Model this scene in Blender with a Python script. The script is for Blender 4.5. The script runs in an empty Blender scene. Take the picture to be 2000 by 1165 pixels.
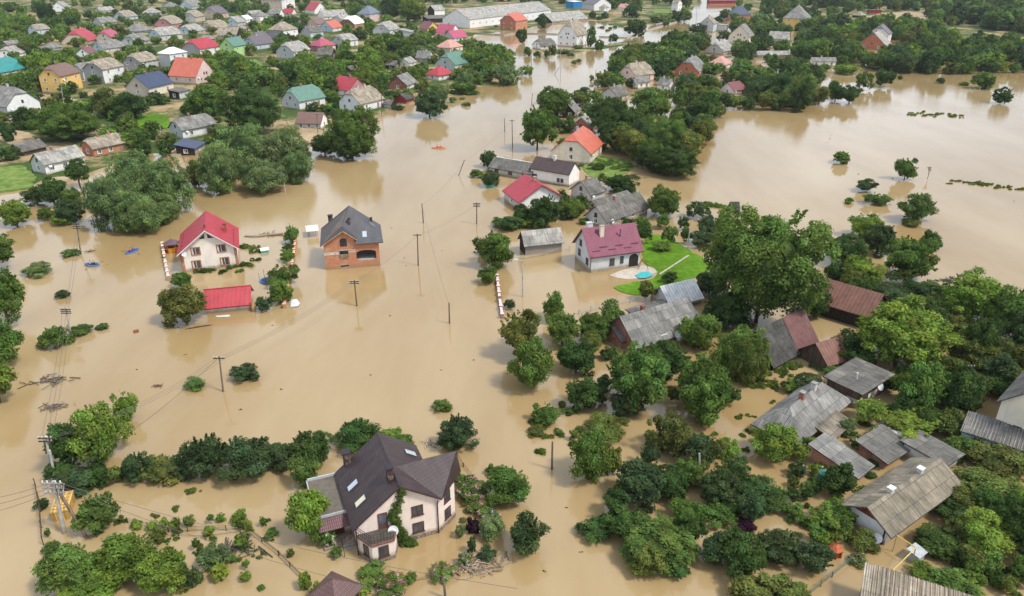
import bpy, bmesh, math, random
import numpy as np
from mathutils import Vector, Matrix, Euler
R = math.radians
SC = bpy.context.scene
COL = SC.collection
random.seed(11)

# ------------------------------------------------------------------ camera, sky, sun
CAM_H = 52.0; FPX = 1450.0; TILT = math.atan(672.0 / 1450.0)
cd = bpy.data.cameras.new('camera'); cam = bpy.data.objects.new('camera', cd); COL.objects.link(cam)
cam.location = (0, 0, CAM_H); cam.rotation_euler = (math.pi / 2 - TILT, 0, 0)
cd.sensor_width = 36.0; cd.lens = FPX / 2000 * 36.0; cd.clip_start = 0.5; cd.clip_end = 20000
SC.camera = cam
SUN_EL, SUN_AZ = R(55), R(-26)          # azimuth measured from +X, counter-clockwise
w = bpy.data.worlds.new('World'); SC.world = w; w.use_nodes = True
nt = w.node_tree; nt.nodes.clear()
wo = nt.nodes.new('ShaderNodeOutputWorld'); bg = nt.nodes.new('ShaderNodeBackground')
sky = nt.nodes.new('ShaderNodeTexSky'); sky.sky_type = 'NISHITA'; sky.sun_disc = False
sky.sun_elevation = SUN_EL; sky.sun_rotation = math.pi / 2 - SUN_AZ
sky.air_density = 1.0; sky.dust_density = 2.0
tc = nt.nodes.new('ShaderNodeTexCoord'); nz = nt.nodes.new('ShaderNodeTexNoise')
nz.inputs['Scale'].default_value = 3.0; nz.inputs['Detail'].default_value = 6
cr = nt.nodes.new('ShaderNodeValToRGB')
cr.color_ramp.elements[0].position = .34; cr.color_ramp.elements[0].color = (.3, .3, .3, 1)
cr.color_ramp.elements[1].position = .6; cr.color_ramp.elements[1].color = (.9, .9, .9, 1)
mx = nt.nodes.new('ShaderNodeMixRGB'); mx.inputs[2].default_value = (7.7, 8.5, 9.7, 1)
nt.links.new(tc.outputs['Generated'], nz.inputs['Vector']); nt.links.new(nz.outputs['Fac'], cr.inputs[0])
nt.links.new(cr.outputs[0], mx.inputs[0]); nt.links.new(sky.outputs[0], mx.inputs[1])
nt.links.new(mx.outputs[0], bg.inputs[0]); bg.inputs[1].default_value = 0.132
nt.links.new(bg.outputs[0], wo.inputs[0])
sd = bpy.data.lights.new('sun', 'SUN'); so = bpy.data.objects.new('sun', sd); COL.objects.link(so)
sd.energy = 3.05; sd.angle = R(9); sd.color = (1, .95, .86)
sv = Vector((math.cos(SUN_EL) * math.cos(SUN_AZ), math.cos(SUN_EL) * math.sin(SUN_AZ), math.sin(SUN_EL)))
so.rotation_euler = sv.to_track_quat('Z', 'Y').to_euler(); so.location = sv * 200
SC.view_settings.view_transform = 'Standard'; SC.view_settings.look = 'None'
SC.view_settings.exposure = 0.17; SC.view_settings.gamma = 1.0
SC.render.engine = 'CYCLES'
SC.cycles.max_bounces = 6; SC.cycles.diffuse_bounces = 3; SC.cycles.glossy_bounces = 3
SC.cycles.transmission_bounces = 2; SC.cycles.volume_bounces = 0; SC.cycles.caustics_reflective = False
SC.cycles.caustics_refractive = False

# ------------------------------------------------------------------ survey: photo measurements to metres
_s, _c = math.sin(TILT), math.cos(TILT)
def gp(x, y, z=0.0):
    u = (x - 1000) / FPX; v = (y - 582.5) / FPX
    t = (z - CAM_H) / (-_s - v * _c)
    return (u * t, (_c - v * _s) * t)
def pj(X, Y, Z):
    dz = Z - CAM_H; f = Y * _c - dz * _s; dn = -Y * _s - dz * _c
    return (1000 + FPX * X / f, 582.5 + FPX * dn / f)
def zsolve(X, Y, py):
    lo, hi = -5.0, 90.0
    for _ in range(50):
        m = (lo + hi) / 2
        if pj(X, Y, m)[1] > py: lo = m
        else: hi = m
    return lo
def scale_at(y):
    X, Y = gp(1000, y); return FPX / (Y * _c + CAM_H * _s)

# ------------------------------------------------------------------ object helpers
def tag(o, label=None, cat=None, group=None, kind=None):
    if label: o['label'] = label
    if cat: o['category'] = cat
    if group: o['group'] = group
    if kind: o['kind'] = kind
    return o
def empty(name, loc, rz=0.0):
    o = bpy.data.objects.new(name, None); COL.objects.link(o); o.location = loc; o.rotation_euler = (0, 0, rz)
    o.empty_display_size = .5
    return o
def link(name, me, parent=None, loc=None, rz=None):
    o = bpy.data.objects.new(name, me); COL.objects.link(o)
    if parent: o.parent = parent
    if loc is not None: o.location = loc
    if rz is not None: o.rotation_euler = (0, 0, rz)
    return o

class MB:
    """collects faces (with a colour and a material each) into one mesh; UVs are metres in each face's own plane"""
    def __init__(s): s.v = []; s.f = []; s.m = []; s.c = []; s.mats = []
    def mi(s, mat):
        if mat not in s.mats: s.mats.append(mat)
        return s.mats.index(mat)
    def face(s, pts, mat, col):
        i = len(s.v); s.v += [tuple(p) for p in pts]; s.f.append(list(range(i, i + len(pts)))); s.m.append(s.mi(mat)); s.c.append(col)
    def box(s, a, b, mat, col, skip=''):
        x0, y0, z0 = a; x1, y1, z1 = b
        P = [(x0,y0,z0),(x1,y0,z0),(x1,y1,z0),(x0,y1,z0),(x0,y0,z1),(x1,y0,z1),(x1,y1,z1),(x0,y1,z1)]
        for k, q in dict(b=(3,2,1,0), t=(4,5,6,7), f=(0,1,5,4), r=(1,2,6,5), k=(2,3,7,6), l=(3,0,4,7)).items():
            if k not in skip: s.face([P[i] for i in q], mat, col)
    def bar(s, p, q, r, mat, col, n=6, r2=None):
        p = Vector(p); q = Vector(q); d = (q - p).normalized(); r2 = r if r2 is None else r2
        a = d.cross(Vector((0, 0, 1)) if abs(d.z) < .9 else Vector((1, 0, 0))).normalized(); b = d.cross(a)
        A = [p + (a * math.cos(t) + b * math.sin(t)) * r for t in [2 * math.pi * i / n for i in range(n)]]
        B = [q + (a * math.cos(t) + b * math.sin(t)) * r2 for t in [2 * math.pi * i / n for i in range(n)]]
        for i in range(n): s.face([A[(i + 1) % n], A[i], B[i], B[(i + 1) % n]], mat, col)
        s.face(A, mat, col); s.face(B[::-1], mat, col)
    def slab(s, faces, th, mat, col, ucol=None, umat=None):
        """top faces, a parallel underside th below and the edges between"""
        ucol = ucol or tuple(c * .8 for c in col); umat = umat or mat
        edge = {}
        for f in faces:
            f = [tuple(round(c, 5) for c in p) for p in f]
            nz_ = sum(f[i][0] * f[(i + 1) % len(f)][1] - f[(i + 1) % len(f)][0] * f[i][1] for i in range(len(f)))
            if nz_ < 0: f = f[::-1]
            s.face(f, mat, col); s.face([(x, y, z - th) for x, y, z in f[::-1]], umat, ucol)
            for i in range(len(f)):
                k = (f[i], f[(i + 1) % len(f)])
                if (k[1], k[0]) in edge: del edge[(k[1], k[0])]
                else: edge[k] = 1
        for a, b in edge:
            s.face([a, (a[0], a[1], a[2] - th), (b[0], b[1], b[2] - th), b], umat, ucol)
    def prism(s, poly, z0, z1, mat, col, top=True):
        n = len(poly)
        for i in range(n):
            a, b = poly[i], poly[(i + 1) % n]
            s.face([(a[0],a[1],z0),(b[0],b[1],z0),(b[0],b[1],z1),(a[0],a[1],z1)], mat, col)
        if top: s.face([(p[0],p[1],z1) for p in poly], mat, col)
    def build(s, name, parent=None, loc=None, rz=None, smooth=False):
        me = bpy.data.meshes.new(name); me.from_pydata(s.v, [], s.f)
        for m in s.mats: me.materials.append(m)
        me.polygons.foreach_set('material_index', s.m)
        ca = me.color_attributes.new('Col', 'FLOAT_COLOR', 'CORNER'); uv = me.uv_layers.new(name='UVMap')
        cols = []; uvs = []
        V = [Vector(p) for p in s.v]
        for f, c in zip(s.f, s.c):
            n = Vector((0, 0, 0)); o = V[f[0]]
            for i in range(1, len(f) - 1): n += (V[f[i]] - o).cross(V[f[i + 1]] - o)
            n = n.normalized() if n.length > 1e-9 else Vector((0, 0, 1))
            h = Vector((0, 0, 1)).cross(n)
            h = h.normalized() if h.length > 1e-4 else Vector((1, 0, 0))
            vv = n.cross(h)
            for i in f:
                uvs += [V[i].dot(h), V[i].dot(vv)]; cols += [c[0], c[1], c[2], 1.0]
        ca.data.foreach_set('color', cols); uv.data.foreach_set('uv', uvs)
        if smooth: me.polygons.foreach_set('use_smooth', [True] * len(me.polygons))
        me.update()
        return link(name, me, parent, loc, rz)

# ------------------------------------------------------------------ materials
class NT:
    def __init__(s, name):
        s.m = bpy.data.materials.new(name); s.m.use_nodes = True; s.t = s.m.node_tree; s.t.nodes.clear()
        s.out = s.n('ShaderNodeOutputMaterial')
    def n(s, t, **k):
        x = s.t.nodes.new(t)
        for a, b in k.items():
            if a.startswith('i_'): x.inputs[a[2:].replace('_', ' ')].default_value = b
            else: setattr(x, a, b)
        return x
    def l(s, a, b): s.t.links.new(a, b)
    def mix(s, fac, a, b, op='MIX'):
        x = s.n('ShaderNodeMixRGB', blend_type=op)
        for i, v in ((0, fac), (1, a), (2, b)):
            if isinstance(v, (int, float)): x.inputs[i].default_value = v
            elif isinstance(v, tuple): x.inputs[i].default_value = v + (1,) if len(v) == 3 else v
            else: s.l(v, x.inputs[i])
        return x.outputs[0]
    def ramp(s, f, pts):
        x = s.n('ShaderNodeValToRGB'); s.l(f, x.inputs[0]); e = x.color_ramp.elements
        while len(e) < len(pts): e.new(.5)
        for q, (p, c) in zip(e, pts): q.position = p; q.color = (c, c, c, 1) if isinstance(c, (int, float)) else c + (1,)
        return x.outputs[0]
    def noise(s, vec, sc, det=4, rough=.55, dim='3D'):
        x = s.n('ShaderNodeTexNoise'); x.inputs['Scale'].default_value = sc; x.inputs['Detail'].default_value = det; x.inputs['Roughness'].default_value = rough
        if vec is not None: s.l(vec, x.inputs['Vector'])
        return x.outputs['Fac']
    def mapping(s, vec, scale, loc=(0, 0, 0), rot=(0, 0, 0)):
        x = s.n('ShaderNodeMapping'); s.l(vec, x.inputs[0]); x.inputs['Scale'].default_value = scale; x.inputs['Location'].default_value = loc; x.inputs['Rotation'].default_value = rot
        return x.outputs[0]
    def math(s, op, a, b=0.0):
        x = s.n('ShaderNodeMath', operation=op)
        for i, v in ((0, a), (1, b)):
            if isinstance(v, (int, float)): x.inputs[i].default_value = v
            else: s.l(v, x.inputs[i])
        return x.outputs[0]
    def bump(s, h, dist, strength=1.0):
        x = s.n('ShaderNodeBump'); s.l(h, x.inputs['Height']); x.inputs['Distance'].default_value = dist; x.inputs['Strength'].default_value = strength
        return x.outputs[0]
    def principled(s, col, rough=.8, spec=.3, normal=None, metal=0.0):
        p = s.n('ShaderNodeBsdfPrincipled')
        if isinstance(col, tuple): p.inputs['Base Color'].default_value = col + (1,)
        else: s.l(col, p.inputs['Base Color'])
        if isinstance(rough, float): p.inputs['Roughness'].default_value = rough
        else: s.l(rough, p.inputs['Roughness'])
        p.inputs['Specular IOR Level'].default_value = spec; p.inputs['Metallic'].default_value = metal
        if normal is not None: s.l(normal, p.inputs['Normal'])
        s.l(p.outputs[0], s.out.inputs[0]); return p
    def col(s): return s.n('ShaderNodeAttribute', attribute_name='Col').outputs['Color']
    def objpos(s): return s.n('ShaderNodeTexCoord').outputs['Object']
    def uv(s): return s.n('ShaderNodeTexCoord').outputs['UV']
    def pos(s): return s.n('ShaderNodeNewGeometry').outputs['Position']

def mat_slate():
    t = NT('weathered_slate'); uv = t.uv(); p = t.pos()
    c = t.col()
    br = t.n('ShaderNodeTexBrick'); t.l(uv, br.inputs['Vector']); br.inputs['Scale'].default_value = 1.0
    br.inputs['Brick Width'].default_value = 1.05; br.inputs['Row Height'].default_value = 1.6; br.inputs['Mortar Size'].default_value = .035
    br.inputs['Color1'].default_value = (.78, .78, .78, 1); br.inputs['Color2'].default_value = (1.22, 1.2, 1.16, 1); br.inputs['Mortar'].default_value = (.55, .55, .55, 1)
    c = t.mix(1.0, c, br.outputs[0], 'MULTIPLY')
    n1 = t.noise(p, .5, 5, .65); c = t.mix(1.0, c, t.ramp(n1, [(.3, .62), (.7, 1.3)]), 'MULTIPLY')
    st = t.noise(t.mapping(uv, (4.5, .5, 1)), 1.0, 4, .6); c = t.mix(1.0, c, t.ramp(st, [(.3, .66), (.65, 1.18)]), 'MULTIPLY')
    lich = t.noise(p, 2.3, 6, .7); c = t.mix(t.ramp(lich, [(.56, 0.0), (.66, .55)]), c, (.20, .175, .13))
    wv = t.n('ShaderNodeTexWave', wave_type='BANDS', bands_direction='X'); t.l(uv, wv.inputs['Vector']); wv.inputs['Scale'].default_value = 1.65
    wv.inputs['Distortion'].default_value = .15
    c = t.mix(.55, c, t.mix(1.0, c, t.ramp(wv.outputs['Fac'], [(.1, .55), (.7, 1.15)]), 'MULTIPLY'))
    t.principled(c, .92, .15, t.bump(wv.outputs['Fac'], .05, .8)); return t.m
def mat_metal():
    t = NT('metal_tile'); uv = t.uv(); p = t.pos(); c = t.col()
    st = t.noise(t.mapping(uv, (1.3, .22, 1)), 1.0, 5, .65); c = t.mix(t.ramp(st, [(.42, 0.0), (.75, .38)]), c, t.mix(.26, c, (.34, .29, .27)))
    c = t.mix(t.ramp(t.noise(p, 3.1, 6, .75), [(.6, 0.0), (.72, .35)]), c, (.09, .07, .06))
    n1 = t.noise(p, .7, 4); c = t.mix(1.0, c, t.ramp(n1, [(.3, .86), (.7, 1.1)]), 'MULTIPLY')
    wx = t.n('ShaderNodeTexWave', wave_type='BANDS', bands_direction='X'); t.l(uv, wx.inputs['Vector']); wx.inputs['Scale'].default_value = 1.6
    wy = t.n('ShaderNodeTexWave', wave_type='BANDS', bands_direction='Y', wave_profile='SAW'); t.l(uv, wy.inputs['Vector']); wy.inputs['Scale'].default_value = .85
    c = t.mix(.5, c, t.mix(1.0, c, t.ramp(wy.outputs['Fac'], [(.0, .5), (.3, 1.05), (1., 1.1)]), 'MULTIPLY'))
    c = t.mix(.5, c, t.mix(1.0, c, t.ramp(wx.outputs['Fac'], [(.0, .55), (.5, 1.05)]), 'MULTIPLY'))
    h = t.math('ADD', t.math('MULTIPLY', wx.outputs['Fac'], .5), t.math('MULTIPLY', wy.outputs['Fac'], .6))
    t.principled(c, .42, .35, t.bump(h, .05, .8)); return t.m
def mat_tin():
    t = NT('sheet_metal'); uv = t.uv(); p = t.pos(); c = t.col()
    n1 = t.noise(p, .9, 5, .65); c = t.mix(1.0, c, t.ramp(n1, [(.3, .7), (.7, 1.2)]), 'MULTIPLY')
    wx = t.n('ShaderNodeTexWave', wave_type='BANDS', bands_direction='X'); t.l(uv, wx.inputs['Vector']); wx.inputs['Scale'].default_value = .55
    c = t.mix(.6, c, t.mix(1.0, c, t.ramp(wx.outputs['Fac'], [(.0, .45), (.12, 1.0), (1., 1.08)]), 'MULTIPLY'))
    t.principled(c, .6, .3, t.bump(wx.outputs['Fac'], .03, .5)); return t.m
def mat_plaster():
    t = NT('plaster'); p = t.pos(); c = t.col()
    n1 = t.noise(p, .6, 5, .6); c = t.mix(1.0, c, t.ramp(n1, [(.3, .86), (.7, 1.06)]), 'MULTIPLY')
    z = t.n('ShaderNodeSeparateXYZ'); t.l(p, z.inputs[0])
    h = t.math('ADD', z.outputs[2], t.math('MULTIPLY', t.noise(p, 1.5, 4), -.7))
    c = t.mix(t.ramp(h, [(.0, .85), (.5, 0.0)]), c, (.30, .22, .13))
    st = t.noise(t.mapping(p, (2.5, 2.5, .25)), 1.0, 4); c = t.mix(t.ramp(st, [(.55, 0.0), (.8, .3)]), c, (.3, .28, .25))
    t.principled(c, .9, .15, t.bump(t.noise(p, 14, 3), .02, .3)); return t.m
def mat_brick():
    t = NT('brick'); uv = t.uv(); p = t.pos(); c = t.col()
    br = t.n('ShaderNodeTexBrick'); t.l(uv, br.inputs['Vector']); br.inputs['Scale'].default_value = 1.0
    br.inputs['Brick Width'].default_value = .27; br.inputs['Row Height'].default_value = .09; br.inputs['Mortar Size'].default_value = .012
    br.inputs['Color1'].default_value = (.78, .72, .7, 1); br.inputs['Color2'].default_value = (1.2, 1.15, 1.1, 1); br.inputs['Mortar'].default_value = (1.0, 1.15, 1.25, 1)
    c = t.mix(1.0, c, br.outputs[0], 'MULTIPLY')
    c = t.mix(t.ramp(t.noise(p, 1.1, 6, .7), [(.5, 0.0), (.72, .55)]), c, (.52, .42, .33))
    z = t.n('ShaderNodeSeparateXYZ'); t.l(p, z.inputs[0])
    h = t.math('ADD', z.outputs[2], t.math('MULTIPLY', t.noise(p, 1.5, 4), -.6))
    c = t.mix(t.ramp(h, [(.0, .75), (.45, 0.0)]), c, (.30, .22, .13))
    t.principled(c, .92, .15, t.bump(br.outputs['Fac'], .01, -.5)); return t.m
def mat_wood():
    t = NT('weathered_boards'); uv = t.uv(); p = t.pos(); c = t.col()
    br = t.n('ShaderNodeTexBrick'); t.l(t.mapping(uv, (1, 1, 1), rot=(0, 0, math.pi / 2)), br.inputs['Vector']); br.inputs['Scale'].default_value = 1.0
    br.inputs['Brick Width'].default_value = 3.0; br.inputs['Row Height'].default_value = .16; br.inputs['Mortar Size'].default_value = .012
    br.inputs['Color1'].default_value = (.65, .63, .6, 1); br.inputs['Color2'].default_value = (1.3, 1.25, 1.2, 1); br.inputs['Mortar'].default_value = (.2, .2, .2, 1)
    c = t.mix(1.0, c, br.outputs[0], 'MULTIPLY')
    st = t.noise(t.mapping(uv, (9, .8, 1)), 1.0, 4, .65); c = t.mix(1.0, c, t.ramp(st, [(.3, .6), (.7, 1.3)]), 'MULTIPLY')
    t.principled(c, .9, .15, t.bump(br.outputs['Fac'], .01, -.5)); return t.m
def mat_paint(name='painted_surface', rough=.55):
    t = NT(name); p = t.pos(); c = t.mix(1.0, t.col(), t.ramp(t.noise(p, 2.2, 5, .6), [(.3, .82), (.7, 1.12)]), 'MULTIPLY')
    t.principled(c, rough, .3); return t.m
def mat_concrete():
    t = NT('concrete'); p = t.pos(); c = t.mix(1.0, t.col(), t.ramp(t.noise(p, 1.2, 7, .7), [(.28, .62), (.72, 1.25)]), 'MULTIPLY')
    c = t.mix(t.ramp(t.noise(p, .45, 4), [(.5, 0.0), (.68, .5)]), c, (.16, .13, .09))
    t.principled(c, .93, .15, t.bump(t.noise(p, 9, 5), .03, .4)); return t.m
def mat_stone():
    t = NT('rubble_stone'); p = t.pos()
    v = t.n('ShaderNodeTexVoronoi', feature='DISTANCE_TO_EDGE'); t.l(p, v.inputs['Vector']); v.inputs['Scale'].default_value = 3.2
    v2 = t.n('ShaderNodeTexVoronoi'); t.l(p, v2.inputs['Vector']); v2.inputs['Scale'].default_value = 3.2
    c = t.mix(1.0, t.col(), t.ramp(v2.outputs['Color'], [(.0, .55), (1., 1.5)]), 'MULTIPLY')
    c = t.mix(t.ramp(v.outputs['Distance'], [(.02, 1.0), (.06, 0.0)]), c, (.32, .29, .26))
    t.principled(c, .9, .2, t.bump(v.outputs['Distance'], .05, .6)); return t.m
def mat_glass():
    t = NT('window_glass'); t.principled(t.mix(1.0, t.col(), t.ramp(t.noise(t.pos(), .8, 3), [(.3, .5), (.7, 1.6)]), 'MULTIPLY'), .08, .6); return t.m
def mat_leaf():
    t = NT('foliage'); oi = t.n('ShaderNodeObjectInfo')
    a = t.n('ShaderNodeAttribute', attribute_name='Col'); fl = t.n('ShaderNodeAttribute', attribute_name='bloom')
    c = t.mix(1.0, oi.outputs['Color'], a.outputs['Color'], 'MULTIPLY')
    c = t.mix(fl.outputs['Fac'], c, a.outputs['Color'])
    p = t.pos(); c = t.mix(1.0, c, t.ramp(t.noise(p, .55, 3), [(.3, .72), (.7, 1.3)]), 'MULTIPLY')
    hs = t.n('ShaderNodeHueSaturation'); t.l(c, hs.inputs['Color'])
    t.l(t.math('ADD', t.math('MULTIPLY', t.noise(p, .28, 2), .05), .475), hs.inputs['Hue'])
    hs.inputs['Saturation'].default_value = .9; hs.inputs['Value'].default_value = 1.1
    c = hs.outputs[0]
    pb = t.n('ShaderNodeBsdfPrincipled'); t.l(c, pb.inputs['Base Color']); pb.inputs['Roughness'].default_value = .6; pb.inputs['Specular IOR Level'].default_value = .08
    tr = t.n('ShaderNodeBsdfTranslucent'); t.l(t.mix(1.0, c, (1.25, 1.35, .6), 'MULTIPLY'), tr.inputs[0])
    ms = t.n('ShaderNodeMixShader'); ms.inputs[0].default_value = .38
    t.l(pb.outputs[0], ms.inputs[1]); t.l(tr.outputs[0], ms.inputs[2]); t.l(ms.outputs[0], t.out.inputs[0]); return t.m
def mat_bark():
    t = NT('bark'); p = t.objpos(); c = t.mix(t.noise(p, 6, 5, .7), (.05, .04, .03), (.17, .14, .11)); t.principled(c, .95, .1); return t.m
def mat_ground():
    t = NT('muddy_ground'); p = t.pos()
    n = t.noise(p, .045, 6, .6); n2 = t.noise(p, .6, 6, .7)
    dirt = t.mix(n2, (.30, .205, .105), (.42, .31, .18)); grass = t.mix(n2, (.028, .06, .012), (.075, .115, .028))
    c = t.mix(t.ramp(t.math('ADD', n, t.math('MULTIPLY', t.math('SUBTRACT', n2, .5), .35)), [(.47, 1.0), (.60, 0.0)]), dirt, grass)
    t.principled(c, .95, .1, t.bump(n2, .15, .6)); return t.m
def mat_lawn(name, a, b, sc=.8):
    t = NT(name); p = t.pos()
    c = t.mix(t.ramp(t.noise(p, sc, 7, .7), [(.3, 0.0), (.7, 1.0)]), a, b)
    c = t.mix(1.0, c, t.ramp(t.noise(p, .12, 4), [(.3, .75), (.7, 1.2)]), 'MULTIPLY')
    t.principled(c, .95, .1, t.bump(t.noise(p, 5, 5), .1, .6)); return t.m
def mat_water():
    t = NT('flood_water'); p = t.pos()
    n = t.noise(t.mapping(p, (.05, .014, 1), rot=(0, 0, .15)), 1.0, 6, .6); c = t.mix(t.ramp(n, [(.36, 0.0), (.62, 1.0)]), (.315, .212, .092), (.385, .28, .145))
    w1 = t.noise(t.mapping(p, (.55, 1.5, 1)), 1.0, 4, .6); w2 = t.noise(t.mapping(p, (.09, .16, 1)), 1.0, 3, .5)
    flow = t.noise(t.mapping(p, (.03, .02, 1)), 1.0, 2)
    w3 = t.noise(t.mapping(p, (2.2, 4.0, 1)), 1.0, 3, .6); rip = t.ramp(flow, [(.42, .15), (.62, 1.0)])
    h = t.math('ADD', t.math('MULTIPLY', t.math('ADD', w1, t.math('MULTIPLY', w3, .45)), rip), t.math('MULTIPLY', w2, .8))
    q = t.principled(c, .055, .62, t.bump(h, .045, .6)); q.inputs['IOR'].default_value = 1.46; return t.m
M = dict(slate=mat_slate(), metal=mat_metal(), tin=mat_tin(), plaster=mat_plaster(), brick=mat_brick(), wood=mat_wood(), paint=mat_paint(),
         concrete=mat_concrete(), stone=mat_stone(), glass=mat_glass(), leaf=mat_leaf(), bark=mat_bark(), ground=mat_ground(), water=mat_water(),
         lawn=mat_lawn('lawn_grass', (.05, .13, .006), (.14, .26, .02)), field=mat_lawn('rough_grass', (.06, .13, .02), (.24, .30, .08), .5),
         road=mat_lawn('dirt_road', (.30, .22, .13), (.45, .34, .21), .6), gravel=mat_lawn('pale_gravel', (.36, .31, .25), (.55, .49, .41), 1.5))
# ------------------------------------------------------------------ ground, water, lawns
LANDS = [  # outlines of the ground above the flood, in photo pixels
 [(-900,400),(0,378),(55,372),(95,345),(165,340),(250,312),(300,300),(380,300),(430,290),(520,262),(575,300),(640,262),(640,235),(735,226),(800,206),(870,196),(905,176),(960,166),(1000,148),(1000,112),(925,88),(925,66),(985,64),(1060,50),(1100,44),(1160,42),(1230,60),(1345,32),(1360,8),(1370,-30),(-900,-60)],
 [(1020,96),(1100,98),(1150,92),(1240,78),(1245,84),(1180,97),(1090,108),(1040,106)],
 [(1480,60),(1560,64),(1680,74),(1860,72),(2000,100),(2900,110),(2900,-60),(1460,-40),(1440,8)],
]
def px2w(poly): return [gp(x, y) for x, y in poly]
def poly_sd(poly, X, Y):
    P = np.array(poly); n = len(P); inside = np.zeros(X.shape, bool); d2 = np.full(X.shape, 1e12)
    for i in range(n):
        a = P[i]; b = P[(i + 1) % n]; ab = b - a; L = max((ab ** 2).sum(), 1e-9)
        t = np.clip(((X - a[0]) * ab[0] + (Y - a[1]) * ab[1]) / L, 0, 1)
        d2 = np.minimum(d2, (X - a[0] - t * ab[0]) ** 2 + (Y - a[1] - t * ab[1]) ** 2)
        c = ((a[1] > Y) != (b[1] > Y)) & (X < (b[0] - a[0]) * (Y - a[1]) / (b[1] - a[1] + 1e-12) + a[0]); inside ^= c
    return np.where(inside, 1, -1) * np.sqrt(d2)
def wav(X, Y, k, s):
    r = np.random.RandomState(s); o = np.zeros(X.shape)
    for i in range(7):
        a = r.rand() * 6.28; f = k * (1.6 ** (i * .7)); o += np.sin((X * math.cos(a) + Y * math.sin(a)) * f + r.rand() * 6.28) / (1 + i * .5)
    return o / 3.2
LW = [px2w(p) for p in LANDS]
def land_height(X, Y):
    sd = np.full(X.shape, -1e9)
    for p in LW: sd = np.maximum(sd, poly_sd(p, X, Y))
    sd = sd + wav(X, Y, .16, 5) * 2.2
    return np.clip(sd * .16, -1.3, .30) + np.where(sd > 2, wav(X, Y, .07, 9) * .12, 0)
rows = list(range(1340, -40, -5)) + [-45, -52, -60, -68, -75, -80]
cols = np.linspace(-420, 2420, 285)
GX = []; GY = []
for y in rows:
    y0 = gp(1000, y); s_ = FPX / (y0[1] * _c + CAM_H * _s); GX.append((cols - 1000) / s_); GY.append(np.full(cols.shape, y0[1]))
GX = np.array(GX); GY = np.array(GY); GZ = land_height(GX, GY)
def grid_mesh(name, X, Y, Z, mat):
    nr, nc = X.shape; me = bpy.data.meshes.new(name)
    idx = np.arange(nr * nc).reshape(nr, nc)
    F = np.stack([idx[:-1, :-1], idx[:-1, 1:], idx[1:, 1:], idx[1:, :-1]], -1).reshape(-1, 4)
    me.from_pydata(np.stack([X, Y, Z], -1).reshape(-1, 3).tolist(), [], F.tolist()); me.materials.append(mat)
    me.polygons.foreach_set('use_smooth', [True] * len(me.polygons)); return link(name, me)
tag(grid_mesh('ground', GX, GY, GZ, M['ground']), 'muddy brown and grassy ground of the village above the flood', None, None, 'structure')
b = MB(); b.face([(-9000, -300, 0), (9000, -300, 0), (9000, 14000, 0), (-9000, 14000, 0)], M['water'], (1, 1, 1))
tag(b.build('water'), 'brown muddy flood water covering streets and gardens', None, None, 'structure')
def sheet(name, poly, mat, z, label, jag=.35):
    """a thin raised patch of ground: outline in photo pixels, ragged edge, skirt down into the soil"""
    W = px2w(poly); pts = []
    rnd = random.Random(len(poly) * 7 + int(poly[0][0]))
    for i in range(len(W)):
        a, c = Vector(W[i]), Vector(W[(i + 1) % len(W)]); n = max(1, int((c - a).length / 1.2))
        for k in range(n):
            q = a.lerp(c, k / n); pts.append((q.x + rnd.uniform(-jag, jag), q.y + rnd.uniform(-jag, jag)))
    b = MB(); b.face([(x, y, z) for x, y in pts], mat, (1, 1, 1))
    if b_area(pts) < 0: b.f[0].reverse()
    for i in range(len(pts)):
        a, c = pts[i], pts[(i + 1) % len(pts)]; b.face([(a[0], a[1], z), (a[0] , a[1], z - .9), (c[0], c[1], z - .9), (c[0], c[1], z)], mat, (1, 1, 1))
    return tag(b.build(name), label, None, None, 'structure')
def b_area(p): return sum(p[i][0] * p[(i + 1) % len(p)][1] - p[(i + 1) % len(p)][0] * p[i][1] for i in range(len(p)))
sheet('lawn', [(1258,464),(1285,458),(1325,476),(1385,513),(1388,522),(1352,550),(1318,564),(1262,577),(1226,575),(1196,564),(1240,553),(1280,546),(1284,532),(1278,523),(1262,519),(1254,506)], M['lawn'], .12, 'bright mown green lawn beside the purple roofed house')
sheet('gravel_yard', [(1192,538),(1215,529),(1252,522),(1264,519),(1276,524),(1281,532),(1270,542),(1250,546),(1225,546),(1208,544)], M['gravel'], .10, 'pale gravel yard in front of the purple roofed house')
sheet('garden_plot', [(1135,322),(1175,305),(1228,314),(1236,328),(1222,340),(1190,348),(1150,346)], M['field'], .12, 'green vegetable garden behind the white house')
sheet('field', [(225,240),(300,224),(328,228),(334,250),(300,262),(262,258)], M['lawn'], .55, 'bright green grass plot by the village houses')
sheet('field', [(-300,300),(0,330),(45,326),(72,348),(60,370),(0,378),(-300,400)], M['field'], .5, 'light green overgrown meadow at the flood edge')
sheet('field', [(470,122),(498,118),(545,150),(530,166),(500,152)], M['field'], .55, 'sunny green grass strip between village houses')
sheet('field', [(640,192),(662,190),(668,214),(640,216)], M['lawn'], .5, 'small green lawn beside the green roofed house')
sheet('field', [(1276,19),(1312,19),(1308,27),(1276,27)], M['field'], .6, 'pale green field by the far river bend')
sheet('dirt_road', [(560,240),(600,246),(650,266),(640,286),(608,284),(575,262)], M['road'], .5, 'wet brown dirt lane below the garage')
sheet('dirt_road', [(318,288),(345,292),(360,318),(365,335),(350,326),(330,304)], M['road'], .5, 'pale dirt track leading down to the water')
sheet('dirt_road', [(20,176),(120,190),(160,200),(150,206),(80,196),(18,184)], M['road'], .5, 'brown dirt street beside the yellow house')
sheet('dirt_road', [(188,248),(215,250),(235,262),(215,268),(195,262)], M['road'], .5, 'bare brown yard by the grass plot')
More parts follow.
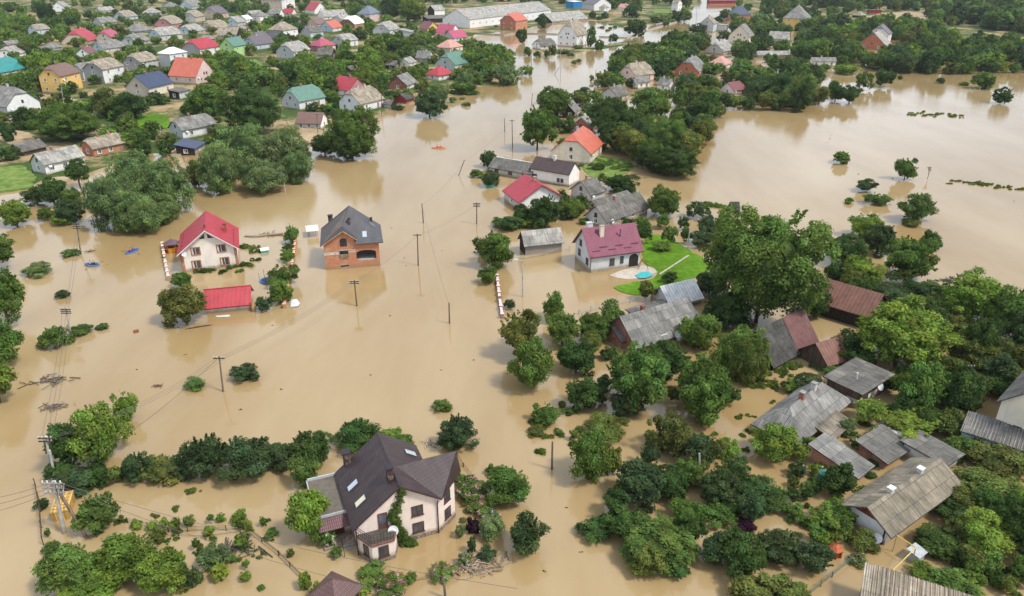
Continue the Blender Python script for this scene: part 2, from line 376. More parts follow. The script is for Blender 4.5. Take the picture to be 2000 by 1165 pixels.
sheet('dirt_road', [(0,252),(60,262),(70,280),(20,285),(0,275)], M['road'], .5, 'bare muddy garden patch behind the white cottage')
sheet('dirt_road', [(1690,34),(1720,27),(1800,24),(1812,46),(1775,44),(1720,40)], M['road'], .5, 'brown bare field among the far trees')
# ------------------------------------------------------------------ houses
CR = dict(slate=(.27,.265,.25), sl=(.40,.385,.355), tan=(.37,.32,.25), lichen=(.27,.235,.18), dk=(.10,.098,.092), mid=(.19,.18,.165), red=(.43,.034,.05), orange=(.56,.14,.085), mag=(.45,.075,.14),
    maroon=(.20,.06,.065), brown=(.20,.115,.09), navy=(.04,.06,.12), green=(.11,.23,.175), teal=(.03,.27,.26), white=(.75,.74,.72), purple=(.20,.035,.075), pink=(.58,.30,.24),
    rust=(.19,.09,.065), plum=(.14,.115,.13), blue=(.02,.20,.55), dkbrown=(.075,.05,.047), choc=(.052,.034,.036), char=(.075,.075,.088), steel=(.16,.20,.27), palegreen=(.5,.62,.55))
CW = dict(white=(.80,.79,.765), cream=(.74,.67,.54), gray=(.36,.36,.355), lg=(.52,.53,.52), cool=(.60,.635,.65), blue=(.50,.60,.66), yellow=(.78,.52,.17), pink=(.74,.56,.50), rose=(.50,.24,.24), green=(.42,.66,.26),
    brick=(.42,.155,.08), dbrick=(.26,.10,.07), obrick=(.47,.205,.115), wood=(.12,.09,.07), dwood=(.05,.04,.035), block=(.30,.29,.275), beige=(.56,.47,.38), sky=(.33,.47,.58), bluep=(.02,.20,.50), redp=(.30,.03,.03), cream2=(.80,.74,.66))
ROOFMAT = {k: 'metal' for k in ('red','orange','mag','maroon','navy','green','teal','purple','pink','plum','blue','choc','char','steel','brown','palegreen','white')}
ROOFMAT.update(rust='tin', white='tin', blue='tin', dkbrown='metal')
def wall_mat(k): return M['brick'] if 'brick' in k else M['wood'] if 'wood' in k else M['plaster']
WINC = {}
def window_mesh(kind):
    """a window about 1.2 m wide and 1.3 m high: frame with mullion, and its pane"""
    if kind in WINC: return WINC[kind]
    fc, w, h = dict(white=((.78,.78,.76), 1.2, 1.3), brown=((.10,.045,.03), 1.2, 1.3), dark=((.06,.05,.045), .8, .9), orange=((.40,.17,.09), 1.45, 1.5), red=((.18,.03,.03), 1.2, 1.3))[kind]
    f = MB(); t = .09; m = M['paint']
    f.box((-w/2,-.07,0),(-w/2+t,.03,h), m, fc); f.box((w/2-t,-.07,0),(w/2,.03,h), m, fc)
    f.box((-w/2+t,-.07,h-t),(w/2-t,.03,h), m, fc); f.box((-w/2+t,-.07,0),(w/2-t,.03,t), m, fc)
    f.box((-.035,-.06,t),(.035,.02,h-t), m, (.7,.7,.68) if kind == 'orange' else fc); f.box((-w/2-.08,-.13,-.07),(w/2+.08,.03,-.005), m, fc)
    if kind == 'orange': f.box((-w/2-.12,-.04,-.12),(-w/2-.003,.03,h+.12), m, fc); f.box((w/2+.003,-.04,-.12),(w/2+.12,.03,h+.12), m, fc); f.box((-w/2,-.04,h+.003),(w/2,.03,h+.12), m, fc)
    fo = f.build('window'); p = MB(); p.face([(-w/2+t,-.035,t),(w/2-t,-.035,t),(w/2-t,-.035,h-t),(-w/2+t,-.035,h-t)], M['glass'], (.055,.062,.07))
    if kind in ('orange', 'white'): p.face([(-w/2+t,-.037,t),(-w/2+t+.26,-.037,t),(-w/2+t+.2,-.037,h-t),(-w/2+t,-.037,h-t)], M['paint'], (.6,.6,.57))
    po = p.build('pane'); WINC[kind] = (fo.data, po.data, w, h)
    bpy.data.objects.remove(fo); bpy.data.objects.remove(po); return WINC[kind]
def add_window(root, kind, x, y, z, face, sx=1.0, sz=1.0, pane=True):
    """face: rotation about z of the wall's outward -y; root: parent"""
    me, pm, w, h = window_mesh(kind)
    o = link('window', me, root, (x, y, z), face); o.scale = (sx, 1, sz)
    p = link('pane', pm, o); return o
def roof_geo(A, B, h, rise, ov, og, hip):
    """ridge along a (0..A), eaves at b=0 and B: top faces, outline of the end walls"""
    k = hip; rs = rise / (B / 2.0); zb = lambda b_: h + rs * (b_ if b_ <= B / 2 else B - b_)
    zr = h + rise
    if k >= 1: bk = -ov; inset = min(B / 2 * .95, A * .48); e = ov
    else: bk = (1 - k) * B / 2; inset = k * B / 2 * .9; e = og
    r0 = (inset - e if k < 1 and k > 0 else (-e if k == 0 else inset), B / 2, zr); r1 = (A - r0[0], B / 2, zr)
    F = []
    lo = [(-e, -ov, zb(0) - ov * rs), (A + e, -ov, zb(0) - ov * rs)]; hi = [(A + e, B + ov, lo[0][2]), (-e, B + ov, lo[0][2])]
    if k == 0:
        F = [[lo[0], lo[1], r1, r0], [hi[0], hi[1], r0, r1]]
    elif k < 1:
        zk = zb(bk); a = (-e, bk, zk); c = (-e, B - bk, zk); a1 = (A + e, bk, zk); c1 = (A + e, B - bk, zk)
        F = [[lo[0], lo[1], a1, r1, r0, a], [hi[0], hi[1], c, r0, r1, c1], [c, a, r0], [a1, c1, r1]]
    else:
        F = [[lo[0], lo[1], r1, r0], [hi[0], hi[1], r0, r1], [hi[1], lo[0], r0], [lo[1], hi[0], r1]]
    if k == 0: end = [(0, h), (B / 2, zr), (B, h)]
    elif k < 1: end = [(0, h), (bk, zb(bk)), (B - bk, zb(bk)), (B, h)]
    else: end = [(0, h), (B, h)]
    return F, end, (r0, r1)
def auto_yaw(C, xL, xR, typ):
    """turn of a house from how much of each face shows"""
    X, Y = gp(*C); az = math.degrees(math.atan2(Y, X)); k = .83 if typ[0] == 'r' else 1.25
    pr, pl = max(xR - C[0], 1.0), max(C[0] - xL, 1.0)
    if pr > 2.2 * pl: k *= 1.25
    return az - math.degrees(math.atan(pr / (pl * k)))
HOUSES = []   # for labels, tree spacing
def fit(C, xL, xR, yE, yaw):
    X, Y = gp(*C); ex = (math.cos(yaw), math.sin(yaw)); ey = (-ex[1], ex[0])
    def solve(d, x):
        lo, hi = .3, 90.0; sgn = 1 if x > C[0] else -1
        for _ in range(40):
            m = (lo + hi) / 2; q = pj(X + d[0] * m, Y + d[1] * m, 0)[0]
            if (q - x) * sgn < 0: lo = m
            else: hi = m
        return lo
    return X, Y, max(1.5, solve(ex, xR)), max(1.5, solve(ey, xL)), max(1.2, zsolve(X, Y, yE))
def register(root, name, short, bbox, ground, R_):
    HOUSES.append(dict(o=root, short=short, bbox=bbox, g=ground, r=R_, name=name))
def house(C, xL, xR, yE, yaw, typ, rise, roof, wr, wl=None, wins=(2, 1, 1, 1), label='', name='house', cat='house', ch=1, wk='white', ov=.45, og=.35, hip=None, z0=-.6, W=None, D=None, H=None, chc=None, door=True, sunk=0):
    if C[1] < 346 and 8 < yaw and D is None: yaw = auto_yaw(C, xL, xR, typ)
    yaw = R(yaw); X, Y, fw, fd, fh = fit(C, xL, xR, yE, yaw)
    W = W or fw; D = D or fd; H = H or fh
    short, _, rest = label.partition('|'); lm = not short.startswith('~'); short = short.lstrip('~')
    root = empty(name, (X, Y, 0), yaw); tag(root, (short + ' ' + rest).strip(), cat, 'village houses standing in the flood' if cat == 'house' else 'sheds and outbuildings in the flood')
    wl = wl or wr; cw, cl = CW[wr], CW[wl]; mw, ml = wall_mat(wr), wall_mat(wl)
    hipk = {'g': 0.0, 'h': .38, 'p': 1.0}.get(typ[1] if len(typ) > 1 else 'g', 0.0) if hip is None else hip
    t = typ[0]; rc = CR[roof]; rm = M[ROOFMAT.get(roof, 'slate')]
    wb = MB(); rb = MB(); ridge = None
    if t in 'lr':
        A, B = (W, D) if t == 'l' else (D, W)
        rise = (rise or .36) * B
        F, end, rd = roof_geo(A, B, H, rise, ov, og, hipk)
        T = (lambda p: p) if t == 'l' else (lambda p: (W - p[1], p[0], p[2]))
        # t == 'r': a runs along +y, b from the right end to the left
        F = [[T(p) for p in f] for f in F]; rd = [T(p) for p in rd]
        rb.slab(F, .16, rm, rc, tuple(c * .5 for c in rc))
        zt = .02
        for a_, flip in ((0, False), (A, True)):
            pts = [(a_, 0, z0)] + [(a_, q, z - zt) for q, z in end] + [(a_, B, z0)]
            low = [(a_, 0, z0), (a_, 0, H - zt), (a_, B, H - zt), (a_, B, z0)]; up = [(a_, q, z - zt) for q, z in end]
            m_, c_ = (ml, cl) if t == 'l' else (mw, cw)
            for poly in ([low, up] if hipk < 1 else [low]):
                P = [T(p) for p in poly]
                if flip: P = P[::-1]
                P = P[::-1]
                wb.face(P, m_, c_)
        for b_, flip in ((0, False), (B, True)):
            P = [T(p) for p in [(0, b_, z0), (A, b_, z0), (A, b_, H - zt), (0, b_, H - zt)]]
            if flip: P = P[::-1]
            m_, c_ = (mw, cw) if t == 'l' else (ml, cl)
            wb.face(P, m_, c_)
        zr = H + rise; ridge = rd
    else:
        rise = (rise or .1); zr = H + rise * (D if t == 'm' else W)
        if t == 'm': P = [(-og, -ov, H - rise * ov), (W + og, -ov, H - rise * ov), (W + og, D + ov, H + rise * (D + ov)), (-og, D + ov, H + rise * (D + ov))]; zc = [H, H, H + rise * D, H + rise * D]
        else: P = [(-ov, -og, H - rise * ov), (W + ov, -og, H + rise * (W + ov)), (W + ov, D + og, H + rise * (W + ov)), (-ov, D + og, H - rise * ov)]; zc = [H, H + rise * W, H + rise * W, H]
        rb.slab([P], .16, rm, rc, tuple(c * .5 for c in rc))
        q = [(0, 0), (W, 0), (W, D), (0, D)]
        for i in range(4):
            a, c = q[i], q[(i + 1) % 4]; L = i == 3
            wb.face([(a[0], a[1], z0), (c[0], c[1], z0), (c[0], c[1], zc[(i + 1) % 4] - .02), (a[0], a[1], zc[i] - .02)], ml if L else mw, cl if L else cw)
    wb.build('wall', root); ro = rb.build('roof', root)
    if ch and ridge:
        (ax, ay, az), (bx, by, bz) = ridge
        for k in range(ch):
            f = (.35, .72)[k] if ch > 1 else .42
            cx, cy = ax + (bx - ax) * f, ay + (by - ay) * f; s_ = .28 if D < 9 else .33
            c = MB(); cc = chc or random.choice([(.30, .13, .09), (.55, .52, .48), (.42, .2, .14)])
            c.box((cx - s_, cy - s_, zr - .8), (cx + s_, cy + s_, zr + .75), M['brick'] if cc[0] < .45 else M['plaster'], cc); c.box((cx - s_ - .07, cy - s_ - .07, zr + .753), (cx + s_ + .07, cy + s_ + .07, zr + .87), M['concrete'], (.3, .29, .28))
            c.build('chimney', ro)
    nR, nL, fl, gw = wins
    near = Y < 420
    for k in range(fl):
        fh_ = H / fl; zc = fh_ * k + fh_ * .5 - .62 * min(1, fh_ / 2.7) + (.1 if fl == 1 else 0)
        sz = min(1.0, fh_ / 2.4)
        for i in range(nR):
            x = W * (i + .5) / nR
            if k == 0 and i == nR - 1 and nR > 1 and door and fh_ > 1.9:
                d = MB(); d.box((x - .5, -.06, max(-.3, zc - .9)), (x + .5, .02, zc + 1.15), M['paint'], (.15, .07, .045) if wk != 'white' else (.3, .2, .15)); dd = d.build('door', root)
                if near:
                    d = MB(); d.box((x + .3, -.12, zc + .1), (x + .42, -.063, zc + .16), M['paint'], (.5, .5, .5)); d.build('handle', dd)
            else: add_window(root, wk, x, 0, zc, 0, 1, sz)
        for i in range(nL): add_window(root, wk, 0, D * (i + .5) / nL, zc, -math.pi / 2, 1, sz)
    if gw and t in 'lr' and hipk < 1:
        zz = H + .12
        s_ = min(1.0, (zr - H) * .45)
        if gw == 2: 
            for q in (-1, 1):
                if t == 'l': add_window(root, 'dark', 0, D / 2 + q * .8, zz, -math.pi / 2, 1, s_)
                else: add_window(root, 'dark', W / 2 + q * .8, 0, zz, 0, 1, s_)
        elif t == 'l': add_window(root, 'dark', 0, D / 2, zz, -math.pi / 2, 1, s_)
        else: add_window(root, 'dark', W / 2, 0, zz, 0, 1, s_)
    cx, cy = W / 2, D / 2; gx = X + cx * math.cos(yaw) - cy * math.sin(yaw); gy = Y + cx * math.sin(yaw) + cy * math.cos(yaw)
    pr = [pj(X + a * math.cos(yaw) - c * math.sin(yaw), Y + a * math.sin(yaw) + c * math.cos(yaw), z) for a in (0, W) for c in (0, D) for z in (.5 * H, zr)]
    register(root, name, short if lm else None, (min(p[0] for p in pr), min(p[1] for p in pr), max(p[0] for p in pr), max(p[1] for p in pr)), (gx, gy), max(W, D) * .5)
    return root, dict(X=X, Y=Y, W=W, D=D, H=H, zr=zr, yaw=yaw, roof=ro)
def part(root, name, fn, **k):
    b = MB(); fn(b); return b.build(name, root, **k)
def dish(root, x, y, z, rz=0.0, r=.45):
    """satellite dish: shallow bowl, rim and arm, on a wall bracket"""
    b = MB(); n = 14; c = (.74, .74, .73); m = M['paint']
    R0 = Matrix.Rotation(rz, 4, 'Z') @ Matrix.Rotation(R(62), 4, 'X')
    P = lambda q, t, dz: Vector((x, y, z)) + R0 @ Vector((math.cos(t) * r * q, math.sin(t) * r * q, dz))
    for i in range(n):
        t0, t1 = 2 * math.pi * i / n, 2 * math.pi * (i + 1) / n
        b.face([P(0, 0, 0), P(.55, t0, .05 * r), P(.55, t1, .05 * r)], m, c); b.face([P(.55, t0, .05 * r), P(1, t0, .2 * r), P(1, t1, .2 * r), P(.55, t1, .05 * r)], m, c)
        b.face([P(1, t1, .2 * r - .02), P(1, t0, .2 * r - .02), P(0, 0, -.03)], m, c)
    b.bar(P(.9, -1.57, .1 * r), P(.15, -1.57, .95 * r), .02, m, (.4, .4, .4)); b.bar(P(0, 0, -.03), P(0, 0, -.4), .04, m, (.3, .3, .3))
    return b.build('satellite_dish', root)
# ------------------------------------------------------------------ foliage: many small leaf faces in clumps, unit-sized, shared by trees of the same build
def rnd_dir(rs, n):
    v = rs.normal(size=(n, 3)); return v / np.linalg.norm(v, axis=1, keepdims=True)
def crown_arrays(seed, nl, K, leaf, style='round'):
    rs = np.random.RandomState(seed)
    # clump centres over a lumpy dome
    i = np.arange(K) + .5; ph = i * 2.39996; z = 1 - 2 * i / K
    c = np.stack([np.sqrt(1 - z * z) * np.cos(ph), np.sqrt(1 - z * z) * np.sin(ph), z], 1) + rs.normal(size=(K, 3)) * .16
    c /= np.linalg.norm(c, axis=1, keepdims=True)
    lob = 1 + .20 * np.sin(c[:, 0] * 3.1 + seed) + .17 * np.sin(c[:, 1] * 4.2 + seed * 2.3) + .10 * np.sin(c[:, 2] * 5 + seed * 1.7)
    rad = rs.uniform(.58, .80, K) * lob; inner = rs.rand(K) < .22; rad[inner] *= .55
    C = c * rad[:, None]; C[:, 2] = np.where(C[:, 2] < 0, C[:, 2] * .85, C[:, 2])
    cr = rs.uniform(.14, .40, K) * (30.0 / K) ** .30
    per = np.maximum(6, (nl * cr ** 2 / (cr ** 2).sum()).astype(int)); P = []; N = []; T = []
    for k in range(K):
        n = per[k]; d = rnd_dir(rs, n); out = C[k] / (np.linalg.norm(C[k]) + 1e-6)
        d = d + out * .55 + np.array([0, 0, .25]); d /= np.linalg.norm(d, axis=1, keepdims=True)
        r = cr[k] * rs.uniform(.35, 1.0, (n, 1)) ** .6 * rs.uniform(.9, 1.25, (n, 1)); p = C[k] + d * r * rs.uniform(.75, 1.35, 3) * np.array([1.05, 1.05, .85])
        if style == 'willow': p[:, 2] -= rs.rand(n) * .10
        tint = rs.uniform(.66, 1.36) ; warm = rs.uniform(-.12, .12)
        P.append(p); N.append(d * .75 + np.array([0, 0, .35]) + rs.normal(size=(n, 3)) * .42)
        j = rs.uniform(.72, 1.3, (n, 1)) * tint; T.append(np.hstack([j * (1 + warm), j, j * (1 - warm)]))
    if style == 'spiky':
        S = 34; d = rnd_dir(rs, S * 3); d = d[d[:, 2] > -.1][:S]
        for q in d:
            n = max(6, nl // 90); t = np.linspace(0, 1, n)[:, None]; base = q * rs.uniform(.55, .72); up = q * .45 + np.array([0, 0, .75]); up /= np.linalg.norm(up)
            p = base + up * t * rs.uniform(.3, .48) + rs.normal(size=(n, 3)) * .035 * (1.2 - t)
            P.append(p); N.append(rnd_dir(rs, n) + q * .5); j = rs.uniform(.6, 1.15, (n, 1)); T.append(np.hstack([j] * 3))
    if style == 'round':
        d = rnd_dir(rs, 60); d = d[d[:, 2] > -.45][:30]
        for q in d:
            n = max(5, nl // 420); t = np.linspace(0, 1, n)[:, None]; o = q + rs.normal(size=3) * .35 + np.array([0, 0, .3]); o /= np.linalg.norm(o)
            p = q * rs.uniform(.68, .86) + o * t * rs.uniform(.12, .30) + rs.normal(size=(n, 3)) * .03 * (1.3 - t)
            P.append(p); N.append(rnd_dir(rs, n) * .8 + np.array([0, 0, .5])); j = rs.uniform(.8, 1.35, (n, 1)); T.append(np.hstack([j] * 3))
    P = np.vstack(P); N = np.vstack(N); T = np.vstack(T); N /= np.linalg.norm(N, axis=1, keepdims=True)
    n = len(P); a = rnd_dir(rs, n)
    if style == 'willow': a = a * .5 + np.array([0, 0, -1.0])
    a -= N * (a * N).sum(1, keepdims=True); a /= np.linalg.norm(a, axis=1, keepdims=True) + 1e-9; bb = np.cross(N, a)
    s = leaf * rs.uniform(.65, 1.3, (n, 1)); wd = .42 if style in ('willow', 'spiky') else .62
    V = np.stack([P - a * s, P + bb * s * wd - N * s * .12, P + a * s, P - bb * s * wd - N * s * .12], 1)
    V[:, :, 2] = np.maximum(V[:, :, 2], -1.0)
    return V, T, P
def leaf_mesh(name, V, T, bloom=None, extra=None):
    n = len(V); me = bpy.data.meshes.new(name)
    me.vertices.add(n * 4); me.loops.add(n * 4); me.polygons.add(n)
    me.vertices.foreach_set('co', V.reshape(-1)); me.loops.foreach_set('vertex_index', np.arange(n * 4, dtype=np.int32))
    me.polygons.foreach_set('loop_start', np.arange(0, n * 4, 4, dtype=np.int32)); me.polygons.foreach_set('loop_total', np.full(n, 4, np.int32))
    me.update(calc_edges=True)
    ca = me.color_attributes.new('Col', 'FLOAT_COLOR', 'CORNER'); cc = np.ones((n, 4, 4)); cc[:, :, :3] = T[:, None, :]; ca.data.foreach_set('color', cc.reshape(-1))
    if bloom is not None:
        at = me.attributes.new('bloom', 'FLOAT', 'FACE'); at.data.foreach_set('value', bloom.astype(np.float32))
    me.materials.append(M['leaf']); return me
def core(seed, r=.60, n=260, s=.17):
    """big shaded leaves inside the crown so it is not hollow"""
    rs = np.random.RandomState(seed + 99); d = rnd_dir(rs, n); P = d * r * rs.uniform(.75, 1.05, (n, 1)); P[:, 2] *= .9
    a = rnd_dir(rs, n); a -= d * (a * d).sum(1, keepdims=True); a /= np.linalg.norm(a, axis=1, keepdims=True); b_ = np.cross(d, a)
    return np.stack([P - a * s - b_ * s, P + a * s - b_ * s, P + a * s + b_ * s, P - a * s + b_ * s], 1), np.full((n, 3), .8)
CROWN = {}
def crown(style, size, seed):
    key = (style, size, seed)
    if key in CROWN: return CROWN[key]
    nl, K, leaf = dict(X=(42000, 230, .026), L=(17000, 110, .041), M=(9000, 66, .054), S=(3600, 36, .080), T=(1100, 16, .13), F=(1700, 30, .115))[size]
    if style == 'willow': K = int(K * 1.6)
    if style == 'open': K = int(K * .55)
    st = {'open': 'round', 'flower': 'round', 'white': 'round'}.get(style, style)
    V, T, P = crown_arrays(seed * 13 + len(style) * 7 + ord(size), nl, K, leaf, st); bl = np.zeros(len(V))
    if style in ('flower', 'white'):
        rs = np.random.RandomState(seed); g = np.sin(P[:, 0] * 6 + seed) * np.sin(P[:, 1] * 6) + rs.normal(size=len(P)) * .5
        bl = ((g > .8) & (P[:, 2] > -.55)).astype(float)
        T[bl > 0] = np.where(rs.rand(int(bl.sum()))[:, None] < .75, (np.array([.42, .12, .19]) if style == 'flower' else np.array([.66, .62, .55])), np.array([.62, .42, .45])) * rs.uniform(.7, 1.2, (int(bl.sum()), 1))
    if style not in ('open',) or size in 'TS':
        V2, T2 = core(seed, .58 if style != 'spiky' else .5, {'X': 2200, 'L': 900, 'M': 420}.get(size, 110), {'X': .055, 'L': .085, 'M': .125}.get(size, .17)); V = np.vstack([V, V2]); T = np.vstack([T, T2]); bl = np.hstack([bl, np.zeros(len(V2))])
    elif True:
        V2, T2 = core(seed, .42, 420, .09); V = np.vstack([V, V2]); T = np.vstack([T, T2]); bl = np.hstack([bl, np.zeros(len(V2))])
    CROWN[key] = leaf_mesh('crown', V, T, bl); return CROWN[key]
TRUNK = {}
def trunk(seed):
    """tapered trunk and limbs reaching into a unit crown; foot at z=-1"""
    if seed in TRUNK: return TRUNK[seed]
    rs = random.Random(seed); b = MB(); c = (1, 1, 1)
    b.bar((0, 0, -1), (rs.uniform(-.05, .05), rs.uniform(-.05, .05), -.25), .085, M['bark'], c, 7, .06)
    for k in range(5):
        a = k * 1.257 + rs.uniform(-.3, .3); e = .42; z0 = -.38 + rs.uniform(-.15, .12)
        m = (math.cos(a) * e * .6, math.sin(a) * e * .6, z0 + .33); b.bar((0, 0, z0), m, .042, M['bark'], c, 5, .03)
        b.bar(m, (math.cos(a + .2) * e * 1.4, math.sin(a + .2) * e * 1.4, z0 + .75), .03, M['bark'], c, 5, .012)
    o = b.build('trunk'); TRUNK[seed] = o.data; bpy.data.objects.remove(o); return TRUNK[seed]
TINT = dict(d=(.050, .098, .018), m=(.092, .160, .022), l=(.130, .205, .018), y=(.160, .212, .018), w=(.125, .185, .056), b=(.058, .098, .032), p=(.035, .012, .022), o=(.115, .140, .024), r=(.13, .085, .045))
CNAME = dict(d='dark green', m='green', l='light green', y='yellow green', w='grey green', b='blue green', p='dark purple', o='olive green')
TREES = []
def plant(box, col, style='round', trunk_h=0.0, seed=None, label=None, name=None):
    """box: the plant's outline in the photo (pixels); gives it its own place, width and height in metres"""
    x0, y0, x1, y1 = box; xm, ym = (x0 + x1) / 2, (y0 + y1) / 2
    a = 1.5; r = 1.5
    for _ in range(12):
        zc = a * .86 + trunk_h; X, Y = gp(xm, ym, zc); d = Y * _c - (zc - CAM_H) * _s; s_ = FPX / d
        r = (x1 - x0) / 2 / s_; E_ = (y1 - y0) / 2 / s_; al = math.atan2(CAM_H - zc, Y)
        a = math.sqrt(max((E_ ** 2 - (r * math.sin(al)) ** 2), (.32 * r) ** 2)) / math.cos(al); a = max(.42 * r, min(a, 2.4 * r))
    return put_plant(X, Y, zc, r, a, col, style, trunk_h, seed, label, name)
def put_plant(X, Y, zc, r, a, col, style='round', trunk_h=0.0, seed=None, label=None, name=None, g0=0.0):
    tree = (zc + a - g0 > 3.3) if name is None else name == 'tree'
    TREES.append(dict(X=X, Y=Y, zc=zc, r=r, a=a, h=zc + a - g0, col=col, style=style, tree=tree, label=label, noun=name or ('tree' if tree else 'shrub'), seed=seed, g0=g0, k=len(TREES)))
    return TREES[-1]
def grow(t):
    X, Y, zc, r, a, col, style, g0, k = (t[q] for q in ('X', 'Y', 'zc', 'r', 'a', 'col', 'style', 'g0', 'k'))
    rs = random.Random(k * 31 + 7); tree = t['tree']; name = t['noun']
    seed = rs.randint(1, 3) if t['seed'] is None else t['seed']
    dist = math.hypot(X, Y); size = 'X' if r > 7 else 'L' if r > 3.6 else 'M' if r > 2.1 else 'S' if r > 1.0 else 'T'
    if dist > 330 and r < 8: size = 'F'
    elif dist > 200 and size == 'L': size = 'M'
    elif dist > 200 and size == 'M': size = 'S'
    if size in 'TS' and style == 'willow': style = 'round'
    root = empty(name, (X, Y, g0), rs.uniform(0, 6.28)) if tree else None
    cr_ = link('crown' if tree else name, crown(style, size, seed), root)
    f_ = .97 if style in ('round', 'flower', 'white') else 1.05
    cr_.scale = (r * f_, r * f_, a * f_); cr_.location = (0, 0, zc - g0) if tree else (X, Y, zc)
    if not tree: cr_.rotation_euler = (0, 0, rs.uniform(0, 6.28))
    c = TINT[col]; j = rs.uniform(.85, 1.18); cr_.color = (c[0] * j * rs.uniform(.92, 1.1), c[1] * j, c[2] * j * rs.uniform(.85, 1.15), 1)
    if tree:
        tr = link('trunk', trunk(rs.randint(1, 3)), root); H = zc - g0 + a * .3 + 1.0; tr.scale = (r * .9 if r < 4 else 3.0 + r * .1, r * .9 if r < 4 else 3.0 + r * .1, H / 1.35); tr.location = (0, 0, -1.0 + H / 1.35)
    t['o'] = root or cr_
def merge_plants(name, rows, label, per=1100, K=22, leaf=.14):
    """the many small far trees that read as one mass of green"""
    Vs = []; Ts = []; protos = [crown_arrays(700 + k, per, K, leaf, 'round')[:2] for k in range(5)]
    for t in rows:
        rs = random.Random(t['k'] * 31 + 7); V, T = protos[t['k'] % 5]; an = rs.uniform(0, 6.28); ca, sa = math.cos(an), math.sin(an); V = V.copy()
        x = V[:, :, 0] * ca - V[:, :, 1] * sa; y = V[:, :, 0] * sa + V[:, :, 1] * ca
        V[:, :, 0] = x * t['r'] * 1.06 + t['X']; V[:, :, 1] = y * t['r'] * 1.06 + t['Y']; V[:, :, 2] = V[:, :, 2] * t['a'] * 1.04 + t['zc']
        Vs.append(V); Ts.append(T * np.array(TINT[t['col']]) * rs.uniform(.85, 1.18))
    o = link(name, leaf_mesh(name, np.vstack(Vs), np.vstack(Ts))); o.color = (1, 1, 1, 1); return tag(o, label, None, None, 'stuff')

